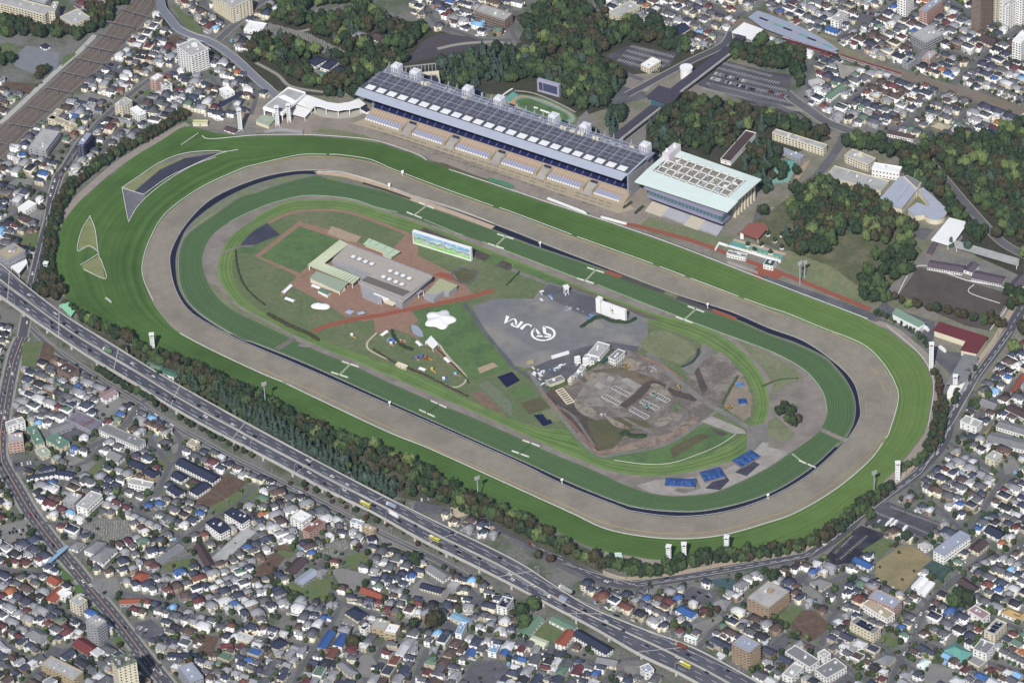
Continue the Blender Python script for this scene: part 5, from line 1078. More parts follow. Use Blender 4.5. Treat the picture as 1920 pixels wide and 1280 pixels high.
def train(a,b,n,cols,label,w=2.9,z=.3):
 A=G(*a,2); B=G(*b,2); r=thing('train',(A.x,A.y,z),math.atan2(B.y-A.y,B.x-A.x),label,'train'); Lt=(B-A).length/n
 for i in range(n):
  c=part(lambda m:m.box(i*Lt+.3,-w/2,.6,(i+1)*Lt-.3,w/2,3.7),'carriage',cols[0],r); part(lambda m:m.box(i*Lt+.8,-w/2-.03,1.9,(i+1)*Lt-.8,w/2+.03,2.8),'window_band',GLASS,c); part(lambda m:m.box(i*Lt+.35,-w/2+.15,3.71,(i+1)*Lt-.35,w/2-.15,4.0),'roof',cols[1],c)
TR=M('train_red','#7a2f38'); train((1467,72),(1570,103),7,(TR,RLIGHT),'red train with grey roofs left of the station platform end'); train((1575,106),(1690,142),7,(RLIGHT,TR),'red and white train on the railway past the station')
p=Px('station_roof','broad white flat roof of the station head house at the top','station',(1400,70)); p.canopy([(1372,60),(1395,42),(1431,55),(1410,75)],9,1,RWHITE); p.prism('concourse',[(1380,62),(1396,50),(1422,58),(1408,72)],0,7,GWALL,zp=8)
p=Px('platform_roof','long blue grey tapering platform roofs with skylight strips','station roof',(1500,65)); p.prism('roof',[(1403,32),(1420,20),(1445,28),(1500,50),(1545,74),(1572,92),(1562,97),(1500,78),(1430,52)],5.5,6.3,RBLUEG)
for i in range(9):
 t=i/8; u=1425+120*t; v=32+50*t; p.prism('skylight_strip',[(u,v),(u+16,v+6),(u+14,v+8),(u-2,v+2)],6.31,6.7,[GLASS,GWALL,RTEAL][i%3])
for i in range(8): p.posts('post',[(1432+i*16,42+i*6.2)],5.4)
WALKR=M('walk_roof','#47434f',var=.08)
p=Px('covered_walkway','long dark roofed raised walkway from the station towards the grandstand hall','walkway',(1320,130)); p.prism('roof',[(1360,87),(1376,85),(1367,99),(1272,172),(1257,166)],8.5,9.3,WALKR); p.prism('side_rail',[(1367,100),(1369,101),(1274,174),(1271,173)],6.5,8.6,RLIGHT); p.prism('floor',[(1360,87),(1376,85),(1367,99),(1272,172),(1257,166)],4.6,5.2,GWALL,zp=5.2)
p.prism('roof',[(1382,64),(1400,69),(1385,83),(1366,84)],8.5,9.2,WALKR)
p.posts('pillar',[(1345,102),(1325,118),(1305,133),(1285,149),(1272,160)],5,.8,GWALL)
p=Px('walkway_hall','square dark hip roofed hall joining the two covered walkways','hall',(1245,180)); p.prism('wall',[(1235,163),(1272,172),(1258,192),(1218,182)],0,9,GWALL,zp=9); r_=p.prism('roof',[(1235,160),(1278,173),(1258,196),(1211,181)],9.01,10.2,WALKR); p.prism('roof_ridge',[(1232,172),(1262,180),(1260,182),(1230,174)],10.21,11.2,WALKR)
p.prism('glass_front',[(1219,184),(1256,195),(1256,197),(1219,186)],1,7,GLASS_T,zp=7)
p=Px('covered_walkway','dark roofed raised walkway joining the hall to the grandstand','walkway',(1180,232)); p.prism('roof',[(1221,196),(1236,200),(1152,267),(1137,262)],8.5,9.3,WALKR); p.prism('side_rail',[(1237,201),(1239,202),(1155,268),(1152,267)],6.4,8.6,RLIGHT); p.prism('floor',[(1221,196),(1236,200),(1152,267),(1137,262)],4.6,5.2,GWALL,zp=5.2); p.posts('pillar',[(1220,206),(1200,222),(1180,238),(1160,254)],5,.8,GWALL)
p.prism('side_ramp',[(1240,198),(1248,200),(1226,230),(1217,229)],3,3.6,WALKR)
B=G(1287,145); r=thing('water_tower',(B.x,B.y,0),0,'round white cylindrical tower beside the covered walkway','tower'); part(lambda m:m.cyl(0,0,0,12,6.5,24),'drum',WWALL,r); part(lambda m:m.cyl(0,0,12.01,12.8,6.9,24),'rim',RWHITE,r)
# ---------------- larger buildings, lots and fields ----------------
def X(t,q): return (480*t[0]+q[0]/4,320*t[1]+q[1]/4)
def Bq(t,a,b,c,h,label,wall=WWALL,roof=RLIGHT,**k):
 name=k.pop('name','apartment_building'); cat=k.pop('cat','building')
 return bldg(name,label,cat,X(t,a),X(t,b),X(t,c),h,wall,roof,**k)
PINKR=M('roof_pink','#94797c',var=.1); LILR=M('roof_lilac','#75707c',var=.15,scale=.4,col2='#6a4a4c',var2=.8,scale2=.15); TANB=M('tan_brick','#9c8568',var=.08)
t=(0,0)
Bq(t,(-60,60),(335,115),(395,60),14,'long cream apartment slab at the top left corner behind trees',CREAM,RLIGHT,floors=5,bx=3,by=16,balc='l',ww=2.4)
Bq(t,(372,75),(410,95),(440,20),19,'tall narrow cream apartment wing joining the top left slab',CREAM,RLIGHT,floors=6,bx=3,by=2)
Bq(t,(412,148),(545,190),(672,130),14,'cream angled apartment block with balconies above the railway yard',CREAM,RLIGHT,floors=5,bx=5,by=5,balc='f')
Bq(t,(200,-5),(340,25),(380,-10),16,'grey apartment slab cut by the top left picture edge',GWALL,RLIGHT,floors=5,bx=3,by=8)
Bq(t,(660,20),(740,45),(790,15),10,'flat grey roofed cream block among trees left of the railway top',CREAM,RBROWN,floors=3)
Bq(t,(1330,345),(1430,425),(1560,370),24,'white ten storey apartment tower beside the blue grey viaduct',WWALL,RLIGHT,floors=9,bx=5,by=5,balc='f',pent=1,ww=2.2)
Bq(t,(1127,585),(1168,607),(1225,570),15,'slim ochre sided five storey block by the upper left street',PWALL,RWHITE,floors=5,bx=2,by=1)
Bq(t,(1183,620),(1243,655),(1290,635),9,'white three storey block with grey roof joined to the ochre block',WWALL,RGREY,floors=3)
Bq(t,(872,775),(915,805),(990,755),15,'pale yellow five storey block beside the upper left street',CREAM,RLIGHT,floors=5,bx=4,by=2,balc='l')
Bq(t,(948,830),(1045,870),(1095,848),9,'white three storey terrace right of the pale yellow block',WWALL,RWHITE,floors=3,bx=4,by=4)
Bq(t,(362,885),(545,965),(580,940),6.5,'long low cream building of the L shaped pair by the railway',CREAM,RTAN,floors=2)
Bq(t,(365,880),(405,900),(475,830),6.5,'short cream wing of the L shaped pair by the railway',CREAM,RTAN,floors=2)
Bq(t,(220,1095),(345,1130),(450,990),9,'wide grey roofed office block left of the street beside the turf',GWALL,RLIGHT,floors=3,bx=7,by=3,balc='f',name='office_building')
Bq(t,(585,1070),(625,1090),(695,1000),17,'dark narrow apartment slab beside the upper left street',NWALL,RBLUEG,floors=6,bx=5,by=2,balc='f')
Bq(t,(1560,-20),(1740,60),(1890,-10),20,'large beige apartment block cut by the top edge near the viaduct',CREAM,RLIGHT,floors=7,bx=6,by=8,balc='l')
Bq(t,(1760,100),(1785,115),(1815,90),8,'small white three storey block near the top left crossing',WWALL,RWHITE,floors=3)
Bq(t,(1850,190),(1960,240),(2000,180),5,'white roofed store beside the parking at the upper left',WWALL,RWHITE,floors=1,name='store')
Bq(t,(1645,670),(1690,715),(1760,690),7,'white flat roofed house right of the top left tower',WWALL,RWHITE,floors=2,name='large_house',cat='house')
Bq(t,(290,335),(335,355),(375,335),5,'small park house with dark solar roof on the gravel ground',WWALL,RNAVY,floors=1,style='hip',name='park_house',cat='house')
Bq(t,(1625,775),(1650,795),(1830,690),3.5,'long narrow dark roofed shed near the viaduct bend',GWALL,RNAVY,floors=1,style='gable',name='shed',cat='shed')
Bq(t,(1450,905),(1555,925),(1560,905),4,'long yellow green shed roof at the top corner of the turf',CREAM,M('lime_roof','#a3b060'),floors=1,bx=1,by=1,units=0,name='shed',cat='shed')
Bq(t,(1665,970),(1755,985),(1785,960),4,'brown roofed shed beside the white lattice tower',WWALL,RBROWN,floors=1,style='gable',name='shed',cat='shed')
t=(1,0)
Bq(t,(1640,85),(1865,155),(1925,105),13,'grey four storey school like slab near the top centre',BWALL,RLIGHT,floors=4,bx=2,by=13,balc='l',name='school_building')
for a,b,c,l in (((372,445),(440,475),(525,430),'left dark hip roof of the temple group in the wood'),((478,485),(545,505),(622,440),'middle dark hip roof of the temple group in the wood'),((540,515),(645,550),(715,505),'right dark hip roof of the temple group in the wood')): Bq(t,a,b,c,8,l,WWALL,RNAVY,floors=1,style='hip',name='temple',cat='temple')
Bq(t,(443,555),(495,575),(538,545),4,'small pale green roofed hut beside the temple',CREAM,RGREEN,floors=1,style='hip',name='hut',cat='hut')
Bq(t,(715,250),(780,270),(830,235),7,'grey hip roof half hidden in the upper wood, left one',WWALL,RGREY,floors=1,style='hip',name='temple',cat='temple'); Bq(t,(855,245),(940,300),(1000,260),7,'grey hip roof half hidden in the upper wood, right one',WWALL,RBROWN,floors=1,style='hip',name='temple',cat='temple')
t=(2,0)
Bq(t,(728,92),(802,132),(960,50),8,'low cream hall with flat grey roof at the upper wood edge',CREAM,RLIGHT,floors=2,bx=7,by=3,name='hall'); Bq(t,(960,490),(1030,515),(1115,460),7,'cream two storey office with white roof in the car park',CREAM,RWHITE,floors=2,bx=5,by=3,name='office_building')
Bq(t,(1180,205),(1245,245),(1335,190),6,'white house group with dark solar roof by the upper lane',WWALL,RNAVY,floors=2,style='gable',name='large_house',cat='house')
Bq(t,(1560,1200),(1640,1215),(1830,1000),5,'long dark roofed shelter in the park behind the mint stand',WWALL,RBROWN,floors=1,bx=1,by=1,units=0,name='shelter',cat='shelter')
t=(3,0)
Bq(t,(983,118),(1032,150),(1095,95),42,'white high rise tower cut by the top edge, leftmost of the towers',WWALL,RWHITE,gb=1,floors=13,bx=4,by=3)
Bq(t,(1145,65),(1190,92),(1312,0),18,'brown sided long apartment slab right of the white high rise',PWALL,RBLUEG,floors=6,bx=8,by=2,balc='f')
Bq(t,(1525,215),(1590,248),(1680,195),46,'tall brown brick apartment tower at the top right',BWALL,RBROWN,gb=1,floors=15,bx=3,by=3,balc='f')
Bq(t,(1690,160),(1705,170),(1765,135),34,'slim beige tower behind the brown brick tower',CREAM,RLIGHT,gb=1,floors=11,bx=3,by=1); Bq(t,(1735,165),(1755,175),(1815,140),44,'slim white windowless tower at the top right corner',WWALL,RWHITE,gb=1,floors=10,bx=1,by=1)
Bq(t,(1755,205),(1800,225),(1870,180),28,'white and dark block at the top right corner by the slim tower',WWALL,RLIGHT,gb=1,floors=9,bx=4,by=2); Bq(t,(1870,180),(1900,200),(1990,140),34,'white block cut by the top right picture corner',WWALL,RWHITE,gb=1,floors=11,bx=4,by=2)
Bq(t,(1062,268),(1182,325),(1312,258),12,'grey four storey apartment block with long balconies at the top right',GWALL,RLIGHT,floors=4,bx=8,by=6,balc='fl',ww=2.4)
Bq(t,(475,140),(530,165),(605,100),9,'grey flat roofed three storey block right of the station roofs',WWALL,RLIGHT,floors=3); Bq(t,(432,205),(515,238),(548,208),6,'blue roofed white hall beside the upper right railway',WWALL,RBLUE,floors=2,style='gable',name='hall')
Bq(t,(22,1008),(415,1115),(442,1088),9,'long pale yellow office with grey roof behind the park trees',CREAM,RLIGHT,floors=3,bx=2,by=16,name='office_building')
Bq(t,(550,1185),(750,1235),(807,1190),9,'pale yellow three storey office right of the park road',CREAM,RLIGHT,floors=3,bx=3,by=9,name='office_building',pent=1); Bq(t,(790,1240),(985,1295),(1005,1255),10,'bright white two storey office next to the pale yellow office',WWALL,RWHITE,floors=2,bx=2,by=8,name='office_building',fascia=RWHITE)
Bq(t,(908,965),(1085,1030),(1102,1005),6,'long white hall with brown roof by the curved upper right road',WWALL,RBROWN,floors=1,style='gable',bx=2,by=10,name='hall'); Bq(t,(1232,920),(1335,965),(1378,925),6,'brown walled villa with olive roof at the upper right',BWALL,RTAN,floors=1,style='hip',name='villa',cat='house')
Bq(t,(430,700),(468,725),(582,640),8,'long grey green apartment with balconies at the upper right',WWALL,RGREEN,floors=2,bx=8,by=2,balc='f',style='gable'); Bq(t,(292,590),(345,620),(425,590),7,'white hip roofed apartment house beside the wood, upper right',WWALL,RLIGHT,floors=2,style='hip')
Bq(t,(1165,425),(1215,450),(1260,400),9,'pinkish grey three storey block in the upper right houses',PWALL,RLIGHT,floors=3); Bq(t,(1085,430),(1140,455),(1200,375),5,'grey low arched warehouse in the upper right houses',GWALL,RGREY,floors=1,style='gable',name='warehouse')
Bq(t,(1010,455),(1050,480),(1110,445),8,'grey block with two solar panels by the upper right railway',GWALL,RLIGHT,floors=3,solar=2); Bq(t,(1850,430),(1895,470),(1960,400),24,'white tall block at the right edge near the top',WWALL,RWHITE,gb=1,floors=8,bx=4,by=3,balc='l')
Bq(t,(1580,270),(1680,320),(1745,275),8,'brown roofed long block in the upper right houses',CREAM,RBROWN,floors=2,style='gable')
Bq(t,(78,1245),(150,1275),(212,1190),4.5,'teal roofed play hall with white stripes in the park',WWALL,RTEAL,floors=1,style='hip',name='play_hall',cat='hall'); Bq(t,(75,1150),(240,1195),(272,1170),4,'long blue grey roofed shelter above the teal play hall',GWALL,RBLUEG,floors=1,name='shelter',cat='shelter')
t=(0,1)
Bq(t,(-30,615),(62,668),(188,598),15,'grey factory hall with rooftop box left of the street, by the expressway',GWALL,RTAN,floors=3,bx=6,by=3,name='factory',pent=1)
p=Px('canopy','white slanted canopy roof between grey factory and street','canopy',(35,500)); p.canopy([X(t,q) for q in ((78,718),(198,662),(206,690),(140,772))],7,1,RWHITE)
Bq(t,(135,278),(190,305),(272,250),6,'bright white roofed workshop left of the upper left street',WWALL,RWHITE,floors=1,name='workshop',units=0); Bq(t,(130,338),(190,372),(242,340),7,'brown roofed apartment house left of the upper left street',CREAM,RBROWN,floors=2,style='hip'); Bq(t,(512,15),(562,42),(622,8),8,'pale yellow block beside the tree row at the upper left street',CREAM,RLIGHT,floors=2)
p=Px('canopy','mint green flat roof at the lower left corner of the turf','canopy',(125,580)); p.canopy([(110.6,572),(127.5,565),(143,579),(132.5,594)],3.6,.5,M('bright_mint','#7fc49a',rough=.6,var=.04))
p=Px('canopy','mint green striped roof at the bottom bend of the turf','canopy',(1160,1050)); q=[(1152,1035),(1165,1035),(1172,1059),(1155,1057)]; p.canopy(q,3.6,.5,MATS['bright_mint']); quadribs(p,q[0],q[3],q[2],q[1],3.6,6,RMINT)
t=(0,2)
Bq(t,(818,603),(1033,790),(1090,745),7,'very long white two storey block with grey roof below the expressway',WWALL,RGREY,floors=2,bx=3,by=16,fascia=RLIGHT)
Bq(t,(1325,885),(1590,1035),(1652,990),8,'longest navy roofed white terrace of the courtyard group',WWALL,RNAVY,floors=2,style='gable',bx=3,by=14); Bq(t,(1415,1092),(1478,1130),(1575,1065),8,'navy roofed white block at the lower right of the courtyard group',WWALL,RNAVY,floors=2,style='gable',bx=5,by=3); Bq(t,(1235,1088),(1325,1142),(1385,1108),8,'navy hip roofed white block at the lower left of the courtyard group',WWALL,RNAVY,floors=2,style='hip'); Bq(t,(1283,985),(1355,1030),(1412,990),7,'navy roofed white block at the upper left of the courtyard group',WWALL,RNAVY,floors=2,style='gable')
Bq(t,(738,395),(790,428),(886,375),7,'dusty pink roofed workshop below the expressway',WWALL,PINKR,floors=2,name='workshop',style='shed'); Bq(t,(508,578),(680,668),(765,602),4.5,'wide lilac and rust striped workshop roof beside the gravel lot',GWALL,LILR,floors=1,name='workshop',units=0,fascia=RBLUEG); Bq(t,(350,635),(395,685),(556,630),4.5,'grey corrugated sheds left of the lilac workshop roof',GWALL,RGREY,floors=1,style='shed',name='shed',cat='shed')
Bq(t,(48,605),(62,640),(188,598),10,'white three storey block nearest the avenue at left',WWALL,RLIGHT,floors=3); Bq(t,(55,700),(62,758),(176,742),13,'pink fronted four storey block beside the avenue at left',PWALL,RLIGHT,floors=4,bx=4,by=2)
Bq(t,(228,640),(270,772),(332,755),6,'long narrow green roofed block of the left green pair',CREAM,RGREEN,floors=2,fascia=RTEAL); Bq(t,(338,738),(455,798),(522,755),6,'green roofed cream block right of the left green pair',CREAM,RGREEN,floors=2,fascia=RTEAL); Bq(t,(243,822),(318,868),(388,838),4,'low pale green roof beside the green roofed pair',CREAM,M('roof_palegreen','#93a08a'),floors=1,name='hall')
Bq(t,(190,1000),(200,1022),(418,985),7,'long navy roofed white terrace near the avenue',WWALL,RNAVY,floors=2,style='gable'); Bq(t,(290,940),(300,965),(412,935),8,'navy roofed block behind the long navy terrace',GWALL,RNAVY,floors=2,style='hip'); Bq(t,(432,960),(540,1000),(560,965),7,'navy roofed white terrace beside the small parking at left',WWALL,RNAVY,floors=2,style='gable')
Bq(t,(480,1182),(555,1218),(616,1155),10,'grey balcony block, left of the two grey blocks at the left',GWALL,RLIGHT,floors=3,balc='f'); Bq(t,(583,1218),(652,1258),(766,1150),10,'grey balcony block, right of the two grey blocks at the left',WWALL,RLIGHT,floors=3,balc='f'); Bq(t,(965,1055),(1125,1098),(1153,1058),7,'white two storey clinic with flat roof in the left houses',WWALL,RLIGHT,floors=2,bx=2,by=7)
Bq(t,(438,195),(522,252),(592,205),9,'brown walled dark roofed block beside the expressway street',BWALL,RBROWN,floors=3,balc='l')
Bq(t,(1090,160),(1190,212),(1225,178),6,'green roofed pink store, left of the pair above the expressway',PWALL,RGREEN,floors=1,name='store',style='shed'); Bq(t,(1200,210),(1302,258),(1336,225),6.5,'green roofed white store, right of the pair above the expressway',WWALL,M('roof_dgreen','#3f6b58'),floors=1,name='store',style='shed')
Bq(t,(1405,760),(1460,790),(1500,755),6,'beige flat roofed house beside the grey gravel yard',CREAM,RTAN,floors=2,name='large_house',cat='house'); Bq(t,(955,890),(1060,945),(1105,905),8,'navy hip roofed tan block below the long white block',YWALL,RNAVY,floors=2,style='hip'); Bq(t,(1065,955),(1145,1005),(1195,970),8,'navy hip roofed tan block closest to the courtyard group',YWALL,RNAVY,floors=2,style='hip')
Bq(t,(815,820),(880,880),(945,830),8,'dark hip roofed villa with white gable below the long white block',WWALL,RGREY,floors=2,style='gable',name='villa',cat='house')
t=(0,3)
Bq(t,(835,1095),(882,1168),(1025,1118),45,'tall beige high rise with roof garden at the bottom left corner',CREAM,M('roof_garden','#4e5545',var=.3,scale=.8,col2='#8a8474',var2=.7,scale2=.2),floors=14,bx=4,by=3,fascia=RGREEN,units=6)
Bq(t,(650,808),(725,866),(797,818),21,'grey seven storey balcony block with penthouse left of the avenue',GWALL,RLIGHT,floors=7,bx=3,by=3,balc='f',pent=1); Bq(t,(523,660),(592,702),(652,660),12,'cream four storey block with pale flat roof left of the avenue',CREAM,RLIGHT,floors=4,bx=3,by=3)
Bq(t,(680,310),(765,355),(875,250),11,'large grey hip roofed temple hall right of the avenue',WWALL,RGREY,floors=2,style='hip',name='temple',cat='temple',balc='f'); Bq(t,(638,250),(705,290),(795,208),9,'second grey hip roofed temple hall behind the large one',WWALL,RGREY,floors=1,style='hip',name='temple',cat='temple'); Bq(t,(520,235),(580,268),(640,212),6,'small grey hip roofed temple house by the footbridge',WWALL,RGREY,floors=1,style='hip',name='temple',cat='temple')
Bq(t,(345,495),(410,532),(472,490),7,'orange red roofed house left of the avenue, upper one',CREAM,RORNG,floors=2,style='gable',name='large_house',cat='house'); Bq(t,(348,618),(402,655),(485,572),7,'orange red roofed house with cream wall left of the avenue, lower one',CREAM,RORNG,floors=2,style='gable',name='large_house',cat='house'); Bq(t,(440,595),(490,640),(540,605),6,'white flat roofed shop joined to the orange red roofed house',WWALL,RWHITE,floors=2,name='shop')
Bq(t,(568,950),(655,1045),(738,990),7,'large maroon gabled roof left of the avenue',BWALL,RRED,floors=2,style='gable',name='large_house',cat='house'); Bq(t,(190,880),(300,962),(378,905),8,'white two storey apartment with grey green hip roof at the left',WWALL,RGREY,floors=2,style='hip',bx=4,by=5); Bq(t,(358,1098),(552,1255),(625,1195),9,'long cream and ochre block with flat grey roof at the bottom left',YWALL,RLIGHT,floors=3,bx=3,by=9,balc='l')
Bq(t,(1523,88),(1652,160),(1722,122),11,'white three storey apartment with navy roof, left of the twin slabs',WWALL,RNAVY,floors=3,bx=4,by=6,balc='l',fascia=RNAVY); Bq(t,(1678,8),(1812,84),(1874,45),11,'white three storey apartment with navy roof, right of the twin slabs',WWALL,RNAVY,floors=3,bx=4,by=6,balc='l',fascia=RNAVY)
Bq(t,(1370,1150),(1420,1275),(1525,1235),12,'blue grey roofed block with stepped floors at the bottom edge',GWALL,RBLUEG,floors=4,bx=4,by=4); Bq(t,(1245,1035),(1255,1072),(1470,1078),5,'long navy roof beside the brown field near the bottom',WWALL,RNAVY,floors=1,style='gable',bx=8,by=1,name='shed',cat='shed')
Bq(t,(883,640),(895,672),(1052,665),6,'rust red roofed workshop right of the avenue',GWALL,RORNG,floors=1,style='gable',name='workshop'); Bq(t,(972,478),(1060,505),(1128,450),6,'orange tiled old house right of the avenue',WWALL,RORNG,floors=2,style='hip',name='large_house',cat='house')
Bq(t,(1170,350),(1205,385),(1385,268),2.4,'long grey plastic covered greenhouse bed, left one',GWALL,RGREY,floors=1,bx=1,by=1,units=0,name='greenhouse',cat='greenhouse'); Bq(t,(1605,325),(1680,372),(1925,150),2.4,'long grey plastic covered greenhouse bed, right one',GWALL,RLIGHT,floors=1,bx=1,by=1,units=0,name='greenhouse',cat='greenhouse')
Bq(t,(1360,265),(1540,395),(1610,375),3.5,'long narrow brown shed beside the grey greenhouse beds',BWALL,RBROWN,floors=1,style='gable',name='shed',cat='shed'); Bq(t,(1630,980),(1655,1010),(1745,1000),5,'maroon roofed house beside the brown field',WWALL,RRED,floors=1,style='gable',name='large_house',cat='house')
t=(1,3)
Bq(t,(248,42),(345,82),(422,25),9,'white three storey apartment with pale roof below the expressway street',WWALL,RWHITE,floors=3,balc='f',fascia=RLIGHT); Bq(t,(352,130),(400,160),(518,78),9,'brick red flat roofed block beside the white apartment',PWALL,M('roof_brick','#7c5449',var=.1),floors=3)
Bq(t,(298,492),(350,532),(472,445),5,'blue grey metal hall roof in the middle of the lower left',GWALL,RBLUEG,floors=1,style='shed',name='hall'); Bq(t,(440,430),(490,465),(545,415),6,'dark grey hip roof joined to the blue grey metal hall',GWALL,RGREY,floors=1,style='hip',name='hall'); Bq(t,(222,402),(290,442),(385,345),8,'purple brown gabled apartment beside small fields',GWALL,RBROWN,floors=2,style='gable',bx=5,by=3)
Bq(t,(462,985),(520,1008),(598,885),9,'long bright blue roofed hall near the bottom edge, left one',YWALL,RBLUE,floors=2,style='gable',name='hall'); Bq(t,(580,965),(640,990),(695,910),9,'bright blue roofed house near the bottom edge, right one',WWALL,RBLUE,floors=2,style='gable',name='large_house',cat='house')
Bq(t,(875,840),(965,882),(1008,822),9,'ochre walled flat block, left of the ochre pair',YWALL,RLIGHT,floors=2,ww=2.4); Bq(t,(966,884),(1045,912),(1082,850),9,'ochre walled flat block, right of the ochre pair',YWALL,RWHITE,floors=2,ww=2.4); Bq(t,(788,568),(930,640),(970,600),6,'long rusty red gabled shed beside the grey asphalt lot',BWALL,RORNG,floors=1,style='gable',name='shed',cat='shed')
Bq(t,(1246,520),(1382,592),(1410,555),6,'dark roofed cream terrace standing in the asphalt lot',CREAM,RNAVY,floors=2,style='gable',bx=2,by=8); Bq(t,(1266,408),(1400,490),(1463,450),7,'grey roofed white terrace beside the expressway street loop',WWALL,RGREY,floors=2,style='gable',bx=3,by=8); Bq(t,(1438,545),(1500,572),(1532,540),5,'pale grey small warehouse at the corner of the asphalt lot',GWALL,RLIGHT,floors=1,units=0,name='warehouse')
Bq(t,(1453,775),(1580,835),(1622,800),6,'sky blue roofed cream workshop near the expressway',CREAM,RSKY,floors=1,style='shed',name='workshop'); Bq(t,(716,60),(790,98),(812,72),9,'white small flat beside the expressway street',WWALL,RBLUEG,floors=3); Bq(t,(794,102),(880,142),(903,122),7,'ochre flat beside the expressway street',YWALL,RTAN,floors=2)
Bq(t,(560,1140),(705,1215),(765,1185),7,'long dark grey hip roofed kindergarten at the bottom edge',CREAM,RGREY,floors=2,style='hip',name='kindergarten'); Bq(t,(800,175),(850,205),(905,190),8,'white cube house with navy hip roof by the cemetery',WWALL,RNAVY,floors=2,style='hip',name='large_house',cat='house'); Bq(t,(1810,690),(1880,720),(1930,650),9,'white block with three dark solar panels left of the expressway',WWALL,RGREY,floors=3,solar=3)
Bq(t,(1500,895),(1540,915),(1580,830),10,'white blue roofed factory wing with orange chimney stub',WWALL,RSKY,floors=2,name='factory'); Bq(t,(55,980),(150,1010),(245,960),7,'large navy hip roofed old house at the bottom left centre',CREAM,RNAVY,floors=1,style='hip',name='villa',cat='house'); Bq(t,(1740,1040),(1800,1055),(1830,1000),6,'sky blue flat roofed house at the bottom centre',WWALL,RSKY,floors=2,name='large_house',cat='house')
Bq(t,(676,720),(760,790),(838,740),7,'large dark hip roofed house beside the small parking ground',CREAM,RNAVY,floors=2,style='hip',name='villa',cat='house'); Bq(t,(785,860),(815,885),(858,850),9,'narrow white house with solar panels beside the ochre pair',WWALL,RLIGHT,floors=3,solar=1,name='large_house',cat='house')
t=(2,3)
Bq(t,(52,882),(125,918),(242,788),5,'mint green roofed school wing, left one below the expressway',WWALL,RGREEN,floors=1,style='shed',name='school_building'); Bq(t,(272,805),(440,882),(492,840),5,'mint green roofed school wing, right one below the expressway',WWALL,RGREEN,floors=1,style='shed',name='school_building'); Bq(t,(132,950),(238,1002),(278,960),4,'pale ribbed greenhouse beside the round green yard',WWALL,PG,floors=1,style='shed',name='greenhouse',cat='greenhouse')
Bq(t,(338,940),(395,982),(472,885),9,'orange red steep roofed hall beside the school yard',WWALL,RORNG,floors=2,style='gable',name='hall'); Bq(t,(485,875),(700,1042),(758,1000),9,'long white terrace with navy roof below the expressway',WWALL,RNAVY,floors=2,style='gable',bx=3,by=12); Bq(t,(642,1075),(780,1138),(805,1085),7,'grey roofed beige terrace near the bottom expressway',CREAM,RGREY,floors=2,style='gable')
Bq(t,(1648,985),(1782,1050),(1862,985),21,'brown seven storey balcony block right of the expressway',TANB,RBLUEG,floors=7,bx=4,by=5,balc='fl',ww=2.2); Bq(t,(1778,630),(1925,720),(2080,595),14,'tan five storey balcony block near the lower right road',TANB,RLIGHT,floors=5,bx=7,by=5,balc='fl',pent=1,ww=2.2)
Bq(t,(1238,702),(1340,775),(1392,735),7,'bright blue hip roofed old house right of the expressway',WWALL,RBLUE,floors=1,style='hip',name='large_house',cat='house'); Bq(t,(1510,650),(1600,700),(1650,640),6,'grey solar roofed house beside the small car park',GWALL,RGREY,floors=1,style='hip',name='large_house',cat='house'); Bq(t,(1660,530),(1720,560),(1780,510),8,'grey hip roofed house beside the dark tennis court',WWALL,RGREY,floors=2,style='hip',name='large_house',cat='house')
Bq(t,(928,1170),(1000,1205),(1065,1180),8,'white blue roofed block inside the curving slip road',WWALL,RBLUEG,floors=2); Bq(t,(1225,880),(1290,920),(1380,950),7,'mint roofed pale house group right of the expressway',WWALL,RMINT,floors=2,style='hip',name='large_house',cat='house')
t=(3,3)
Bq(t,(1245,280),(1318,325),(1518,180),11,'long white three storey slab with pale blue roof at the lower right',WWALL,RBLUEG,floors=3,bx=10,by=3,balc='f',fascia=RBLUEG); Bq(t,(768,622),(945,718),(1005,662),11,'pink four storey apartment with pale blue roof at the lower right',PWALL,RBLUEG,floors=4,bx=3,by=8,balc='l',fascia=PWALL); Bq(t,(703,692),(892,802),(952,762),8,'white two storey block with tan roof before the pink apartment',WWALL,RTAN,floors=2,bx=3,by=9,balc='l')
Bq(t,(608,832),(792,915),(846,872),10,'cream three storey apartment with two dark solar arrays',CREAM,RGREY,floors=3,bx=3,by=7,balc='l',solar=2); Bq(t,(133,1045),(312,1162),(387,1112),7,'grey flat roofed terrace of the lower right L group, upper one',WWALL,RGREY,floors=2,bx=3,by=8); Bq(t,(328,1190),(440,1245),(592,1160),7,'grey flat roofed hall of the lower right L group, largest one',WWALL,RGREY,floors=2,bx=7,by=4,name='hall'); Bq(t,(105,1215),(180,1245),(268,1162),7,'pale grey roofed white block at the bottom of the L group',WWALL,RLIGHT,floors=2); Bq(t,(363,1060),(420,1092),(472,1062),7,'small grey roofed white block beside the L group',WWALL,RLIGHT,floors=2)
Bq(t,(1290,1022),(1450,1092),(1540,1025),6,'large teal green roofed house at the lower right',GWALL,RTEAL,floors=1,style='hip',name='villa',cat='house'); Bq(t,(1123,1120),(1172,1152),(1226,1100),5,'pale mint roofed hut beside the pinkish gravel lot',WWALL,RMINT,floors=1,style='hip',name='hut',cat='hut'); Bq(t,(1318,652),(1400,685),(1452,650),5,'green roofed house hidden by trees at the lower right',CREAM,RGREEN,floors=1,style='gable',name='large_house',cat='house'); Bq(t,(1493,740),(1610,802),(1667,762),8,'white block with pinkish roof at the lower right',WWALL,PINKR,floors=2)
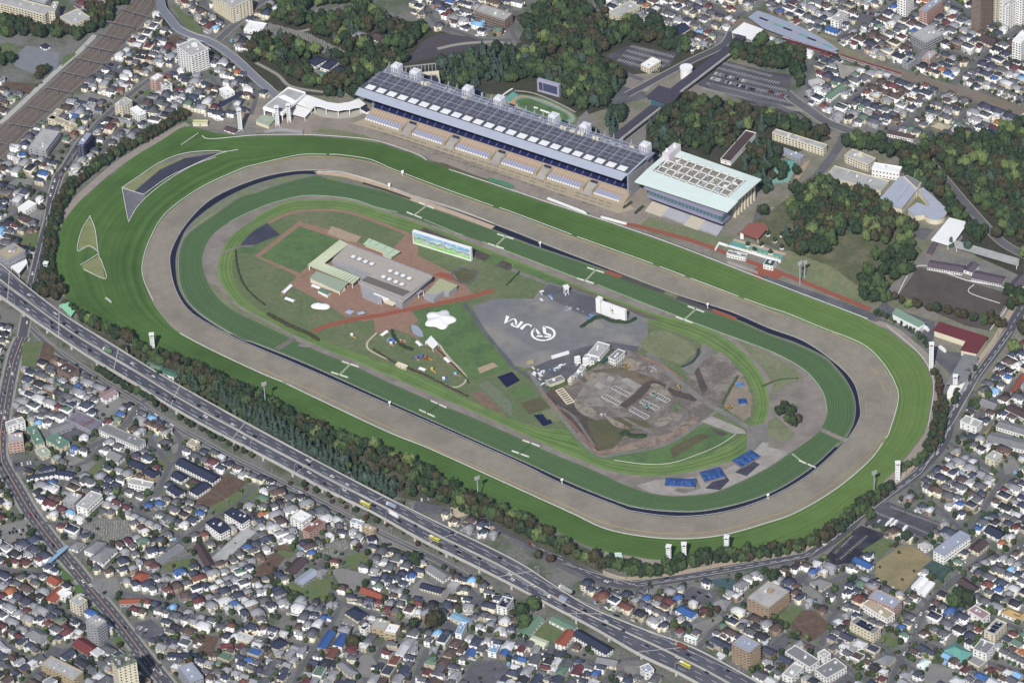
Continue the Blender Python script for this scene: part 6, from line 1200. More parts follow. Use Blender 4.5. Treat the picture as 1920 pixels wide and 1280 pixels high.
Bq(t,(1628,882),(1702,922),(1792,832),9,'pale block with three long solar strips at the lower right',CREAM,RLIGHT,floors=3,solar=3); Bq(t,(1548,1012),(1640,1062),(1703,990),10,'grey roofed white apartment near the lower right corner',WWALL,RGREY,floors=3); Bq(t,(636,345),(752,408),(795,372),7,'blue roofed old farmhouse beside the dark parking ground',WWALL,RBLUE,floors=2,style='gable',name='large_house',cat='house'); Bq(t,(1512,240),(1580,280),(1658,212),8,'brown gabled apartment right of the long white slab',CREAM,RBROWN,floors=2,style='gable'); Bq(t,(1618,118),(1730,178),(1792,132),8,'navy gabled white apartment above the brown gabled one',WWALL,RNAVY,floors=2,style='gable')
Bq(t,(1765,722),(1890,790),(1935,745),7,'tan roofed house with dark solar triangles at the right edge',WWALL,M('roof_yellow','#a98a4e'),floors=1,style='hip',name='large_house',cat='house',solar=1); Bq(t,(1418,505),(1532,582),(1592,542),6,'dark purple L roofed house at the lower right',WWALL,RBROWN,floors=1,style='gable',name='large_house',cat='house'); Bq(t,(315,500),(400,555),(478,505),7,'grey tiled farmhouse at the lower right of the road bend',CREAM,RGREY,floors=2,style='hip',name='villa',cat='house'); Bq(t,(800,1085),(890,1130),(962,1060),7,'grey hip roofed house at the bottom right centre',CREAM,RGREY,floors=2,style='hip',name='villa',cat='house')
for a,b,c,l in (((1083,540),(1130,570),(1202,495),'left'),((1128,580),(1180,612),(1252,525),'right')): Bq(t,a,b,c,4.2,f'bright white tunnel greenhouse beside the tan field, {l} one',RWHITE,RWHITE,floors=1,bx=1,by=1,style='shed',name='greenhouse',cat='greenhouse')
Bq(t,(1118,225),(1180,262),(1238,230),7,'white hip roofed house at the corner of the tan field',WWALL,RLIGHT,floors=2,style='hip',name='large_house',cat='house')
t=(3,2)
Bq(t,(1770,500),(1930,572),(1985,530),6,'brown roofed white shed at the right edge, uppermost of three',WWALL,RBROWN,floors=1,style='shed',bx=2,by=10,name='shed',cat='shed'); Bq(t,(1740,590),(1965,702),(2005,650),6,'grey roofed white shed at the right edge, middle of three',WWALL,RGREY,floors=1,style='shed',bx=2,by=12,name='shed',cat='shed'); Bq(t,(1668,682),(1965,812),(2005,745),6,'grey roofed white shed at the right edge, lowest of three',WWALL,RGREY,floors=1,style='shed',bx=2,by=14,name='shed',cat='shed'); Bq(t,(1828,352),(1850,375),(1935,240),4.5,'long red roofed shed at the right picture edge',GWALL,RORNG,floors=1,style='gable',name='shed',cat='shed')
Bq(t,(1448,592),(1565,645),(1608,602),8,'grey flat roofed factory right of the curving road',WWALL,RLIGHT,floors=2,name='factory'); Bq(t,(1590,440),(1690,495),(1745,445),7,'brown grey house row right of the curving road',BWALL,RGREY,floors=2,style='gable'); Bq(t,(1640,860),(1700,900),(1760,850),7,'pale yellow flat house right of the curving road',CREAM,RLIGHT,floors=2,name='large_house',cat='house')
def zr8(pts): return [(1630+x/6.857,560+y/6.857) for x,y in pts]
p=Px('red_roof_depot','L shaped depot with dark red roof and open garage bays','depot',(1780,640)); p.prism('wall',zr8([(835,420),(905,310),(1510,500),(1375,715),(1180,670),(1245,560)]),0,5.6,CREAM); p.prism('roof',zr8([(820,402),(898,290),(1527,490),(1383,703),(1172,656),(1238,540)]),5.61,6.4,M('depot_red','#6b3136',var=.06,scale=.4))
for i,(a,b) in enumerate((((850,435),(900,450)),((930,460),(990,477)),((1010,485),(1070,500)),((1190,535),(1235,548)))):
 A,B=G(*zr8([a])[0],3)-p.o,G(*zr8([b])[0],3)-p.o; m=MB(); m.bar((A.x,A.y,2.2),(B.x,B.y,2.2),.6,3); m.build('garage_door',GLASS,p.r)
p=Px('warehouse','grey flat roofed warehouse with cream end wall beside the road','warehouse',(1800,700)); p.prism('wall',zr8([(1225,725),(1395,760),(1170,1190),(1000,1195)]),0,8,WWALL,zp=8); p.prism('roof',zr8([(1215,705),(1405,742),(1235,1060),(1130,1110),(985,1092)]),8.01,8.8,RGREY)
p=Px('stable_hall','long hall with sage green roof and bright white side wall','hall',(1700,600)); p.prism('wall',zr8([(300,210),(355,130),(715,320),(640,395)]),0,6,RWHITE); p.prism('roof',zr8([(290,190),(345,115),(720,310),(632,362)]),6.01,6.8,M('sage_roof','#75917a',var=.08,scale=.4))
for i,(q,l) in enumerate((((720,395),'white tanker trailer beside the sage green hall'),((935,665),'white lorry parked in the service yard'))):
 B=G(*zr8([q])[0]); r=thing('lorry',(B.x,B.y,0),-1.0,l,'lorry'); part(lambda m:m.box(-4,-1.3,1,3,1.3,3.6),'cargo_box',RWHITE,r); part(lambda m:m.box(3.2,-1.2,.6,5,1.2,2.9),'cab',WWALL,r); part(lambda m:[m.box(x,-1.35,0,x+.9,1.35,.9) for x in (-3.4,-2,3.6)],'wheel',GLASS,r)
def z7(pts): return [(1640+x/6.857,320+y/6.857) for x,y in pts]
p=Px('museum','pale blue roofed museum with fan shaped hall and round drum','museum',(1715,380)); SLATE=M('museum_roof','#9aa1ae',rough=.6,var=.05)
p.prism('fan_wall',z7([(80,350),(330,80),(370,85),(535,245),(350,475),(240,450)]),0,9,CREAM,zp=9)
for k,q in enumerate(([(70,345),(325,72),(375,75),(420,115),(155,400)],[(155,402),(420,117),(470,160),(240,455)],[(242,458),(472,163),(545,240),(352,485)])): p.prism('roof',z7(q),9.0+.02*k,10.2-.3*k,SLATE)
p.prism('back_hall',z7([(370,75),(420,55),(600,150),(545,235)]),0,11,CREAM); p.prism('back_roof',z7([(385,72),(425,60),(590,148),(545,222)]),11.01,11.2,RGREY)
p.prism('wing_wall',z7([(545,240),(630,215),(870,440),(650,450),(560,300),(420,470),(530,590),(640,590),(690,610),(400,500)][:0] or [(560,250),(620,225),(850,420),(720,440)]),0,6.5,CREAM); p.prism('wing_roof',z7([(550,240),(625,215),(865,430),(715,442)]),6.51,7.3,SLATE)
q=[(905+0,0)]; cdr=[(780+145*math.cos(a),525+95*math.sin(a)) for a in np.linspace(0,2*math.pi,28,endpoint=False)]; p.prism('drum_wall',z7(cdr),0,7,CREAM,zp=7); cdr=[(780+152*math.cos(a),522+100*math.sin(a)) for a in np.linspace(0,2*math.pi,28,endpoint=False)]; p.prism('drum_roof',z7(cdr),7.01,7.8,SLATE)
p.prism('link_wall',z7([(430,490),(550,410),(660,450),(640,560),(520,590)]),0,6,CREAM); p.prism('link_roof',z7([(420,500),(545,405),(665,450),(645,560),(520,580)]),6.01,6.6,SLATE)
p=Px('event_canopy','bright white wide canopy roof beside the museum','canopy',(1780,430)); p.canopy(z7([(725,888),(960,600),(1205,663),(1035,900),(940,955)]),6,.8,RWHITE)
p=Px('arcade_roof','long pale grey roof strip running right from the white canopy','canopy',(1850,470)); p.canopy(z7([(1040,893),(1862,1130),(1850,1222),(1030,982)]),5,.7,RLIGHT)
STB=M('stable_roof','#5b5159',var=.1,scale=.4)
t=(3,1)
Bq(t,(1210,680),(1455,755),(1480,700),5,'left stable row with dull purple roof above the brown arena',WWALL,STB,floors=1,style='shed',bx=2,by=14,name='stable',cat='stable'); Bq(t,(1535,775),(1745,840),(1780,780),5,'right stable row with dull purple roof above the brown arena',WWALL,STB,floors=1,style='shed',bx=2,by=13,name='stable',cat='stable'); Bq(t,(1472,720),(1530,745),(1585,690),7,'central stable gatehouse with white gable between the stable rows',WWALL,STB,floors=1,style='gable',name='stable',cat='stable'); Bq(t,(1800,840),(1880,870),(1960,790),7,'purple roofed stable house at the right picture edge',WWALL,STB,floors=1,style='gable',name='stable',cat='stable')
Bq(t,(1195,600),(1225,620),(1270,540),4.5,'dull purple roofed annex below the bright white canopy',BWALL,STB,floors=1,style='shed',name='shed',cat='shed')
Bq(t,(385,95),(845,155),(910,80),5,'wide low white service building with rooftop ducts behind the tree clump',CREAM,RLIGHT,floors=1,bx=6,by=14,units=9,name='service_building')
rails('arena_fence',[t4(3,1,[(970,940),(1130,718),(1480,825),(1830,922),(1665,1200)])],'pale rail fence round the brown riding arena',wd=.6,cat='fence'); rails('arena_fence',[t4(3,1,[(1545,860),(1510,920),(1740,1000)])],'white dashed rail inside the right end of the riding arena',wd=.5,cat='fence')
def zs7(pts): return [(1340+x/12,420+y/12) for x,y in pts]
p=Px('food_hall','open sided hall with brick red roof right of the mint roofed stand','hall',(1410,435)); p.canopy(zs7([(580,190),(760,-20),(1110,-30),(1200,80),(975,335)]),5,.7,M('hall_red','#8c5245',var=.06,scale=.5)); p.prism('side_room',zs7([(575,195),(650,205),(650,270),(575,260)]),0,4.3,WWALL,zp=4)
S_('green_deck',zs7([(330,470),(410,370),(1550,700),(1500,810)]),RTEAL); S_('tan_deck',zs7([(410,370),(440,330),(1620,660),(1570,710)]),M('deck_tan','#b39a80')); p=Px('deck_wall','white retaining wall below the green terrace deck','wall',(1400,470)); p.prism('wall',zs7([(300,480),(330,470),(1500,805),(1480,850)]),0,1.6,RWHITE)
for k in range(8): q=(735+k*93+(12 if k>1 else 0),560+k*25); o=S_('deck_mark',zs7([(q[0]-28,q[1]-15),(q[0]+38,q[1]+2),(q[0]+28,q[1]+40),(q[0]-36,q[1]+20)]),M('mark_yellow','#b3a860'))
bldg('officials_house','white flat house with dark windows below the green terrace deck','house',*zs7([(285,640),(690,760),(740,690)]),4.5,WWALL,RGREY,1,2,7); bldg('officials_house','small white block with dark green roof beside the red path','house',*zs7([(1110,885),(1310,960),(1400,830)]),5,WWALL,M('roof_dkgreen','#34524a'),1,2,3,fascia=WHITE)
p=Px('curved_wall','white curved wall beside the asphalt ramp below the officials house','wall',(1390,490)); p.prism('wall',zs7([(290,820),(400,860),(700,950),(980,1070),(970,1095),(680,990),(380,900),(280,860)]),0,1.5,CONC)
p=Px('ramp_wall','white angular wall of the sunken ramp end','wall',(1345,450)); p.prism('wall',zs7([(0,560),(95,395),(300,460),(290,490),(110,430),(20,590)]),0,1.6,RWHITE)
for a,b,l in (((1027,373),(1100,401),'long white low wall beside the home straight, left piece'),((1127,408),(1175,421),'long white low wall beside the home straight, right piece'),((1095,397),(1104,402),'small green planter between the white low walls')):
 A,B=G(*a),G(*b); r=MB(); r.bar((A.x,A.y,.9),(B.x,B.y,.9),1.6,1.8); props(r.build('low_wall',RWHITE if 'white low' in l and 'long' in l else RGREEN),l,'wall')
p=Px('starting_rail','green backed curved sign board beside the home straight','board',(945,342)); p.prism('board',[(915,332),(945,340),(962,347),(964,352),(944,345),(916,337)],0,1.8,M('board_green','#3f7d5b'))
def z4c(pts): return [(960+x/8.727,640+y/8.727) for x,y in pts]
for (a,b,c,h,l,w_,r_) in (((1170,265),(1340,330),(1390,260),6,'grey site office, widest of the stepped group',WWALL,RBLUEG),((1250,190),(1430,260),(1600,60),7,'long grey roofed site building with white vents',WWALL,RLIGHT),((1085,460),(1150,500),(1220,400),6,'small white site cabin below the stair towers',WWALL,RLIGHT),((1015,530),(1070,570),(1135,500),5,'grey small site cabin left of the hedge',GWALL,RLIGHT),((930,610),(970,650),(1035,580),5,'lowest cream site cabin of the diagonal row',CREAM,RLIGHT),((1580,265),(1690,310),(1850,170),7,'white site office with dark flat roof near the tank',WWALL,RGREY),((580,640),(620,715),(865,625),5,'ribbed roof site shed with cream front',CREAM,RGREY)):
 bldg('site_office',l,'site office',*z4c([a,b,c]),h,w_,r_,max(1,int(h/3)),5,3)
for q,l in ((1075,380),'left'),((1215,405),'right'):
 B=G(*z4c([q])[0]); r=thing('stair_tower',(B.x,B.y,0),.3,f'{l} white open stair tower beside the site offices','tower'); part(lambda m:[m.box(-2.6,-2,z,2.6,2,z+.25) for z in (3,6,9)]+[m.box(x,y,0,x+.25,y+.25,9.2) for x in (-2.6,2.35) for y in (-2,1.75)],'frame',WHITE,r); part(lambda m:[m.bar((-2,s*1,z),(2,s*1,z+3),.9,.2) for z,s in ((0,-1),(3,1),(6,-1))],'stair',WHITE,r)
for a,b,l in (((650,280),(930,195),'long white covered container row beside the lot hedge'),((240,375),(350,340),'yellow container beside the construction hedge'),((1470,365),(1550,300),'dark green skip container beside the site hedge')):
 A,B=G(*z4c([a])[0]),G(*z4c([b])[0]); m=MB(); m.bar((A.x,A.y,1.3),(B.x,B.y,1.3),2.6,2.6); props(m.build('container',RWHITE if 'white' in l else (YWALL if 'yellow' in l else MATS['roof_dkgreen'])),l,'container')
q9=random.Random(9); JB=M('junk_blue','#5d83b0');
def clutter(name,label,cat,poly,n,mats,smin,smax,hmax):
 P=GP(poly); o=sum(P,Vector())/len(P); r=thing(name,tuple(o),0,label,cat); k=0; xs=[p.x for p in P]; ys=[p.y for p in P]; a=np.zeros((1,1))
 while k<n:
  x,y=q9.uniform(min(xs),max(xs)),q9.uniform(min(ys),max(ys)); c=False
  for i in range(len(P)):
   u,v=P[i-1],P[i]
   if (u.y>y)!=(v.y>y) and x<(v.x-u.x)*(y-u.y)/(v.y-u.y)+u.x: c=not c
  if not c: continue
  k+=1; s=q9.uniform(smin,smax); m=MB(); e=Vector((math.cos(.5+k%2*1.57),math.sin(.5+k%2*1.57),0)); m.bar((x-o.x-e.x*s,y-o.y-e.y*s,hmax*.3),(x-o.x+e.x*s,y-o.y+e.y*s,hmax*.3),s*q9.uniform(.4,1.2),hmax*q9.uniform(.3,.6)); m.build('piece',q9.choice(mats),r)
clutter('material_pile','mixed white, blue and green building materials stacked at the site corner','materials',z4c([(340,440),(520,480),(600,640),(560,740),(480,720),(360,600)]),26,[RWHITE,RWHITE,JB,RTEAL,CREAM,WWALL],.8,2.4,1.6); clutter('material_pile','white and green materials in the middle of the site yard','materials',z4c([(550,470),(700,410),(860,380),(830,460),(640,490)]),16,[RWHITE,WWALL,RTEAL,JB],.7,2,1.4)
clutter('tarp_pile','blue tarps over materials on the dark asphalt near the far track','tarp',[(1008,540),(1022,550),(1042,560),(1020,566),(1012,560)],9,[JB,RWHITE,JB],1,2.6,1.2); clutter('tarp_pile','blue tarp heap left of the white video screens','tarp',[(1101,592),(1117,590),(1118,598),(1103,600)],6,[JB],1,2.4,1.2); clutter('material_pile','grey steel beams stacked below the dark asphalt','materials',[(1052,578),(1075,572),(1095,585),(1072,595)],12,[RLIGHT,GWALL,JB],1,2.4,1)
clutter('material_pile','white bags in the middle of the brown construction soil','materials',t4(2,2,[(655,545),(730,535),(740,555),(670,565)]),8,[RWHITE,RLIGHT],.6,1.4,1); clutter('material_pile','grey stones along the construction soil edge','rubble',t4(2,2,[(900,150),(1050,160),(1120,230),(1080,260),(940,200)]),22,[CONC,RLIGHT],.6,1.8,1)
for i,(a,b,c) in enumerate((((325,372),(410,475),(468,455)),((742,355),(865,420),(895,400)),((668,420),(790,485),(820,462)),((1030,398),(1160,465),(1188,440)),((953,460),(1080,522),(1110,500)),((875,520),(1000,588),(1035,565)))):
 A,B,Cc=[G(*X((2,2),q)) for q in (a,b,c)]; ex=(A-B); D=ex.length; ex.normalize(); ey=Vector((ex.y,-ex.x,0)); W=abs((Cc-B).dot(ey)); W=max(W,6)
 r=thing('foundation',(B.x,B.y,0),math.atan2(ex.y,ex.x),['pale ladder shaped foundation at the left of the construction soil','white ladder shaped foundation, upper of the centre pair','white ladder shaped foundation, lower of the centre pair','white ladder shaped foundation, top of the right three','white ladder shaped foundation, middle of the right three','white ladder shaped foundation, bottom of the right three'][i],'foundation'); sg=-1
 part(lambda m:(m.box(0,-W,0.1,D,-W+.9,1.2),m.box(0,-.9,.1,D,0,1.2)),'side_wall',CREAM if i==0 else RLIGHT,r)
 for k in range(8): part(lambda m:m.box(k*(D-.9)/7,-W+.91,.1,k*(D-.9)/7+.9,-.91,1.19),'cross_wall',CREAM if i==0 else RLIGHT,r)
 part(lambda m:m.box(.3,-W+.3,.5,D-.3,-.3,.55),'pit_floor',SOIL2,r)
for q,l in (([(820,285),(860,270),(975,330),(930,362)],'large pale concrete slab in the construction soil'),([(612,330),(645,300),(705,330),(665,358)],'small white concrete slab in the construction soil'),([(705,285),(730,255),(775,275),(745,300)],'small square concrete frame in the construction soil')): p=Px('concrete_slab',l,'slab',X((2,2),q[0])); p.prism('slab',[X((2,2),u) for u in q],0,.9,CONC)
rails('site_fence',[t4(2,2,[(225,380),(330,500),(480,650),(640,830),(740,825)])],'orange mesh fence along the lower left edge of the construction site',mat=M('mesh_orange','#b86a3c'),wd=.5,cat='fence'); rails('site_fence',[t4(2,2,[(970,125),(1120,185),(1245,265),(1210,300)])],'orange mesh fence along the upper right edge of the construction site',mat=MATS['mesh_orange'],wd=.5,cat='fence')
TARPB=M('tarp_blue','#24457e',rough=.45,var=.12,scale=.6,col2='#3a68a8',var2=.6,scale2=.3)
for i,(a,b,c,h) in enumerate((((1130,1040),(1145,1100),(1375,1110),5),((1425,995),(1450,1070),(1605,1030),5),((1650,910),(1720,960),(1865,880),5),((1688,465),(1700,485),(1762,480),4),((1680,325),(1690,355),(1745,345),2.5))):
 A,B,Cc=[G(*X((2,2),q)) for q in (a,b,c)]; W=(Cc-B).length; rz=math.atan2(Cc.y-B.y,Cc.x-B.x); ey=Vector((-math.sin(rz),math.cos(rz),0)); D=max(8,abs((A-B).dot(ey)))
 r=thing('tarp_shed',(B.x,B.y,0),rz,['blue tarpaulin covered stack, left of the three by the lower bend','blue tarpaulin covered stack, middle of the three by the lower bend','blue tarpaulin covered stack, right of the three by the lower bend','dark blue tarpaulin stack in the storage yard','bright blue flat tarpaulin in the storage yard'][i],'tarp'); part(lambda m:m.box(.4,.4,0,W-.4,D-.4,h*.7),'stack',GREYD,r); part(lambda m:gable_roof(m,0,0,W,D,h*.7,h,'hip'),'cover',TARPB if i!=4 else JB,r)
 for k in range(4): part(lambda m:m.bar((W*(k+.5)/4,.3,h*.72),(W*(k+.5)/4,D/2,h+.1),.4,.15),'rope',NAVY,r)
 occ_box(B,Vector((math.cos(rz),math.sin(rz),0)),ey,W,D,0)
EXY=M('machine_yellow','#b98a2e');
for q,l in (((870,195),'yellow excavator at the upper edge of the construction soil'),((1250,350),'yellow excavator beside the brown haul road'),((1010,505),'teal excavator between two foundations'),((1070,415),'teal excavator on the upper right foundation'),((1640,500),'yellow loader in the storage yard')):
 B=G(*X((2,2),q)); r=thing('excavator',(B.x,B.y,.5),rnd.uniform(0,6),l,'excavator'); mt=RTEAL if 'teal' in l else EXY
 part(lambda m:(m.box(-1.9,-1.5,0,1.9,-.8,.9),m.box(-1.9,.8,0,1.9,1.5,.9)),'track',GLASS,r); part(lambda m:m.box(-1.8,-1.3,.91,1.4,1.3,2),'body',mt,r); part(lambda m:m.box(.2,.2,2.01,1.4,1.2,3.1),'cab',GLASS,r); part(lambda m:(m.bar((1.3,-.3,1.6),(4,-.3,3.6),.5),m.bar((4,-.3,3.6),(6,-.3,.9),.4)),'boom',mt,r); part(lambda m:m.box(5.5,-.8,.1,6.4,.3,.9),'bucket',GLASS,r)
B=G(1062,552); r=thing('observation_tower',(B.x,B.y,0),.3,'squat white lookout tower with cap on the dark asphalt','tower'); part(lambda m:[m.box(x,y,0,x+.4,y+.4,7) for x in (-2,1.6) for y in (-2,1.6)]+[m.bar((-1.8,-1.9,0),(1.8,-1.9,7),.3)],'frame',WHITE,r); part(lambda m:m.box(-2,-2,7.01,2,2,9.4),'cabin',WWALL,r); part(lambda m:m.box(-2.8,-2.8,9.41,2.8,2.8,9.9),'roof',RWHITE,r)
SOILF=M('field_soil','#5c4a3c',var=.15,scale=.5,col2='#6d5c4c',var2=.6,scale2=.15); GREENF=M('field_green','#56693c',var=.2,scale=.5,col2='#6a6a48',var2=.7,scale2=.1); GRAVEL=M('gravel_lot','#7d7c78',var=.12,scale=.4,col2='#6f6e6a',var2=.6,scale2=.08); GRAVE=M('grave_ground','#77756f',var=.25,scale=1.2,col2='#5f6250',var2=.7,scale2=.15); TANF=M('tan_field','#8a7c56',var=.12,scale=.3,col2='#756f4a',var2=.7,scale2=.06); LOTD=M('lot_asphalt','#55555b',var=.1,scale=.3,col2='#66666a',var2=.6,scale2=.08)
def lot(t,pts,mat,name='lot'): q=[X(t,p) for p in pts]; S_(name,q,mat); occ_px(q)
_z[0]=.1
for t,pts,mat,nm in (((0,2),[(170,0),(320,0),(262,190),(160,190)],GREENF,'field'),((0,2),[(325,0),(420,40),(380,150),(285,150)],SOILF,'field'),((0,2),[(690,500),(860,420),(980,440),(870,550),(780,600)],GRAVEL,'lot'),((0,2),[(790,680),(820,660),(1000,830),(1130,790),(1150,810),(1000,870)],LOTD,'lot'),((0,2),[(1580,1110),(1690,985),(1860,1055),(1700,1180)],SOILF,'field'),((0,2),[(1430,1210),(1580,1112),(1690,1180),(1540,1260)],SOILF,'field'),((0,2),[(1550,1255),(1900,1065),(1960,1130),(1800,1240),(1660,1290)],GREENF,'field'),((0,2),[(660,960),(750,900),(810,930),(700,1025)],GREENF,'field'),((0,2),[(470,900),(520,850),(720,910),(640,990)],GRAVEL,'lot'),((0,2),[(1150,870),(1300,860),(1240,970),(1180,930)],GREENF,'field'),((0,2),[(1280,790),(1400,720),(1380,800),(1300,840)],GRAVEL,'lot'),((0,2),[(460,700),(560,640),(640,680),(520,760)],LOTD,'lot'),((0,2),[(90,900),(240,880),(280,940),(110,980)],LOTD,'lot'),
 ((0,3),[(0,100),(220,50),(190,200),(0,260)],GRAVEL,'lot'),((0,3),[(560,130),(720,60),(940,60),(1000,190),(880,240),(660,175)],GRAVE,'graveyard'),((0,3),[(1545,920),(1645,930),(1590,1080),(1470,1050)],SOILF,'field'),((0,3),[(680,500),(880,490),(900,600),(780,640),(690,560)],GRAVEL,'lot'),((0,3),[(1010,830),(1130,800),(1250,900),(1100,960),(1010,900)],LOTD,'lot'),((0,3),[(1200,420),(1260,370),(1450,340),(1430,430),(1300,450)],GREENF,'garden'),((0,3),[(320,1080),(400,1000),(460,1020),(380,1100)],LOTD,'lot'),
 ((1,3),[(0,430),(180,230),(280,270),(200,360),(90,500),(0,510)],SOILF,'field'),((1,3),[(150,300),(190,280),(290,310),(240,350)],GREENF,'field'),((1,3),[(560,430),(650,420),(860,470),(840,520),(720,600),(640,560)],GRAVEL,'lot'),((1,3),[(1110,600),(1250,490),(1400,580),(1480,560),(1530,590),(1400,690),(1290,690)],GRAVEL,'lot'),((1,3),[(910,180),(960,190),(1290,380),(1240,390),(960,240)],GRAVEL,'lot'),((1,3),[(1570,1200),(1650,1110),(1830,1110),(1900,1180),(1800,1290),(1550,1290)],LOTD,'lot'),((1,3),[(610,870),(660,790),(790,830),(740,900)],GRAVEL,'lot'),((1,3),[(1610,560),(1720,660),(1780,680),(1680,720),(1600,660)],LOTD,'lot'),((1,3),[(480,330),(560,230),(680,200),(700,260),(560,380)],GRAVE,'graveyard'),((1,3),[(1400,830),(1460,800),(1520,870),(1450,930)],LOTD,'lot'),((1,3),[(780,1080),(860,1060),(900,1120),(860,1240),(760,1230)],GRAVEL,'lot'),((1,3),[(200,560),(400,480),(560,500),(560,640),(420,660),(230,590)],GREENF,'garden'),((1,3),[(660,330),(820,290),(860,400),(700,420)],GREENF,'garden'),
 ((2,3),[(165,850),(290,820),(385,890),(340,985),(175,930)],GREENF,'yard'),((2,3),[(1440,510),(1640,485),(1710,560),(1600,590)],M('court_teal','#3f5a5c',var=.08),'court'),((2,3),[(1260,650),(1340,555),(1540,600),(1500,680),(1400,700)],LOTD,'lot'),((2,3),[(1330,850),(1560,770),(1590,800),(1420,920)],GRAVEL,'lot'),((2,3),[(840,1150),(960,1150),(940,1210),(850,1220)],GRAVEL,'lot'),((2,3),[(1030,560),(1120,540),(1060,620),(1010,600)],GRAVEL,'lot'),
 ((3,3),[(430,330),(620,150),(700,100),(870,160),(860,200),(640,370),(500,400)],M('wet_asphalt','#2f2f38',var=.2,scale=.2,col2='#4a4a50',var2=.6,scale2=.06),'parking_lot'),((3,3),[(720,90),(790,0),(900,-80),(1300,80),(1200,195),(1100,170)],PARK,'parking_lot'),((3,3),[(740,0),(800,-40),(900,-80),(820,40)],PARK,'lot'),((3,3),[(700,290),(860,190),(970,230),(830,350)],GREENF,'garden'),((3,3),[(810,380),(1000,250),(1080,250),(1225,345),(1130,450),(1020,600),(800,500)],TANF,'field'),((3,3),[(1145,430),(1230,360),(1395,410),(1300,520)],M('net_green','#354e48',var=.25,scale=.5,col2='#4a5f50',var2=.7,scale2=.2),'net_field'),((3,3),[(155,860),(230,735),(330,730),(480,850),(340,965),(240,930)],SOILF,'field'),((3,3),[(60,800),(190,690),(270,720),(140,865)],GREENF,'field'),((3,3),[(1150,1190),(1220,1120),(1415,1190),(1350,1280),(1180,1290)],GRAVEL,'lot'),((3,3),[(1340,590),(1400,540),(1500,590),(1430,640)],GRAVEL,'lot'),((3,3),[(180,520),(230,450),(300,470),(220,570)],LOTD,'lot'),((3,3),[(250,560),(310,550),(420,640),(400,690),(260,620)],GRAVEL,'lot'),((3,3),[(0,1000),(130,900),(190,960),(60,1060)],LOTD,'lot'),((3,3),[(500,1290),(560,1180),(680,1270),(700,1290)],LOTD,'lot'),((3,3),[(840,930),(900,900),(1000,980),(940,1010)],GREENF,'garden'),
 ((0,1),[(100,500),(290,470),(280,570),(180,550)],GREENF,'field'),((0,1),[(20,130),(120,60),(270,60),(200,145)],GRAVEL,'lot'),((0,1),[(240,290),(330,300),(300,400),(220,340)],GRAVEL,'lot'),((0,0),[(100,440),(200,340),(450,400),(430,520),(260,560),(110,500)],M('park_gravel','#74787f',var=.08),'park_ground'),((0,0),[(1290,20),(1370,90),(1530,240),(1470,265),(1340,130)],GREENF,'grass_slope'),((0,0),[(0,480),(80,460),(140,440),(120,340),(60,320),(0,330)],GREENF,'grass'),((0,0),[(30,610),(270,630),(220,710),(30,650)],SOILF,'lot'),((0,0),[(470,430),(560,390),(570,410),(460,500)],GREENF,'grass'),((0,0),[(1240,290),(1320,260),(1390,310),(1290,350)],SOILF,'lot'),((0,0),[(760,480),(870,460),(960,520),(900,560),(800,520)],LOTD,'lot'),((0,0),[(1070,700),(1110,670),(1180,690),(1120,740)],GREENF,'lot'),((0,0),[(540,720),(680,700),(860,750),(850,780),(600,760)],GRAVEL,'lot'),((0,0),[(1780,260),(1850,210),(1930,260),(1860,300)],LOTD,'lot'),
 ((1,0),[(80,170),(380,250),(700,400),(760,460),(700,450),(500,400),(380,330),(200,300),(0,260)],GRAVE,'graveyard'),((1,0),[(400,75),(700,80),(720,130),(560,135),(420,140)],GRAVE,'graveyard'),((1,0),[(430,520),(560,530),(520,600),(440,590)],GRAVEL,'yard'),((3,0),[(520,480),(700,510),(620,590),(550,600)],CONC,'lot'),((3,0),[(680,100),(760,80),(860,110),(760,200),(680,170)],LOTD,'lot'),((3,0),[(200,190),(520,290),(530,320),(400,280),(220,230)],M('bank_tan','#7d785e'),'bank'),((3,2),[(1760,900),(1850,870),(1900,960),(1780,1000)],GRAVEL,'lot'),((3,2),[(1600,700),(1650,650),(1790,500),(1730,560),(1640,700)],TANF,'lot'),((3,2),[(1180,0),(1180,0),(1190,0)],LOTD,'lot') if False else ((3,2),[(1120,1190),(1180,1190),(1200,1230),(1120,1230)],GREENF,'garden')):
 lot(t,pts,mat,nm)
mk3=MB(); mk=mk3
road([(800,925),(850,945),(902,965),(940,992),(960,1001)],5,STREETD)
lot((1,2),[(1170,1270),(1240,1110),(1350,1130),(1700,1230),(1900,1290),(1300,1290)],LOTD); Bq((1,2),(1380,1235),(1500,1290),(1640,1250),5,'grey hip roofed hall between tree belt and expressway',CREAM,RTAN,floors=1,style='hip',name='hall')
S_('brush_ground',[(150,600),(260,655),(470,740),(700,850),(1000,985),(1130,1040),(1130,1075),(1000,1020),(860,955),(740,930),(640,880),(480,800),(360,735),(200,640)],M('brush','#4b4e3c',var=.2,scale=.4,col2='#68604f',var2=.6,scale2=.08))
stalls(0,0,[((1565,1037),(1598,1005)),((1575,1048),(1625,1005)),((1640,960),(1740,1000)),((1670,950),(1765,985)),((1625,985),(1700,1010)),((215,812),(248,848))],0); mk3.build('parking_marks',MATS['mark_white'],kind='structure')
g_=MB(); qq=random.Random(5)
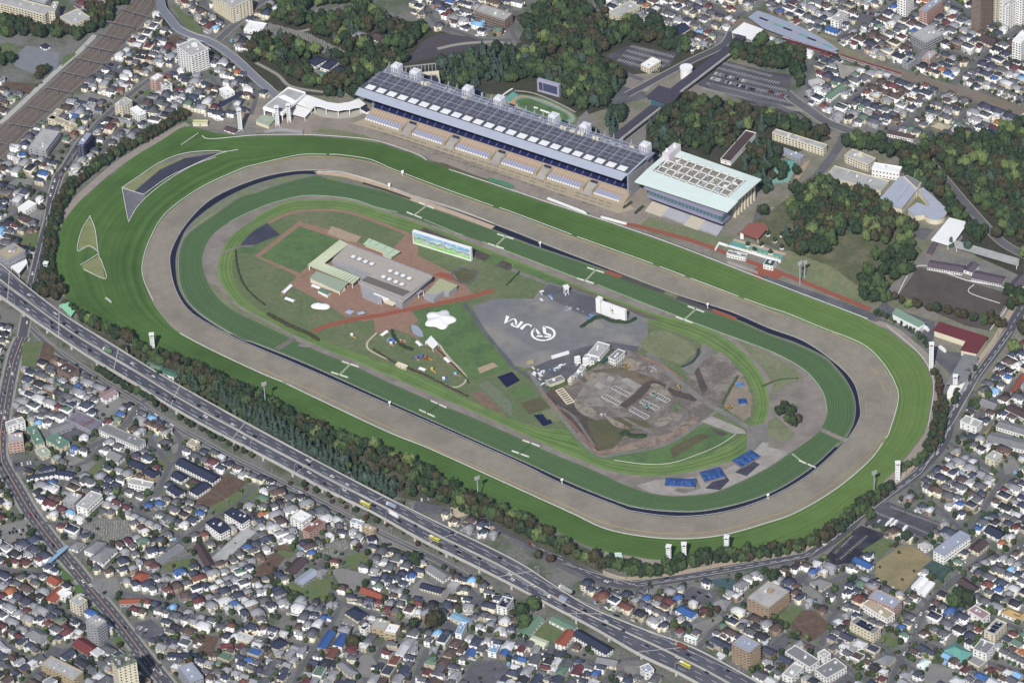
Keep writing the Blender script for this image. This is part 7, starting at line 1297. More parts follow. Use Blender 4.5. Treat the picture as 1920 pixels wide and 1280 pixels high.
for t,pts in (((0,3),[(560,130),(720,60),(940,60),(1000,190),(880,240),(660,175)]),((1,0),[(80,170),(380,250),(700,400),(760,460),(700,450),(500,400),(380,330),(200,300),(0,260)]),((1,0),[(400,75),(700,80),(720,130),(560,135),(420,140)]),((1,3),[(480,330),(560,230),(680,200),(700,260),(560,380)])):
 P=GP([X(t,p) for p in pts]); xs=[p.x for p in P]; ys=[p.y for p in P]
 for x in np.arange(min(xs),max(xs),2.3):
  for y in np.arange(min(ys),max(ys),2.6):
   c=False
   for i in range(len(P)):
    u,v=P[i-1],P[i]
    if (u.y>y)!=(v.y>y) and x<(v.x-u.x)*(y-u.y)/(v.y-u.y)+u.x: c=not c
   if c and qq.random()<.72: s=qq.uniform(.35,.8); h=qq.uniform(.8,2.2); xx=x+qq.uniform(-.4,.4); g_.box(xx-s,y-s,0,xx+s,y+s,.4,bottom=False); g_.box(xx-s*.5,y-s*.5,.41,xx+s*.5,y+s*.5,h,bottom=False)
props(g_.build('gravestones',M('grave_stone','#8d8d8a',var=.25,scale=.6)),'dense rows of small grey gravestones in the cemeteries','gravestones',kind='stuff')
# ---------------- houses ----------------
ROOFS=[('navy','#3c4253',22),('dark grey','#56575c',26),('grey','#85868a',20),('brown','#54453f',11),('maroon','#5f3538',4.4),('blue','#345a94',2.8),('orange','#9a5a30',.9),('green','#56705e',2.5),('pale grey','#b4b5b6',11),('black','#34343a',6),('red brown','#6e4236',2),('sky blue','#6fa4cc',1.2)]
WALLS=[('white','#e4e3df',13),('cream','#cfc7ad',8),('beige','#b0a58c',3),('grey','#8d8e92',3),('brown','#857160',2)]
RM={n:M('house_roof_'+n.replace(' ','_'),c,var=.14,scale=.7,rough=.75) for n,c,_ in ROOFS}; WM={n:M('house_wall_'+n,c,var=.06,scale=.5) for n,c,_ in WALLS}
RV={n:L(c) for n,c,_ in ROOFS}; WV={n:L(c) for n,c,_ in WALLS}
def pick(lst,r):
 t=r.uniform(0,sum(x[2] for x in lst))
 for x in lst:
  t-=x[2]
  if t<=0: return x[0]
 return lst[0][0]
VAR=[]
def mkvar(i):
 r=random.Random(100+i); kind=['gable','hip','gable','hip','flat','gable','hip','gable'][i%8]
 w=r.uniform(8,12.5) if i<13 else r.uniform(5.8,7.4); d=r.uniform(7,9.3) if i<13 else r.uniform(5.4,7); e=r.uniform(5.2,6.2) if i%9 else 3.2; rh=r.uniform(1.6,2.6); W_=MB(); Rf=MB(); Bc=MB(); wins=[]
 W_.box(0,0,0,w,d,e,bottom=False)
 if kind=='flat':
  e+=1.5; W_.box(0,0,0,w,d,e,bottom=False); Rf.box(.2,.2,e,w-.2,d-.2,e+.15,bottom=False); W_.box(-.05,-.05,e,w+.05,.2,e+.6,bottom=False); W_.box(-.05,d-.2,e,w+.05,d+.05,e+.6,bottom=False); Rf.box(w*.55,d*.5,e+.16,w*.8,d*.8,e+1.9)
 else:
  if kind=='gable':
   if w>=d: W_.add([(0,0,e),(0,d,e),(0,d/2,e+rh*.9)],[(1,0,2)]); W_.add([(w,0,e),(w,d,e),(w,d/2,e+rh*.9)],[(0,1,2)])
   else: W_.add([(0,0,e),(w,0,e),(w/2,0,e+rh*.9)],[(0,1,2)]); W_.add([(0,d,e),(w,d,e),(w/2,d,e+rh*.9)],[(1,0,2)])
  gable_roof(Rf,-.5,-.5,w+.5,d+.5,e+.05,e+rh,kind)
 fl=2 if e>4 else 1
 if i%2==0:   # lower annex with its own roof
  aw=w*r.uniform(.4,.65); ad=r.uniform(2.6,4); x0=r.choice([0,w-aw]); W_.box(x0,-ad,0,x0+aw,-.01,2.8,bottom=False)
  b=len(Rf.v); Rf.v+= [(x0-.3,-ad-.4,2.8),(x0+aw+.3,-ad-.4,2.8),(x0+aw+.3,0,3.9),(x0-.3,0,3.9),(x0-.3,-ad-.4,2.65),(x0+aw+.3,-ad-.4,2.65)]; Rf.f+= [(b,b+1,b+2,b+3),(b+4,b+5,b+1,b)]; Rf.m+=[0,0]; Rf.c+=[None,None]
 elif i%4==1: # cross wing
  cw=w*.42; cd_=r.uniform(2.5,4); W_.box(.3,-cd_,0,.3+cw,-.01,e,bottom=False); W_.add([(.3,-cd_,e),(.3+cw,-cd_,e),(.3+cw/2,-cd_,e+1.3)],[(0,1,2)]); b=len(Rf.v); m_=.3+cw/2
  Rf.v+= [(-.1,-cd_-.4,e-.1),(m_,-cd_-.4,e+1.5),(m_,d*.4,e+1.5),(-.1,d*.2,e-.1),(.7+cw,-cd_-.4,e-.1),(.7+cw,d*.2,e-.1)]; Rf.f+= [(b,b+1,b+2,b+3),(b+1,b+4,b+5,b+2)]; Rf.m+=[0,0]; Rf.c+=[None,None]
 bx=r.uniform(.35,.5)*w
 if fl==2: Bc.box(w*.45,-1.15,2.75,w*.95,-.02,2.9); Bc.box(w*.45,-1.2,2.9,w*.95,-1.1,3.85)
 for k in range(fl):
  z=.9+k*2.8
  for x in ((.28,.7) if k else (.72,)): wins.append(((w*x,0,z),0,1.7,1.3))
  wins.append(((0,d*.5,z),-math.pi/2,1.3,1.1)); wins.append(((w,d*.5,z),math.pi/2,1.3,1.1)); wins.append(((w*.5,d,z),math.pi,1.4,1.1))
 return dict(kind=kind,w=w,d=d,h=e+rh,W=W_,R=Rf,B=Bc,wins=wins,me={})
VAR=[mkvar(i) for i in range(20)]
HOUSES=[]; GARD=[]; LANES=MB(); LOTC=[]
def insidep(P,x,y):
 c=False
 for i in range(len(P)):
  u,v=P[i-1],P[i]
  if (u[1]>y)!=(v[1]>y) and x<(v[0]-u[0])*(y-u[1])/(v[1]-u[1])+u[0]: c=not c
 return c
HR=random.Random(21)
def district(px,a,b,lw=11.8,ld=12.2,lane=4.2,skip=.07,uni=None):
 P=[(p.x,p.y) for p in GP(px)]; A=G(*a); B=G(*b); rz=math.atan2(B.y-A.y,B.x-A.x); ex=Vector((math.cos(rz),math.sin(rz))); ey=Vector((-ex.y,ex.x))
 us=[p[0]*ex.x+p[1]*ex.y for p in P]; vs=[p[0]*ey.x+p[1]*ey.y for p in P]
 v=min(vs); row=0
 while v<max(vs):
  depth=ld+HR.uniform(-.8,1.2)
  if row%2==0:
   u=min(us)
   while u<max(us):
    c=ex*(u+3)+ey*(v+lane/2)
    if insidep(P,c.x,c.y) and not occ_hit([(c.x,c.y)]):
     q=[ex*(u)+ey*(v+.4),ex*(u+6.2)+ey*(v+.4),ex*(u+6.2)+ey*(v+lane-.4),ex*u+ey*(v+lane-.4)]; LANES.add([(z.x,z.y,.07) for z in q],[(0,1,2,3)])
    u+=6
   v+=lane
  u=min(us)+HR.uniform(0,8); blk=0
  style=HR.random(); urf=pick(ROOFS[:4],HR) if style<.2 else None; uvr=HR.randrange(20) if style<.18 else None; left=HR.randint(3,7)
  while u<max(us):
   blk+=1; left-=1
   if left<=0: style=HR.random(); urf=pick(ROOFS[:4],HR) if style<.25 else None; uvr=HR.randrange(20) if style<.2 else None; left=HR.randint(2,7)
   if HR.random()<.09: u+=lane+.5
   vi=uvr if uvr is not None else HR.randrange(20); V=VAR[vi]
   wdt=max(V['w']+1.4,lw*.6)+HR.uniform(0,1.2)
   c=ex*(u+wdt/2)+ey*(v+depth/2)
   if insidep(P,c.x,c.y):
    x0,x1=u+.6,u+.6+V['w']; y0=v+(depth-V['d'])/2+.2; y1=y0+V['d']
    pts=[ex*x+ey*y for x in (x0,(x0+x1)/2,x1) for y in (y0-1,(y0+y1)/2,y1)]
    if not occ_hit([(p.x,p.y) for p in pts]):
     if HR.random()<skip:
      (LOTC if HR.random()<.5 else GARD).append((c.x,c.y,rz,wdt,depth))
     else:
      flip=row%2==1 and HR.random()<.6; o=ex*(x0)+ey*(y0); j=HR.uniform(-.05,.05)
      if flip: o=ex*x1+ey*y1
      HOUSES.append((o.x,o.y,rz+(math.pi if flip else 0)+j,vi,urf or pick(ROOFS,HR),pick(WALLS,HR),c.x,c.y))
      occ_poly([(p.x,p.y) for p in (ex*x0+ey*y0,ex*x1+ey*y0,ex*x1+ey*y1,ex*x0+ey*y1)])
      if HR.random()<.5: GARD.append((c.x+ex.x*HR.uniform(-1,1)-ey.x*depth*.5,c.y+ex.y*HR.uniform(-1,1)-ey.y*depth*.5,rz,2,2))
    elif HR.random()<.25: GARD.append((c.x,c.y,rz,3,3))
   u+=wdt+HR.choice([0,0,0,.5,1.5])
  v+=depth; row+=1
 cx0,cx1=min(p[0] for p in P),max(p[0] for p in P); cy0,cy1=min(p[1] for p in P),max(p[1] for p in P)
 for _ in range(int((cx1-cx0)*(cy1-cy0)/5)):
  x,y=HR.uniform(cx0,cx1),HR.uniform(cy0,cy1)
  if occ_hit([(x,y)]) or not insidep(P,x,y): continue
  vi=HR.choice([HR.randrange(20),HR.randrange(13,20)]); V=VAR[vi]; q=HR.randrange(4); a_=rz+q*math.pi/2+HR.uniform(-.06,.06); e1=Vector((math.cos(a_),math.sin(a_))); e2=Vector((-e1.y,e1.x)); c=Vector((x,y)); W,D=V['w'],V['d']
  o=c-e1*W/2-e2*D/2
  if occ_hit([tuple(o+e1*W*i/4+e2*D*j/4) for i in range(5) for j in range(5)]+[tuple(o+e1*W*.7-e2*1.2),tuple(o+e1*W*.3-e2*2)]): continue
  HOUSES.append((o.x,o.y,a_,vi,pick(ROOFS,HR),pick(WALLS,HR),x,y)); occ_poly([tuple(o+e1*i+e2*j) for i,j in ((-.7,-.7),(W+.7,-.7),(W+.7,D+.7),(-.7,D+.7))])
district([(58,700),(110,665),(200,722),(300,790),(365,835),(470,885),(520,910),(500,960),(440,950),(330,1010),(240,980),(170,1010),(120,1000),(90,985),(60,960),(40,900),(20,870),(20,760),(35,690)],(100,790),(200,835))
district([(-10,900),(5,905),(45,985),(90,1040),(150,1110),(200,1165),(250,1230),(300,1290),(-10,1290)],(20,1180),(120,1240))
district([(60,960),(120,1000),(180,1000),(240,980),(330,1010),(440,950),(520,905),(640,965),(640,1000),(600,1060),(560,1110),(480,1170),(360,1145),(230,1100),(150,1060),(110,1020)],(150,1010),(260,970))
district([(160,1080),(230,1100),(360,1145),(480,1170),(560,1200),(540,1290),(320,1290),(240,1185)],(270,1120),(400,1165))
district([(600,1060),(640,970),(700,1000),(800,1045),(870,1085),(960,1130),(1100,1205),(1230,1280),(1200,1300),(540,1300),(560,1200),(560,1110)],(600,1250),(640,1190))
district([(960,1200),(1120,1240),(1230,1285),(1210,1300),(880,1300),(900,1220)],(1000,1260),(1100,1290))
district([(1070,1075),(1130,1095),(1200,1098),(1300,1088),(1430,1065),(1480,1060),(1540,1040),(1600,1000),(1650,950),(1720,900),(1765,850),(1790,800),(1800,770),(1830,730),(1880,690),(1930,640),(1930,1300),(1440,1300),(1330,1215),(1200,1160),(1100,1110)],(1400,1150),(1470,1185))
district([(1795,770),(1830,730),(1930,690),(1930,900),(1850,890),(1780,850)],(1830,800),(1900,840))
district([(775,928),(810,925),(900,962),(960,1000),(945,1012),(900,1005),(850,985),(800,955)],(800,940),(900,985))
district([(1065,1072),(1110,1080),(1180,1098),(1290,1092),(1380,1075),(1380,1150),(1330,1210),(1250,1180),(1150,1130)],(1100,1100),(1170,1140))
district([(-10,310),(60,300),(130,310),(105,340),(85,400),(70,470),(55,530),(0,480),(-10,470)],(20,380),(70,330))
district([(-10,600),(40,630),(20,680),(5,720),(-10,760)],(0,640),(20,600))
district([(300,25),(320,50),(390,90),(440,125),(490,160),(500,180),(455,215),(430,225),(400,220),(345,205),(300,235),(240,270),(200,300),(160,325),(130,335),(140,290),(200,235),(290,160),(330,140),(250,160),(180,210),(120,250),(60,300),(0,320),(40,270),(140,185),(240,95)],(200,250),(260,180))
district([(140,260),(210,215),(330,130),(300,60),(250,90),(200,140),(150,180),(60,260),(40,290),(20,310)],(100,240),(180,170))
district([(325,-10),(500,-10),(450,30),(410,60),(380,60),(340,30)],(380,30),(440,0))
district([(440,60),(500,10),(520,20),(470,90),(450,100)],(450,80),(480,40))
district([(780,-10),(1000,-10),(965,20),(960,62),(900,72),(830,60),(800,40),(770,10)],(830,50),(900,70),lw=10)
district([(1130,0),(1180,-10),(1420,-10),(1400,25),(1370,60),(1340,95),(1290,95),(1290,60),(1240,40),(1190,45),(1150,30)],(1200,20),(1300,60))
district([(1430,-10),(1930,-10),(1930,205),(1850,185),(1700,140),(1600,105),(1570,90),(1500,45),(1440,20)],(1650,60),(1720,90),skip=.05)
district([(1430,65),(1480,78),(1560,103),(1600,112),(1700,145),(1800,178),(1930,215),(1930,225),(1860,255),(1790,262),(1730,262),(1690,258),(1600,245),(1560,225),(1520,200),(1515,170),(1530,130),(1510,110),(1440,85),(1415,80)],(1600,150),(1700,190),lw=10,ld=10.5,skip=.03)
district([(-10,150),(40,165),(80,155),(60,185),(20,215),(-10,230)],(0,190),(40,160))
district([(160,-10),(210,-10),(180,25),(150,20)],(160,10),(190,-5))
LANES.build('residential_lane',M('lane_asphalt','#626267',var=.1,scale=.3,col2='#70706f',var2=.6,scale2=.08),kind='structure')
HOUSES=[h for h in HOUSES if -25<PX((h[6],h[7],3))[0]<1945 and PX((h[6],h[7],3))[1]<1300]
HOUSES.sort(key=lambda h:-PX((h[6],h[7],0))[1]); NEAR=HOUSES[:300]; FAR=HOUSES[300:]
def region(u,v):
 if u<280-(1280-v)*.75: return 'left of the wide avenue'
 xe=700+(v-957)*1.92
 if u<xe: return 'at lower left beside the avenue' if u<480 else ('below the expressway, left half' if u<760 else 'below the expressway, right half')
 return 'right of the expressway, near it' if u<1500 else ('in the lower right corner' if u<1720 else 'at the right edge')
KW={'gable':'gabled','hip':'hip-roofed','flat':'flat-roofed'}
grp={}
for h in NEAR:
 u,v=PX((h[6],h[7],3)); k=(h[4],VAR[h[3]]['kind'],h[5],region(u,v)); grp.setdefault(k,[]).append((u,h))
lab={}
for k,l in grp.items():
 l.sort(key=lambda t:t[0])
 for i,(u,h) in enumerate(l):
  base=f"{k[2]}-walled {KW[k[1]]} house with {k[0]} roof {k[3]}"
  lab[id(h)]=base if len(l)==1 else f"{ordi(i)} from left: {base}"
for h in NEAR:
 V=VAR[h[3]]; r=thing('house',(h[0],h[1],0),h[2],lab[id(h)],'house','detached houses in the near streets')
 for nm,mb,mat in (('wall',V['W'],WM[h[5]]),('roof',V['R'],RM[h[4]]),('balcony',V['B'],WM[h[5]])):
  if not mb.v: continue
  if nm not in V['me']: V['me'][nm]=mb.mesh(nm,mat)
  o=link(nm,V['me'][nm],r); o.material_slots[0].link='OBJECT'; o.material_slots[0].material=mat
 for p_,a_,ww,wh in V['wins']: link('window',winmesh(ww,wh),r,p_,a_)
for V in VAR:
 v=[];f=[];role=[]
 for mb,ro in ((V['W'],0),(V['R'],1),(V['B'],0)):
  b=len(v); v+=mb.v; f+=[tuple(b+i for i in q) for q in mb.f]; role+=[ro]*len(mb.f)
 for (x,y,z),a,ww,wh in V['wins']:
  b=len(v); c,s=math.cos(a),math.sin(a)
  for (lx,lz) in ((-ww/2,0),(ww/2,0),(ww/2,wh),(-ww/2,wh)): v.append((x+c*lx+s*.04,y+s*lx-c*.04,z+lz))
  f.append((b,b+1,b+2,b+3)); role.append(2)
 V['np']=np.array(v,dtype=np.float32); V['lt']=np.array([len(q) for q in f]); V['li']=np.array([i for q in f for i in q]); V['role']=np.array(role)
def bulk(name,chunks,mat,**k):
 """chunks: (verts Nx3, loop indices, loop totals, face colours)"""
 vs=np.concatenate([c[0] for c in chunks]).astype(np.float32); off=np.cumsum([0]+[len(c[0]) for c in chunks[:-1]])
 li=np.concatenate([c[1]+o for c,o in zip(chunks,off)]).astype(np.int32); lt=np.concatenate([c[2] for c in chunks]).astype(np.int32)
 me=bpy.data.meshes.new(name); me.vertices.add(len(vs)); me.vertices.foreach_set('co',vs.ravel()); me.loops.add(len(li)); me.loops.foreach_set('vertex_index',li); me.polygons.add(len(lt)); me.polygons.foreach_set('loop_start',np.concatenate([[0],np.cumsum(lt)[:-1]]).astype(np.int32)); me.polygons.foreach_set('loop_total',lt)
 if chunks[0][3] is not None:
  fc=np.concatenate([c[3] for c in chunks]); lc=np.repeat(fc,lt,axis=0); lc=np.concatenate([lc,np.ones((len(lc),1))],1).astype(np.float32)
  me.update(); ca=me.color_attributes.new('paint','FLOAT_COLOR','CORNER'); ca.data.foreach_set('color',lc.ravel())
 me.materials.append(mat); me.validate(); me.update(calc_edges=True)
 o=bpy.data.objects.new(name,me); COL.objects.link(o); return props(o,**k)
ch=[]
for h in FAR:
 V=VAR[h[3]]; c,s=math.cos(h[2]),math.sin(h[2]); v=V['np']; w_=np.stack([h[0]+c*v[:,0]-s*v[:,1],h[1]+s*v[:,0]+c*v[:,1],v[:,2]],1)
 cols=np.array([WV[h[5]],RV[h[4]],L('#23262f')])[V['role']]; cols=cols*(1+HR.uniform(-.1,.1)); ch.append((w_,V['li'],V['lt'],cols))
bulk('far_houses',ch,MV('house_paint',scale=.6),label='dense mass of small distant houses in many roof colours',cat='houses',kind='stuff')
print('HOUSES',len(HOUSES),'near',len(NEAR))
CLM=MB(); cq=random.Random(77); PC2=[L(c) for c in ('#c9c8c4','#a9a6a0','#dcdbd8','#8d8a84','#6fa0c8','#b9b2a0','#7b7c80')]
CARSP=[]
for h in HOUSES:
 V=VAR[h[3]]; c,s=math.cos(h[2]),math.sin(h[2]); W,D=V['w'],V['d']
 def w2(x,y): return (h[0]+c*x-s*y,h[1]+s*x+c*y)
 def bx2(x0,y0,x1,y1,z0,z1,col):
  P=[w2(x0,y0),w2(x1,y0),w2(x1,y1),w2(x0,y1)]
  CLM.add([(q[0],q[1],z0) for q in P]+[(q[0],q[1],z1) for q in P],[(4,5,6,7),(0,1,5,4),(1,2,6,5),(2,3,7,6),(3,0,4,7)],0,col)
 def free(x0,y0,x1,y1): return not occ_hit([w2(x0,y0),w2(x1,y0),w2(x1,y1),w2(x0,y1),w2((x0+x1)/2,(y0+y1)/2)])
 if cq.random()<.7: bx2(-1,-2.6,W*cq.uniform(.4,1.05),-2.45,0,1.3,cq.choice(PC2[:4]))
 if cq.random()<.5: bx2(-1.1,-2.5,-.95,D*.8,0,1.4,cq.choice(PC2[:4]))
 for _ in range(2):
  x=cq.uniform(-4.5,W+2); y=cq.choice([-4.5,D+1]); a,b=cq.uniform(1.6,3.6),cq.uniform(1.6,3)
  if cq.random()<.55 and free(x-.3,y-.3,x+a+.3,y+b+.3): bx2(x,y,x+a,y+b,0,cq.uniform(1.8,2.6),cq.choice(PC2))
 x=cq.choice([-3.3,W+1]);
 if cq.random()<.5 and free(x,0,x+2.2,5): q=w2(x+1,2.5); CARSP.append((q[0],q[1],h[2]+math.pi/2))
props(CLM.build('yard_clutter',MATS.get('house_paint') or MV('yard_paint')),'garden walls, carports and small sheds crowded between the houses','yard clutter',kind='stuff')
# ---------------- trees ----------------
def leafmat(name,c,c2):
 m,n,b=newmat(name); N=n.nodes; K=n.links; b.inputs['Roughness'].default_value=.9; b.inputs['Specular IOR Level'].default_value=.1
 geo=N.new('ShaderNodeNewGeometry'); nz=N.new('ShaderNodeTexNoise'); nz.inputs['Scale'].default_value=.35; nz.inputs['Detail'].default_value=4; K.new(geo.outputs['Position'],nz.inputs['Vector'])
 n2=N.new('ShaderNodeTexNoise'); n2.inputs['Scale'].default_value=2.2; n2.inputs['Detail'].default_value=2; K.new(geo.outputs['Position'],n2.inputs['Vector'])
 mx=N.new('ShaderNodeMix'); mx.data_type='RGBA'; mx.inputs[6].default_value=(*L(c),1); mx.inputs[7].default_value=(*L(c2),1); r=N.new('ShaderNodeMapRange'); r.inputs[1].default_value=.35; r.inputs[2].default_value=.65; K.new(nz.outputs[0],r.inputs[0]); K.new(r.outputs[0],mx.inputs[0])
 r2=N.new('ShaderNodeMapRange'); r2.inputs[1].default_value=.3; r2.inputs[2].default_value=.7; r2.inputs[3].default_value=.7; r2.inputs[4].default_value=1.3; K.new(n2.outputs[0],r2.inputs[0])
 sc_=N.new('ShaderNodeVectorMath'); sc_.operation='SCALE'; K.new(mx.outputs[2],sc_.inputs[0]); K.new(r2.outputs[0],sc_.inputs['Scale']); K.new(sc_.outputs[0],b.inputs['Base Color']); return m
TT={'dark green':leafmat('leaf_dark','#2e3f28','#3a4a2f'),'olive brown':leafmat('leaf_olive','#4a4b30','#403b2a'),'blue green':leafmat('leaf_cedar','#485b4d','#3b4e41'),'yellow green':leafmat('leaf_yellow','#6c7a3e','#576a3a'),'reddish brown':leafmat('leaf_red','#52392f','#45402c'),'mid green':leafmat('leaf_mid','#3f5330','#4b5c32')}
BARK=M('bark','#4a3d30',var=.2)
CR=[]
def mkcrown(seed,conic=False):
 r=random.Random(seed); rs=np.random.RandomState(seed); bm=bmesh.new()
 lobes=[(0,0,.62,.62,.42)]+[(math.cos(a)*q,math.sin(a)*q,z,s,s*.8) for a,q,z,s in [(r.uniform(0,6.28),r.uniform(.35,.6),r.uniform(.35,.78),r.uniform(.28,.44)) for _ in range(8)]]
 if conic: lobes=[(r.uniform(-.06,.06),r.uniform(-.06,.06),t,.6*(1.05-t)+.08,.2) for t in (.2,.36,.52,.68,.84,.96)]+[(math.cos(a)*.4,math.sin(a)*.4,.3,.25,.15) for a in (0,1.3,2.7,4,5.2)]
 vs=[];lt=[];li=[]
 for (x,y,z,s,sz) in lobes:
  b=bmesh.new(); bmesh.ops.create_icosphere(b,subdivisions=1 if s<.5 else 2,radius=1)
  o=len(vs)
  for v in b.verts:
   k=1+r.uniform(-.22,.18); vs.append((x+v.co.x*s*k,y+v.co.y*s*k,z+v.co.z*sz*k))
  for f in b.faces: li+=[o+v.index for v in f.verts]; lt.append(3)
  b.free()
 for i in range(290):   # leaf clumps scattered over the lobes
  x,y,z,s,sz=r.choice(lobes); u=r.uniform(0,6.28); w_=math.acos(r.uniform(-.35,1)); n=Vector((math.sin(w_)*math.cos(u),math.sin(w_)*math.sin(u),math.cos(w_)))
  p=Vector((x+n.x*s*1.08,y+n.y*s*1.08,z+n.z*sz*1.12)); a=(n+Vector((r.uniform(-.7,.7),r.uniform(-.7,.7),r.uniform(-.5,.5)))).normalized(); t=a.orthogonal().normalized(); b2=a.cross(t); q=r.uniform(.055,.125); o=len(vs)
  for (m1,m2) in ((-1,-1),(1,-.6),(.8,1),(-.7,.8)): w3=p+t*m1*q+b2*m2*q; vs.append(tuple(w3))
  li+=[o,o+1,o+2,o+3]; lt.append(4)
 return np.array(vs,dtype=np.float32),np.array(li),np.array(lt)
CR=[mkcrown(s) for s in range(9)]+[mkcrown(50+s,True) for s in range(3)]
TREES=[]; TR_=random.Random(4)
def tmix(mix):
 t=TR_.random()*sum(mix.values())
 for k,v in mix.items():
  t-=v
  if t<=0: return k
 return k
def tree(x,y,rad,kind,h=None):
 ci=TR_.randrange(9) if kind not in('blue green',) else TR_.choice([9,10,11,9,10,11,2])
 TREES.append((x,y,rad,h or rad*TR_.uniform(1.7,2.3),kind,ci,TR_.uniform(0,6.28)))
WM_={'dark green':5,'olive brown':2.6,'mid green':2.6,'yellow green':1,'blue green':1}
OCT=np.zeros((NX,NY),dtype=bool)
def wood(px,mix=WM_,sp=8.6,r0=4.6,r1=8.2,avoid=True,fill=.93):
 P=[(p.x,p.y) for p in GP(px)]; xs=[p[0] for p in P]; ys=[p[1] for p in P]; x=min(xs); row=0
 while x<max(xs):
  y=min(ys)+(row%2)*sp/2
  while y<max(ys):
   a,b=x+TR_.uniform(-.35,.35)*sp,y+TR_.uniform(-.35,.35)*sp
   if insidep(P,a,b) and TR_.random()<fill and not (avoid and occ_hit([(a,b),(a+3,b),(a-3,b),(a,b-4)])): tree(a,b,TR_.uniform(r0,r1),tmix(mix))
   y+=sp
  x+=sp*.87; row+=1
def trow(px,sp,r0,r1,mix,width=0,n=1):
 P=cr(GP(px),False,6)
 for k in range(n):
  off=(k-(n-1)/2)*width; Q=offset_line(P,off) if n>1 else P; acc=TR_.uniform(0,sp)
  for i in range(len(Q)-1):
   d=(Q[i+1]-Q[i]).length
   while acc<d:
    q=Q[i].lerp(Q[i+1],acc/d); j=sp*.18; tree(q.x+TR_.uniform(-j,j),q.y+TR_.uniform(-j,j),TR_.uniform(r0,r1),tmix(mix)); acc+=sp*TR_.uniform(.8,1.2)
   acc-=d
for p in ([(795,72),(830,62),(920,75),(880,90),(830,105),(735,118),(775,98)],): occ_px(p)
for t,q in (((2,0),[(880,340),(1240,400),(1180,500),(920,520),(700,420)]),((2,0),[(840,640),(1080,600),(1000,760),(730,830)]),((2,0),[(1590,450),(1920,540),(2100,560),(2080,700),(2200,800),(1860,800),(1400,640)]),((2,0),[(430,940),(620,840),(740,1040),(1010,920),(1020,1090),(800,1100)]),((1,0),[(1680,640),(1800,640),(1920,700),(1920,780),(1800,740)]),((2,0),[(0,700),(200,720),(500,860),(440,940),(200,850),(0,800)])): occ_px([X(t,p) for p in q])
occ_px(z7([(560,730),(725,885),(640,1000),(540,1020),(520,900)])); occ_px([(565,215),(650,232),(700,250),(480,250),(500,200)])
for k in GO_[:0]: pass
wood([(445,88),(490,50),(515,10),(560,3),(690,20),(750,50),(820,62),(830,92),(790,115),(745,130),(690,160),(665,190),(620,188),(590,175),(555,165),(520,150),(480,122)])
wood([(480,-5),(690,-5),(690,25),(640,10),(520,25),(490,20)],{'dark green':5,'mid green':2})
wood([(960,150),(990,80),(980,50),(1010,20),(1060,-5),(1130,-5),(1150,30),(1130,60),(1190,45),(1290,60),(1310,98),(1250,108),(1180,80),(1130,95),(1160,140),(1175,165),(1165,195),(1110,215),(1060,195),(1040,165),(1000,150)])
wood([(820,125),(860,115),(930,95),(975,90),(985,150),(960,160),(900,165),(850,178),(818,160)],{'dark green':2,'blue green':4,'mid green':2})
wood([(1175,215),(1110,225),(1095,245),(1125,270),(1160,250)],{'blue green':3,'dark green':1},sp=9)
wood([(1366,92),(1440,78),(1470,100),(1522,110),(1515,145),(1500,180),(1565,212),(1560,225),(1495,200),(1465,150),(1420,128),(1375,115)],{'dark green':4,'mid green':3,'olive brown':1})
wood([(1270,188),(1335,194),(1420,220),(1490,228),(1545,250),(1540,280),(1470,262),(1410,245),(1395,270),(1340,290),(1270,285),(1205,270),(1200,245)],sp=8.6,fill=.78)
wood([(1205,230),(1260,245),(1270,290),(1215,280)],{'blue green':2,'dark green':1},sp=11)
wood([(1340,290),(1400,250),(1470,300),(1500,330),(1460,350),(1440,370),(1415,340)],{'dark green':3,'olive brown':2,'blue green':2},sp=11)
wood([(1580,262),(1640,268),(1700,285),(1730,262),(1790,258),(1870,235),(1930,225),(1930,490),(1870,462),(1810,395),(1765,335),(1720,345),(1690,310),(1640,290),(1585,285)])
wood([(1700,330),(1760,335),(1800,370),(1830,420),(1835,455),(1800,440),(1745,410),(1715,370)])
wood([(1485,365),(1530,345),(1590,355),(1650,375),(1662,400),(1650,450),(1600,430),(1560,450),(1565,478),(1490,480),(1468,450),(1495,425),(1475,400)],sp=7)
wood([(1560,415),(1660,405),(1720,430),(1720,460),(1705,490),(1680,475),(1640,460),(1600,440)],sp=9.5)
wood([(1640,490),(1690,475),(1715,495),(1700,525),(1665,545)],{'dark green':4,'mid green':3},sp=8.5,fill=.8)
wood([(1612,535),(1635,510),(1660,540),(1668,560),(1660,575),(1640,570),(1608,560)],{'dark green':3,'mid green':4,'yellow green':.5})
trow([(1672,560),(1690,572),(1735,583),(1780,592),(1830,605),(1852,610)],9,4.2,5.6,{'olive brown':3,'mid green':2,'yellow green':1,'dark green':2})
trow([(1845,600),(1870,610),(1880,620)],8,4,5,{'olive brown':3,'dark green':1},6,2); wood([(1880,560),(1905,545),(1915,575),(1890,590)],sp=8,avoid=False)
wood([(0,33),(60,52),(150,68),(165,50),(150,38),(185,0),(240,-5),(225,30),(190,62),(165,85),(100,78),(70,75),(0,72)],{'dark green':5,'mid green':2,'olive brown':1})
wood([(0,75),(40,85),(35,110),(0,128),(-10,100)],{'dark green':3,'olive brown':2}); wood([(80,130),(120,140),(110,155),(60,150)],{'dark green':3,'olive brown':2},sp=10); wood([(0,295),(25,300),(40,315),(0,325)],sp=8)
BM={'olive brown':4,'dark green':4,'mid green':2.5,'yellow green':.6}
trow([(215,652),(262,685),(300,712),(350,742),(395,764),(470,800)],8,3,4.5,{'dark green':3,'mid green':3,'olive brown':1}); trow([(520,835),(600,878),(660,905),(700,930),(760,955)],7.5,3,5,{'blue green':3,'dark green':2,'mid green':2}); trow([(770,915),(850,952),(900,978)],9,3.5,5,{'dark green':3,'mid green':3})
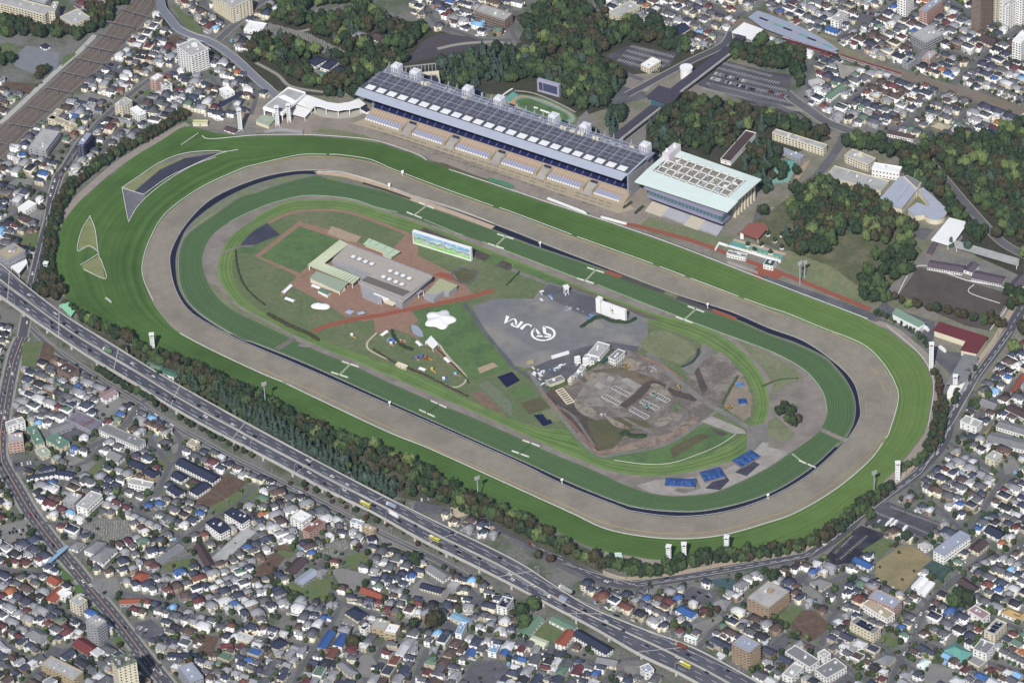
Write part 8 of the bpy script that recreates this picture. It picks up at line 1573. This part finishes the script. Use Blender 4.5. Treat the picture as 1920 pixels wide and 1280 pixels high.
trow([(150,598),(200,628),(258,655),(300,688),(350,705),(400,728),(455,758),(500,778),(545,797),(590,822),(640,845),(690,862),(750,890),(820,925),(880,955),(940,985),(985,1005),(1040,1030),(1090,1050),(1135,1065)],8.2,5.2,7.8,BM)
trow([(300,672),(352,690),(400,712),(455,742),(495,755),(540,782),(585,806),(640,828),(690,842),(755,872),(820,908),(875,937),(930,962),(980,985),(1030,1010)],8.8,5,7.4,BM)
trow([(1130,1052),(1160,1068),(1200,1076),(1245,1074),(1290,1062),(1325,1050)],8,4.8,7,{'dark green':4,'mid green':3},7,2)
trow([(1330,1050),(1370,1052),(1430,1042),(1480,1036),(1530,1018),(1570,995),(1600,968),(1650,932),(1675,918)],8,4.2,6.2,{'dark green':3,'olive brown':3,'mid green':2},6,2)
trow([(325,700),(355,720),(372,735)],7,5,6.5,{'blue green':1}); trow([(410,736),(470,772),(530,812),(610,858),(690,898),(750,925)],8,5,7,{'blue green':1}); trow([(405,742),(440,768),(470,788),(500,805),(530,825),(570,848),(610,872),(650,893),(700,915),(745,935)],7.4,5,7,{'blue green':1}); trow([(480,785),(510,800)],7,5,6,{'blue green':1})
wood([(200,640),(300,690),(480,775),(700,875),(860,945),(1000,1000),(1000,1018),(860,953),(740,928),(640,878),(480,798),(360,733),(210,655)],{'dark green':3,'blue green':1,'mid green':3,'olive brown':1},sp=7,r0=2.6,r1=4.6,fill=.75)
wood([(68,545),(85,522),(105,530),(120,548),(118,562),(95,565),(75,558)],{'olive brown':4,'dark green':2},sp=7,avoid=False,r0=4.5); trow([(118,570),(150,590)],7,3,4,BM)
trow([(90,545),(88,520),(95,480),(97,445),(103,415),(112,395),(125,370),(142,348),(165,328),(195,308),(235,283),(275,262),(310,240),(345,220)],6.8,3.6,5.4,{'dark green':4,'olive brown':2,'mid green':1},6,2)
trow([(85,520),(90,460),(105,400),(120,370)],7,3.5,4.6,{'olive brown':3,'dark green':2})
trow([(1770,755),(1760,790),(1755,825),(1738,850)],8,4,5.5,{'dark green':3,'olive brown':3},7,2); trow([(1752,700),(1762,730),(1765,760),(1760,800)],8,3.4,4.8,{'olive brown':3,'reddish brown':1,'dark green':1}); trow([(1640,588),(1680,603),(1712,622),(1740,652)],6,2,2.8,{'dark green':3,'mid green':1},4,2)
trow([(1678,890),(1700,880),(1722,872),(1745,848)],8,4,5,{'dark green':2,'mid green':2}); trow([(1790,760),(1800,730),(1830,690)],8,3.5,5,{'dark green':3,'mid green':1})
wood([(1850,650),(1900,610),(1930,590),(1930,700),(1880,730),(1840,700)],sp=9.5,fill=.7); wood([(1870,620),(1930,560),(1930,600)],sp=9)
trow([(560,905),(620,938),(690,968),(760,1003),(830,1040),(862,1058)],15,3.2,4.2,{'dark green':4,'mid green':1}); trow([(540,905),(600,935),(660,958),(720,985),(800,1030)],22,2,2.8,{'reddish brown':3})
trow([(178,693),(205,712),(235,728),(270,748)],7,3.6,4.8,{'dark green':3,'mid green':1}); trow([(255,735),(290,760),(318,778)],6.5,3.2,4.2,{'dark green':3,'reddish brown':.6}); trow([(330,785),(370,805),(420,832),(475,860)],9,3,4,{'dark green':3,'mid green':1});
for x,y,r,k in ((1462,780,5.5,'dark green'),(1472,770,6,'dark green'),(1480,782,6,'dark green'),(1478,795,5.5,'mid green'),(1487,800,5.5,'dark green'),(1497,792,5,'olive brown'),(1432,405,7,'dark green'),(1845,450-8,6,'mid green'),(1868,448,7,'olive brown'),(1783,462,5,'blue green'),(1815,470,6,'blue green'),(778,1085-25,7,'dark green'),(782,1062,5.5,'dark green'),(565,799,7,'olive brown'),(590,815,5,'yellow green'),(1010,1047,5,'olive brown'),(1033,1056,4.5,'reddish brown'),(1632,975,6,'mid green'),(1700,1015,6,'dark green'),(660,1215,7,'olive brown'),(812,1178,9,'olive brown'),(775,1180,6,'dark green'),(825,1172,6,'dark green'),(1000,1145,9,'mid green'),(978,1160,8,'dark green'),(985,1175,8,'mid green'),(1450,1092,7,'dark green'),(1800,1125,8,'dark green'),(1790,1140,8,'mid green'),(1815,1135,7,'dark green')):
 q=G(x,y); tree(q.x,q.y,r,k)
for i9,(x,y) in enumerate(((1402,460),(1415,470),(1428,460),(1440,440),(1445,475),(1453,452),(1466,442),(1466,465),(1486,440))):
 q=G(x,y+2); tree(q.x,q.y,2.6,'dark green',5.5); o=MB(); o.cyl(0,0,0,.8,2.0,10,r1=2.3); PLM=o.mesh('planter',RWHITE) if 'PLM' not in globals() else PLM; props(link('planter',PLM,None,(q.x,q.y,0)),f'{ordi(i9)} round white tree planter from left on the plaza beside the food hall','planter','round white tree planters on the plaza')
GT={'dark green':4,'mid green':4,'olive brown':2,'yellow green':.6,'reddish brown':.4}
for (x,y,rz,w_,d_) in GARD:
 n=1 if w_<=3 else TR_.randint(3,6)
 for _ in range(n): tree(x+TR_.uniform(-.5,.5)*w_,y+TR_.uniform(-.5,.5)*d_,TR_.uniform(1.2,2.1) if w_<=3 else TR_.uniform(1.6,3.2),tmix(GT))
for px_,sp,fl in (([(1,1e9)],0,0),):
 pass
def gardens(px,n,r0=1.5,r1=3.6):
 P=[(p.x,p.y) for p in GP(px)]; xs=[p[0] for p in P]; ys=[p[1] for p in P]; k=0; t=0
 while k<n and t<n*30:
  t+=1; x,y=TR_.uniform(min(xs),max(xs)),TR_.uniform(min(ys),max(ys))
  if insidep(P,x,y) and not occ_hit([(x,y),(x+1.5,y),(x,y+1.5)]): tree(x,y,TR_.uniform(r0,r1),tmix(GT)); k+=1
gardens([(0,900),(60,960),(150,1100),(280,1280),(0,1280)],170); gardens([(60,700),(500,900),(640,960),(880,1080),(1200,1280),(330,1280),(60,960),(20,800)],520); gardens([(1100,1100),(1440,1070),(1740,880),(1800,770),(1920,690),(1920,1280),(1440,1280)],420); gardens([(1560,230),(1920,225),(1920,0),(1430,0),(1600,110)],260,1.3,2.8); gardens([(0,310),(300,30),(490,160),(340,215),(130,330)],140,1.4,3); gardens([(0,320),(100,330),(60,520),(0,480)],40)
gardens([(480,1070),(560,1080),(640,1110),(620,1130),(560,1140),(500,1120)],24,2,4); gardens([(1140,310),(1260,240),(1300,290)],10,2,3.5)
for px,n,r0,r1 in (([(300,720),(340,735),(330,750),(300,735)],6,2,3.5),([(1815,740),(1870,740),(1860,800),(1810,790)],14,2.5,4.5),([(1330,1140),(1380,1130),(1390,1180),(1340,1190)],6,2,4)): gardens(px,n,r0,r1)
def hedge(px,w_,h_,label,mat=None):
 P=cr(GP(px),False,6); m=MB(); o=P[0].copy(); hr=random.Random(int(px[0][0]))
 for a,b in zip(P,P[1:]):
  n=max(1,int((b-a).length/1.3))
  for i in range(n):
   q=a.lerp(b,i/n)-o; s=w_/2*hr.uniform(.8,1.2); z=h_*hr.uniform(.8,1.15); m.cyl(q.x+hr.uniform(-.3,.3),q.y+hr.uniform(-.3,.3),0,z,s,6,r1=s*.7)
 ob=m.build('hedge',mat or TT['dark green']); ob.location=o; return props(ob,label,'hedge')
hedge(t4(2,2,[(270,360),(330,340),(415,315)]),5,2.6,'thick green hedge below the ribbed site shed',TT['mid green']); hedge(t4(2,2,[(440,300),(560,220),(640,170),(700,110),(760,60)]),3,2.2,'long hedge behind the row of site cabins',TT['mid green']); hedge(t4(2,2,[(825,700),(860,690),(900,715),(1010,715)]),5,3,'overgrown bush row at the lower edge of the construction soil')
hedge(t4(2,2,[(1690,270),(1620,390),(1575,480)]),2.4,2,'hedge between rough ground and the blue tarpaulin storage yard',TT['mid green']); hedge(t4(2,1,[(520,1175),(650,1100),(740,1130),(860,1140),(930,1110)]),4,2.6,'irregular bushes around the white video screens'); hedge([(735,622),(740,635),(752,648),(775,658)],3.5,3.2,'curved dark hedge in the playground lawn'); hedge([(1430,725),(1460,713),(1500,710)],2,1.6,'low hedge above the teardrop yard',TT['mid green'])
hedge([(442,470),(445,500),(455,530),(475,555),(500,575)],1.6,2,'dotted shrub row along the left infield rim',TT['olive brown']); hedge([(503,590),(540,610),(575,625),(600,640)],4,2.6,'olive hedge at the lower left infield rim',TT['olive brown']); hedge([(820,655),(845,680),(870,705),(880,720)],1.4,1.6,'dark hedge line right of the playground loop'); hedge([(700,655),(740,680),(800,705),(850,730),(880,745)],2.2,1.6,'low bushes below the playground loop',TT['olive brown']); hedge([(1505,1000),(1520,990),(1600,998-8)][:0] or [(1570,1020),(1598,997)],2,1.5,'low yellow green hedge at the wet parking ground',TT['yellow green'])
hedge([(950,535),(965,520),(975,510)],2,1.6,'short hedge beside the white ramp near the flower circle'); hedge([(1170,390),(1185,380)],3,2,'dark hedge left of the sunken court beside the second stand'); hedge([(1192,400),(1207,387)],3,2.2,'dark hedge right of the sunken court beside the second stand'); hedge([(1487,1110),(1520,1130),(1545,1145)],3,3,'thick green hedge above the brown farm field',TT['mid green'])
TREES=[t for t in TREES if -30<PX((t[0],t[1],0))[0]<1950 and -20<PX((t[0],t[1],0))[1]<1310]
TREES.sort(key=lambda t:-t[2]*(1+(PX((t[0],t[1],0))[1]>520)*.6)); NT=TREES[:300]; FT=TREES[300:]
def treg(u,v):
 if v<330: return ('in the wood left of the grandstand' if u<760 else 'behind the grandstand' if u<1200 else 'in the park behind the mint roofed stand' if u<1580 else 'in the wood at upper right') if u>360 else 'in the upper left'
 if u>1380 and v<500: return 'in the right wood beside the museum'
 if u>1560 and v<640: return 'around the riding arena'
 if u<140 and v<600: return 'beside the left street by the turf'
 if u<330 and v<640: return 'on the left turf edge'
 if u>1440 and 740<v<830 and u<1520: return 'in the clump inside the lower right bend'
 line=525+u*.47
 if v<line+60 and u<560: return 'in the left third of the turf belt'
 if v<line+60 and u<860: return 'in the middle of the turf belt'
 if v<1085 and u<1340: return 'in the right third of the turf belt'
 if u>1340 and v>560 and v<1060 : return 'between turf and curving right road'
 return 'in the lower left town' if u<900 else 'in the lower right town'
g2={}
for t in NT:
 u,v=PX((t[0],t[1],t[3]*.5)); sz='large' if t[2]>5 else 'mid-sized' if t[2]>3.5 else 'small'; g2.setdefault((sz,t[4],treg(u,v)),[]).append((u,t))
cm={}
tk=MB(); tk.cyl(0,0,0,.42,.06,6,r1=.035); tk.bar((0,0,.3),(.25,.1,.55),.03); tk.bar((0,0,.32),(-.2,.18,.56),.03); TKM=tk.mesh('trunk',BARK)
for k,l in g2.items():
 l.sort(key=lambda q:q[0])
 for i,(u,t) in enumerate(l):
  b=f"{k[0]} {k[1]} tree {k[2]}"; lb=b if len(l)==1 else f"{ordi(i)} from left: {b}"
  key=t[5]
  if key not in cm:
   vs,li,lt=CR[key]; o_=bulk('crown',[(vs,li,lt,None)],TT['dark green']); cm[key]=o_.data; bpy.data.objects.remove(o_)
  r=thing('tree',(t[0],t[1],0),t[6],lb,'tree','trees that can be told apart'); r.scale=(t[2],t[2],t[3])
  o=link('crown',cm[key],r); o.material_slots[0].link='OBJECT'; o.material_slots[0].material=TT[t[4]]; link('trunk',TKM,r)
for kind in TT:
 ch=[]
 tv=np.array(tk.v,dtype=np.float32); tl=np.array([len(f) for f in tk.f]); ti=np.array([i for f in tk.f for i in f])
 for t in FT:
  if t[4]!=kind: continue
  c,s=math.cos(t[6]),math.sin(t[6]); v,li,lt=CR[t[5]]
  ch.append((np.stack([t[0]+t[2]*(c*v[:,0]-s*v[:,1]),t[1]+t[2]*(s*v[:,0]+c*v[:,1]),t[3]*v[:,2]],1),li,lt,None))
 if ch: bulk('woodland',ch,TT[kind],label=f'mass of {kind} tree crowns and garden shrubs beyond counting',cat='woodland',kind='stuff')
print('TREES',len(TREES))
# ---------------- vehicles ----------------
CP={'white':'#d6d6d6','black':'#15161a','silver':'#9a9da3','navy':'#1c2745','red':'#8a1f22','grey':'#55585e','maroon':'#4f1c24','teal':'#2f7380','yellow':'#c8b21c','blue':'#2a4a8a'}
CMt={k:M('paint_'+k,v,rough=.3,var=.02,spec=.5) for k,v in CP.items()}; TYRE=M('tyre','#17171a')
def carmesh():
 b=MB(); P=[(-2.2,.35),(-2.2,.85),(-1.9,1.0),(-1.0,1.05),(1.1,1.0),(2.05,.8),(2.2,.6),(2.2,.35)]
 n=len(P); b.v=[(x,-.85,z) for x,z in P]+[(x,.85,z) for x,z in P]
 b.f=[tuple(range(n))]+[tuple(range(2*n-1,n-1,-1))]+[(i,n+i,n+(i+1)%n,(i+1)%n) for i in range(n)]; b.m=[0]*len(b.f); b.c=[None]*len(b.f)
 r=MB(); r.box(-1.35,-.62,1.42,.45,.62,1.5)
 g=MB(); q=[(-1.85,1.0),(-1.4,1.45),(.5,1.45),(1.2,1.0)]; g.v=[(x,-.74+.1*(z>1.2),z) for x,z in q]+[(x,.74-.1*(z>1.2),z) for x,z in q]; g.f=[(3,2,1,0),(4,5,6,7),(0,1,5,4),(1,2,6,5),(2,3,7,6)]; g.m=[0]*5; g.c=[None]*5
 w=MB()
 for x in (-1.35,1.35):
  for y in (-.86,.7):
   vs=[(x+.33*math.cos(a),y+d,.33+.33*math.sin(a)) for d in (0,.16) for a in np.linspace(0,2*math.pi,8,endpoint=False)]; w.add(vs,[tuple(range(8)),tuple(range(15,7,-1))]+[(i,8+i,8+(i+1)%8,(i+1)%8) for i in range(8)])
 return b.mesh('body',CMt['white']),r.mesh('cabin_roof',CMt['white']),g.mesh('window',GLASS),w.mesh('wheel_set',TYRE)
CB,CRf,CG,CW=carmesh()
def wheels4(parent,xs,y,r=.5):
 for x in xs:
  for s in (-1,1):
   m=MB(); vs=[(x+r*math.cos(a),s*y+d,r+r*math.sin(a)) for d in (-.15,.15) for a in np.linspace(0,2*math.pi,8,endpoint=False)]; m.add(vs,[tuple(range(8)),tuple(range(15,7,-1))]+[(i,8+i,8+(i+1)%8,(i+1)%8) for i in range(8)]); m.build('wheel',TYRE,parent)
def car(x,y,z,rz,col,label,group,van=False,small=False):
 r=thing('van' if van else 'car',(x,y,z),rz,label,'van' if van else 'car',group)
 s=(1.05,1.05,1.35) if van else (1,1,1)
 for me in (CB,CRf):
  o=link(me.name,me,r); o.material_slots[0].link='OBJECT'; o.material_slots[0].material=CMt[col]; o.scale=s
 link('window',CG,r).scale=s
 if not small: link('wheel_set',CW,r)
def nearest_dir(x,y):
 k=min(range(NX_-1),key=lambda i:(C3[i].x-x)**2+(C3[i].y-y)**2); d=C3[k+1]-C3[k]; cr_=(d.x*(y-C3[k].y)-d.y*(x-C3[k].x)); return math.atan2(d.y,d.x)+(0 if cr_<0 else math.pi),cr_>0
XC={}
XL=[]
for t,l in (((0,1),[(45,890,'black'),(215,930,'white'),(185,990,'black'),(205,1040,'white'),(415,1070,'white'),(380,1135,'black'),(480,1145,'black'),(390,1175,'navy'),(575,1210,'black'),(535,1245,'black')]),
 ((0,2),[(675,65,'black'),(990,165,'white'),(1150,260,'white'),(1075,300,'teal'),(1180,385,'navy'),(1300,430,'black'),(1490,480,'black'),(1630,560,'black'),(1505,572,'black'),(1540,560,'white'),(1745,620,'white'),(1830,720,'white'),(1910,710,'black')]),
 ((1,2),[(155,870,'grey'),(330,945,'navy'),(395,920,'black'),(388,890,'white'),(398,980,'white'),(570,1010,'white'),(515,1065,'maroon'),(683,1070,'white'),(660,1110,'white'),(885,1230,'black'),(1010,1270,'white')]),
 ((1,3),[(1075,65,'black'),(1195,100,'navy'),(1470,155,'navy'),(1500,255,'black'),(1520,295,'black'),(1675,345,'black'),(1715,395,'grey'),(1830,340,'black'),(1905,460,'white')]),
 ((2,3),[(160,548,'white'),(5,500,'white'),(395,695,'black'),(545,735,'black'),(775,770,'black'),(705,815,'white'),(690,840,'black'),(835,885,'navy'),(1010,1000,'navy'),(1240,1085,'white'),(1320,1065,'black'),(1460,1200,'navy'),(1620,1185,'black')])):
 for x,y,c in l: XL.append((*X(t,(x,y)),c))
g3={}
for u,v,c in XL:
 q=G(u,v,XH+.7); rz,up=nearest_dir(q.x,q.y); van=(u*7+v)%5<1 and c=='white'; g3.setdefault((c,up,van),[]).append((u,q,rz))
for (c,up,van),l in g3.items():
 l.sort(key=lambda a:a[0])
 for i,(u,q,rz) in enumerate(l): car(q.x,q.y,XH+.02,rz,c,f"{c} {'van' if van else 'car'} on the {'upper' if up else 'lower'} expressway carriageway"+(f", {ordi(i)} such from left" if len(l)>1 else ''),'cars on the expressway',van)
def truck(t,p,ln,cols,label,kind='truck'):
 q=G(*X(t,p),XH+1.5); rz,up=nearest_dir(q.x,q.y); r=thing(kind,(q.x,q.y,XH+.02),rz,label,kind)
 if kind=='bus':
  part(lambda m:m.box(-ln/2,-1.25,.5,ln/2,1.25,3.3),'body',cols[0],r); part(lambda m:(m.box(-ln/2+.4,-1.28,1.8,ln/2-.2,-1.251,2.7),m.box(-ln/2+.4,1.251,1.8,ln/2-.2,1.28,2.7),m.box(ln/2,-1.1,1.5,ln/2+.04,1.1,2.9)),'window',GLASS,r); part(lambda m:m.box(-ln/2+1,-.8,3.31,-ln/2+4,.8,3.6),'roof_unit',cols[1],r); wheels4(r,(-ln/2+2.5,ln/2-2.5),1.15)
 else:
  part(lambda m:m.box(-ln/2,-1.25,1.1,ln/2-2.2,1.25,3.7),'cargo_box',cols[0],r); part(lambda m:m.box(ln/2-2.0,-1.2,.6,ln/2,1.2,2.8),'cab',cols[1],r); part(lambda m:m.box(ln/2,-1.0,1.7,ln/2+.04,1.0,2.5),'windscreen',GLASS,r); part(lambda m:m.box(-ln/2,-1.1,.7,ln/2-2.1,1.1,1.09),'chassis',TYRE,r); wheels4(r,(-ln/2+1.5,-ln/2+2.8,ln/2-1.2),1.15)
YB=M('bus_yellow','#d2c800',rough=.35,var=.02); TB_=M('truck_bluegrey','#8f9bb0',var=.05); TBR=M('truck_rust','#7a4436',var=.08); TGN=M('truck_green','#5f8a5c',var=.1)
truck((1,2),(820,1218),11.5,(YB,WWALL),'bright yellow bus on the expressway, uppermost of the three yellow buses','bus'); truck((1,3),(1338,198),11.5,(YB,WWALL),'bright yellow bus on the expressway, middle of the three yellow buses','bus'); truck((2,3),(1298,1142),12,(YB,WWALL),'bright yellow bus on the expressway, lowest of the three yellow buses','bus')
truck((0,2),(805,68),11,(TGN,RWHITE),'green and white box truck on the upper left expressway'); truck((1,2),(1015,1228),11,(TB_,RWHITE),'grey trailer truck with white cab near the second yellow bus'); truck((1,3),(1035,18),11,(RWHITE,RWHITE),'white box truck left of the middle yellow bus'); truck((2,3),(402,577),15,(RLIGHT,RWHITE),'long pale grey trailer truck on the upper carriageway'); truck((2,3),(375,648),10,(TB_,TBR),'blue grey box truck on the lower carriageway'); truck((2,3),(265,622),7,(GWALL,RWHITE),'small white cab truck on the lower carriageway'); truck((2,3),(1268,1000),12,(TBR,YWALL),'long rust brown truck with yellow cab on the upper carriageway')
CC=['white','white','white','silver','black','black','grey','navy','red','silver']; KR=random.Random(8)
def cars_along(px,n,off,phrase,z=.2):
 P=offset_line(cr(GP(px),False,5),off); d=[0]
 for a,b in zip(P,P[1:]): d.append(d[-1]+(b-a).length)
 l=sorted(KR.uniform(.02,.98)*d[-1] for _ in range(n)); last=-9; out={}
 for s in l:
  if s-last<6.5: continue
  last=s; i=max(j for j in range(len(d)-1) if d[j]<=s); q=P[i].lerp(P[i+1],(s-d[i])/(d[i+1]-d[i])); t=P[i+1]-P[i]; u,v=PX(q)
  if -5<u<1925 and -5<v<1285: out.setdefault(KR.choice(CC),[]).append((u,q,math.atan2(t.y,t.x)+(math.pi if off>0 else 0)))
 for c,m in out.items():
  m.sort(key=lambda a:a[0])
  for i,(u,q,rz) in enumerate(m): car(q.x,q.y,z,rz,c,f"{c} car {phrase}"+(f", {ordi(i)} such from left" if len(m)>1 else ''),'cars on the streets',small=True)
cars_along(avenue,14,1.9,'on the right lane of the wide left avenue'); cars_along(avenue,16,-1.9,'on the left lane of the wide left avenue'); cars_along(lft,9,2,'going down the street beside the left turf'); cars_along(lft,7,-2,'going up the street beside the left turf'); cars_along(nring,7,1.7,'on the turf side of the curving right road'); cars_along(nring,7,-1.7,'on the town side of the curving right road'); cars_along(sser,8,-1.2,'on the narrow street under the expressway'); cars_along([(1680,1260),(1712,1197),(1740,1132),(1810,1068),(1852,1035)],6,1,'on the lane in the lower right town')
def parked(rows,phrase,grp,fillr=.6,ang=math.pi/2,z=.25):
 out={}
 for p,q in rows:
  A,B=G(*p),G(*q); L0=(B-A).length; n=int(L0/2.7); rz=math.atan2(B.y-A.y,B.x-A.x)+ang
  for i in range(n):
   if KR.random()<fillr: s=A.lerp(B,(i+.5)/n); out.setdefault(KR.choice(CC),[]).append((PX(s)[0],s,rz))
 for c,m in out.items():
  m.sort(key=lambda a:a[0])
  for i,(u,q,r_) in enumerate(m): car(q.x,q.y,z,r_,c,f"{c} car parked {phrase}"+(f", {ordi(i)} such from left" if len(m)>1 else ''),grp,small=True)
parked([(X((0,2),(800,680)),X((0,2),(960,820))),(X((0,2),(1060,820)),X((0,2),(1140,795)))],'around the very long white block','cars parked in car parks',.7); parked([(X((0,2),(1530,870)),X((0,2),(1680,965)))],'behind the navy roofed courtyard group','cars parked in car parks',.7); parked([(X((0,3),(60,160)),X((0,3),(210,130)))],'on the gravel lot left of the avenue','cars parked in car parks',.9)
parked([(X((2,3),(1340,660)),X((2,3),(1410,600))),(X((2,3),(1440,650)),X((2,3),(1490,620)))],'in the small car park right of the expressway','cars parked in car parks',.8); parked([(X((3,3),(770,40)),X((3,3),(1100,185)))],'in the wide lot below the curving road','cars parked in car parks',.3); parked([(X((0,3),(1030,860)),X((0,3),(1180,920))),(X((0,3),(1140,800)),X((0,3),(1240,730)))],'beside the white houses near the bottom avenue','cars parked in car parks',.7); parked([(X((1,3),(640,840)),X((1,3),(760,870)))],'on the gravel lot beside the ochre pair','cars parked in car parks',.6)
parked([((1340,138),(1400,154)),((1333,147),(1420,171)),((1440,172),(1480,184))],'in the large car park under the raised walkway','cars parked in car parks',.75); parked([(X((0,2),(470,690)),X((0,2),(560,660))),(X((0,2),(110,930)),X((0,2),(240,910)))],'in the small lots right of the left avenue','cars parked in car parks',.6); parked([(X((1,2),(1230,1190)),X((1,2),(1330,1180)))],'on the asphalt lot above the second yellow bus','cars parked in car parks',.8); parked([(X((3,3),(570,690)),X((3,3),(640,680))),(X((3,3),(180,920)),X((3,3),(240,960)))],'beside the pink apartment at lower right','cars parked in car parks',.8)
parked([(X((0,0),(800,480)),X((0,0),(940,520)))],'in the small upper left car park','cars parked in car parks',.7); parked([(X((3,0),(720,100)),X((3,0),(840,120)))],'in the upper right town lot','cars parked in car parks',.7)
for k,(x,y,rz,w_,d_) in enumerate(LOTC[:26]):
 u,v=PX((x,y,0))
 for j in (-1.6,1.3):
  c=KR.choice(CC); car(x+j*1.4*math.cos(rz),y+j*1.4*math.sin(rz),.1,rz+math.pi/2,c,f"{c} car parked on the {ordi(k)} open plot from bottom, {'left' if j<0 else 'right'} one",'cars on house plots',small=True)
for i,(p,q) in enumerate((((900,100),(925,75)),((930,115),(955,90)),((980,190),(1030,130)))):
 for nm in (p,q):
  B=G(*X((3,3),nm)); r=thing('lorry',(B.x,B.y,.25),1.0,f"white lorry parked in the lot below the curving road, {['upper','middle','lowest'][i]} pair, {'lower' if nm is p else 'upper'} one",'lorry'); part(lambda m:m.box(-3.5,-1.2,.8,1.8,1.2,3.4),'cargo_box',RWHITE,r); part(lambda m:m.box(2,-1.1,.5,3.6,1.1,2.5),'cab',WWALL,r)
CARSP.sort(key=lambda t:-PX((t[0],t[1],0))[1]); NEARC=[t for t in CARSP if 0<PX((t[0],t[1],0))[0]<1920 and PX((t[0],t[1],0))[1]<1280]
have=sum(1 for o in bpy.data.objects if o.get('category') in('car','van')); K_=max(0,300-have); out={}
for t in NEARC[:K_]: c=KR.choice(CC); u,v=PX((t[0],t[1],0)); out.setdefault((c,region(u,v)),[]).append((u,t))
for (c,rg),m in out.items():
 m.sort(key=lambda a:a[0])
 for i,(u,t) in enumerate(m): car(t[0],t[1],.1,t[2],c,f"{ordi(i)} from left: {c} car beside a house {rg}",'cars beside houses',small=True)
b_=MB(); ch=[]
for me in (CB,CRf,CG):
 pass
v=[];li=[];lt=[];rl_=[]
for me,ro in ((CB,0),(CRf,0),(CG,1)):
 o=len(v); v+=[tuple(q.co) for q in me.vertices]
 for f in me.polygons: li+=[o+i for i in f.vertices]; lt.append(f.loop_total); rl_.append(ro)
v=np.array(v); li=np.array(li); lt=np.array(lt); rl_=np.array(rl_)
for t in NEARC[K_:]:
 c,s=math.cos(t[2]),math.sin(t[2]); ch.append((np.stack([t[0]+c*v[:,0]-s*v[:,1],t[1]+s*v[:,0]+c*v[:,1],v[:,2]+.1],1),li,lt,np.array([L(CP[KR.choice(CC)]),(.02,.02,.03)])[rl_]))
if ch: bulk('far_cars',ch,MV('car_paint',rough=.4,var=.02),label='many small parked cars among the more distant houses',cat='cars',kind='stuff')
print('CARS',have,K_,len(NEARC))
pm=MB(); pm.cyl(0,0,0,10,.2,6,r1=.14); pm.box(-1,-.08,8.8,1,.08,8.95); pm.box(-.8,-.08,8.1,.8,.08,8.25); PM_=pm.mesh('utility_pole',M('pole_grey','#8c8a86'))
PR=random.Random(12); cnt=0
for l,n,w9 in ((avenue,14,'the wide left avenue'),(sser,12,'the street under the expressway'),(lft,9,'the upper left street'),(nring,10,'the curving right road'),([(480,1195),(600,1215),(740,1165),(850,1185),(1000,1205)],9,'the lane at bottom centre'),([(1765,1105),(1712,1197),(1677,1260)],5,'the lane at lower right'),([(222,1110),(300,1125),(440,1165)],6,'the lane at lower left'),([(345,1010),(450,940),(480,910)],5,'the lane past the twin slabs')):
 P=resamp(offset_line(cr(GP(l),False,4),6.5 if l in (avenue,nring) else 3.6),n+1)
 for i,q in enumerate(P[:-1]): o=link('utility_pole',PM_,None,(q.x,q.y,0),PR.uniform(0,3)); props(o,f'{ordi(i)} slender grey utility pole along {w9}','utility pole','utility poles along the streets')
# ---------------- haze ----------------
hm=bpy.data.materials.new('haze'); hm.use_nodes=True; n=hm.node_tree; n.nodes.clear(); o_=n.nodes.new('ShaderNodeOutputMaterial'); v_=n.nodes.new('ShaderNodeVolumePrincipled')
v_.inputs['Color'].default_value=(.42,.56,1,1); v_.inputs['Density'].default_value=1.1e-5; v_.inputs['Anisotropy'].default_value=.2; n.links.new(v_.outputs[0],o_.inputs['Volume'])
H=MB(); H.box(-5200,-5200,-1.1,5200,7200,2690); props(H.build('haze',hm),'thin pale haze in the air over the whole place','haze',kind='stuff')
sc.cycles.volume_bounces=0
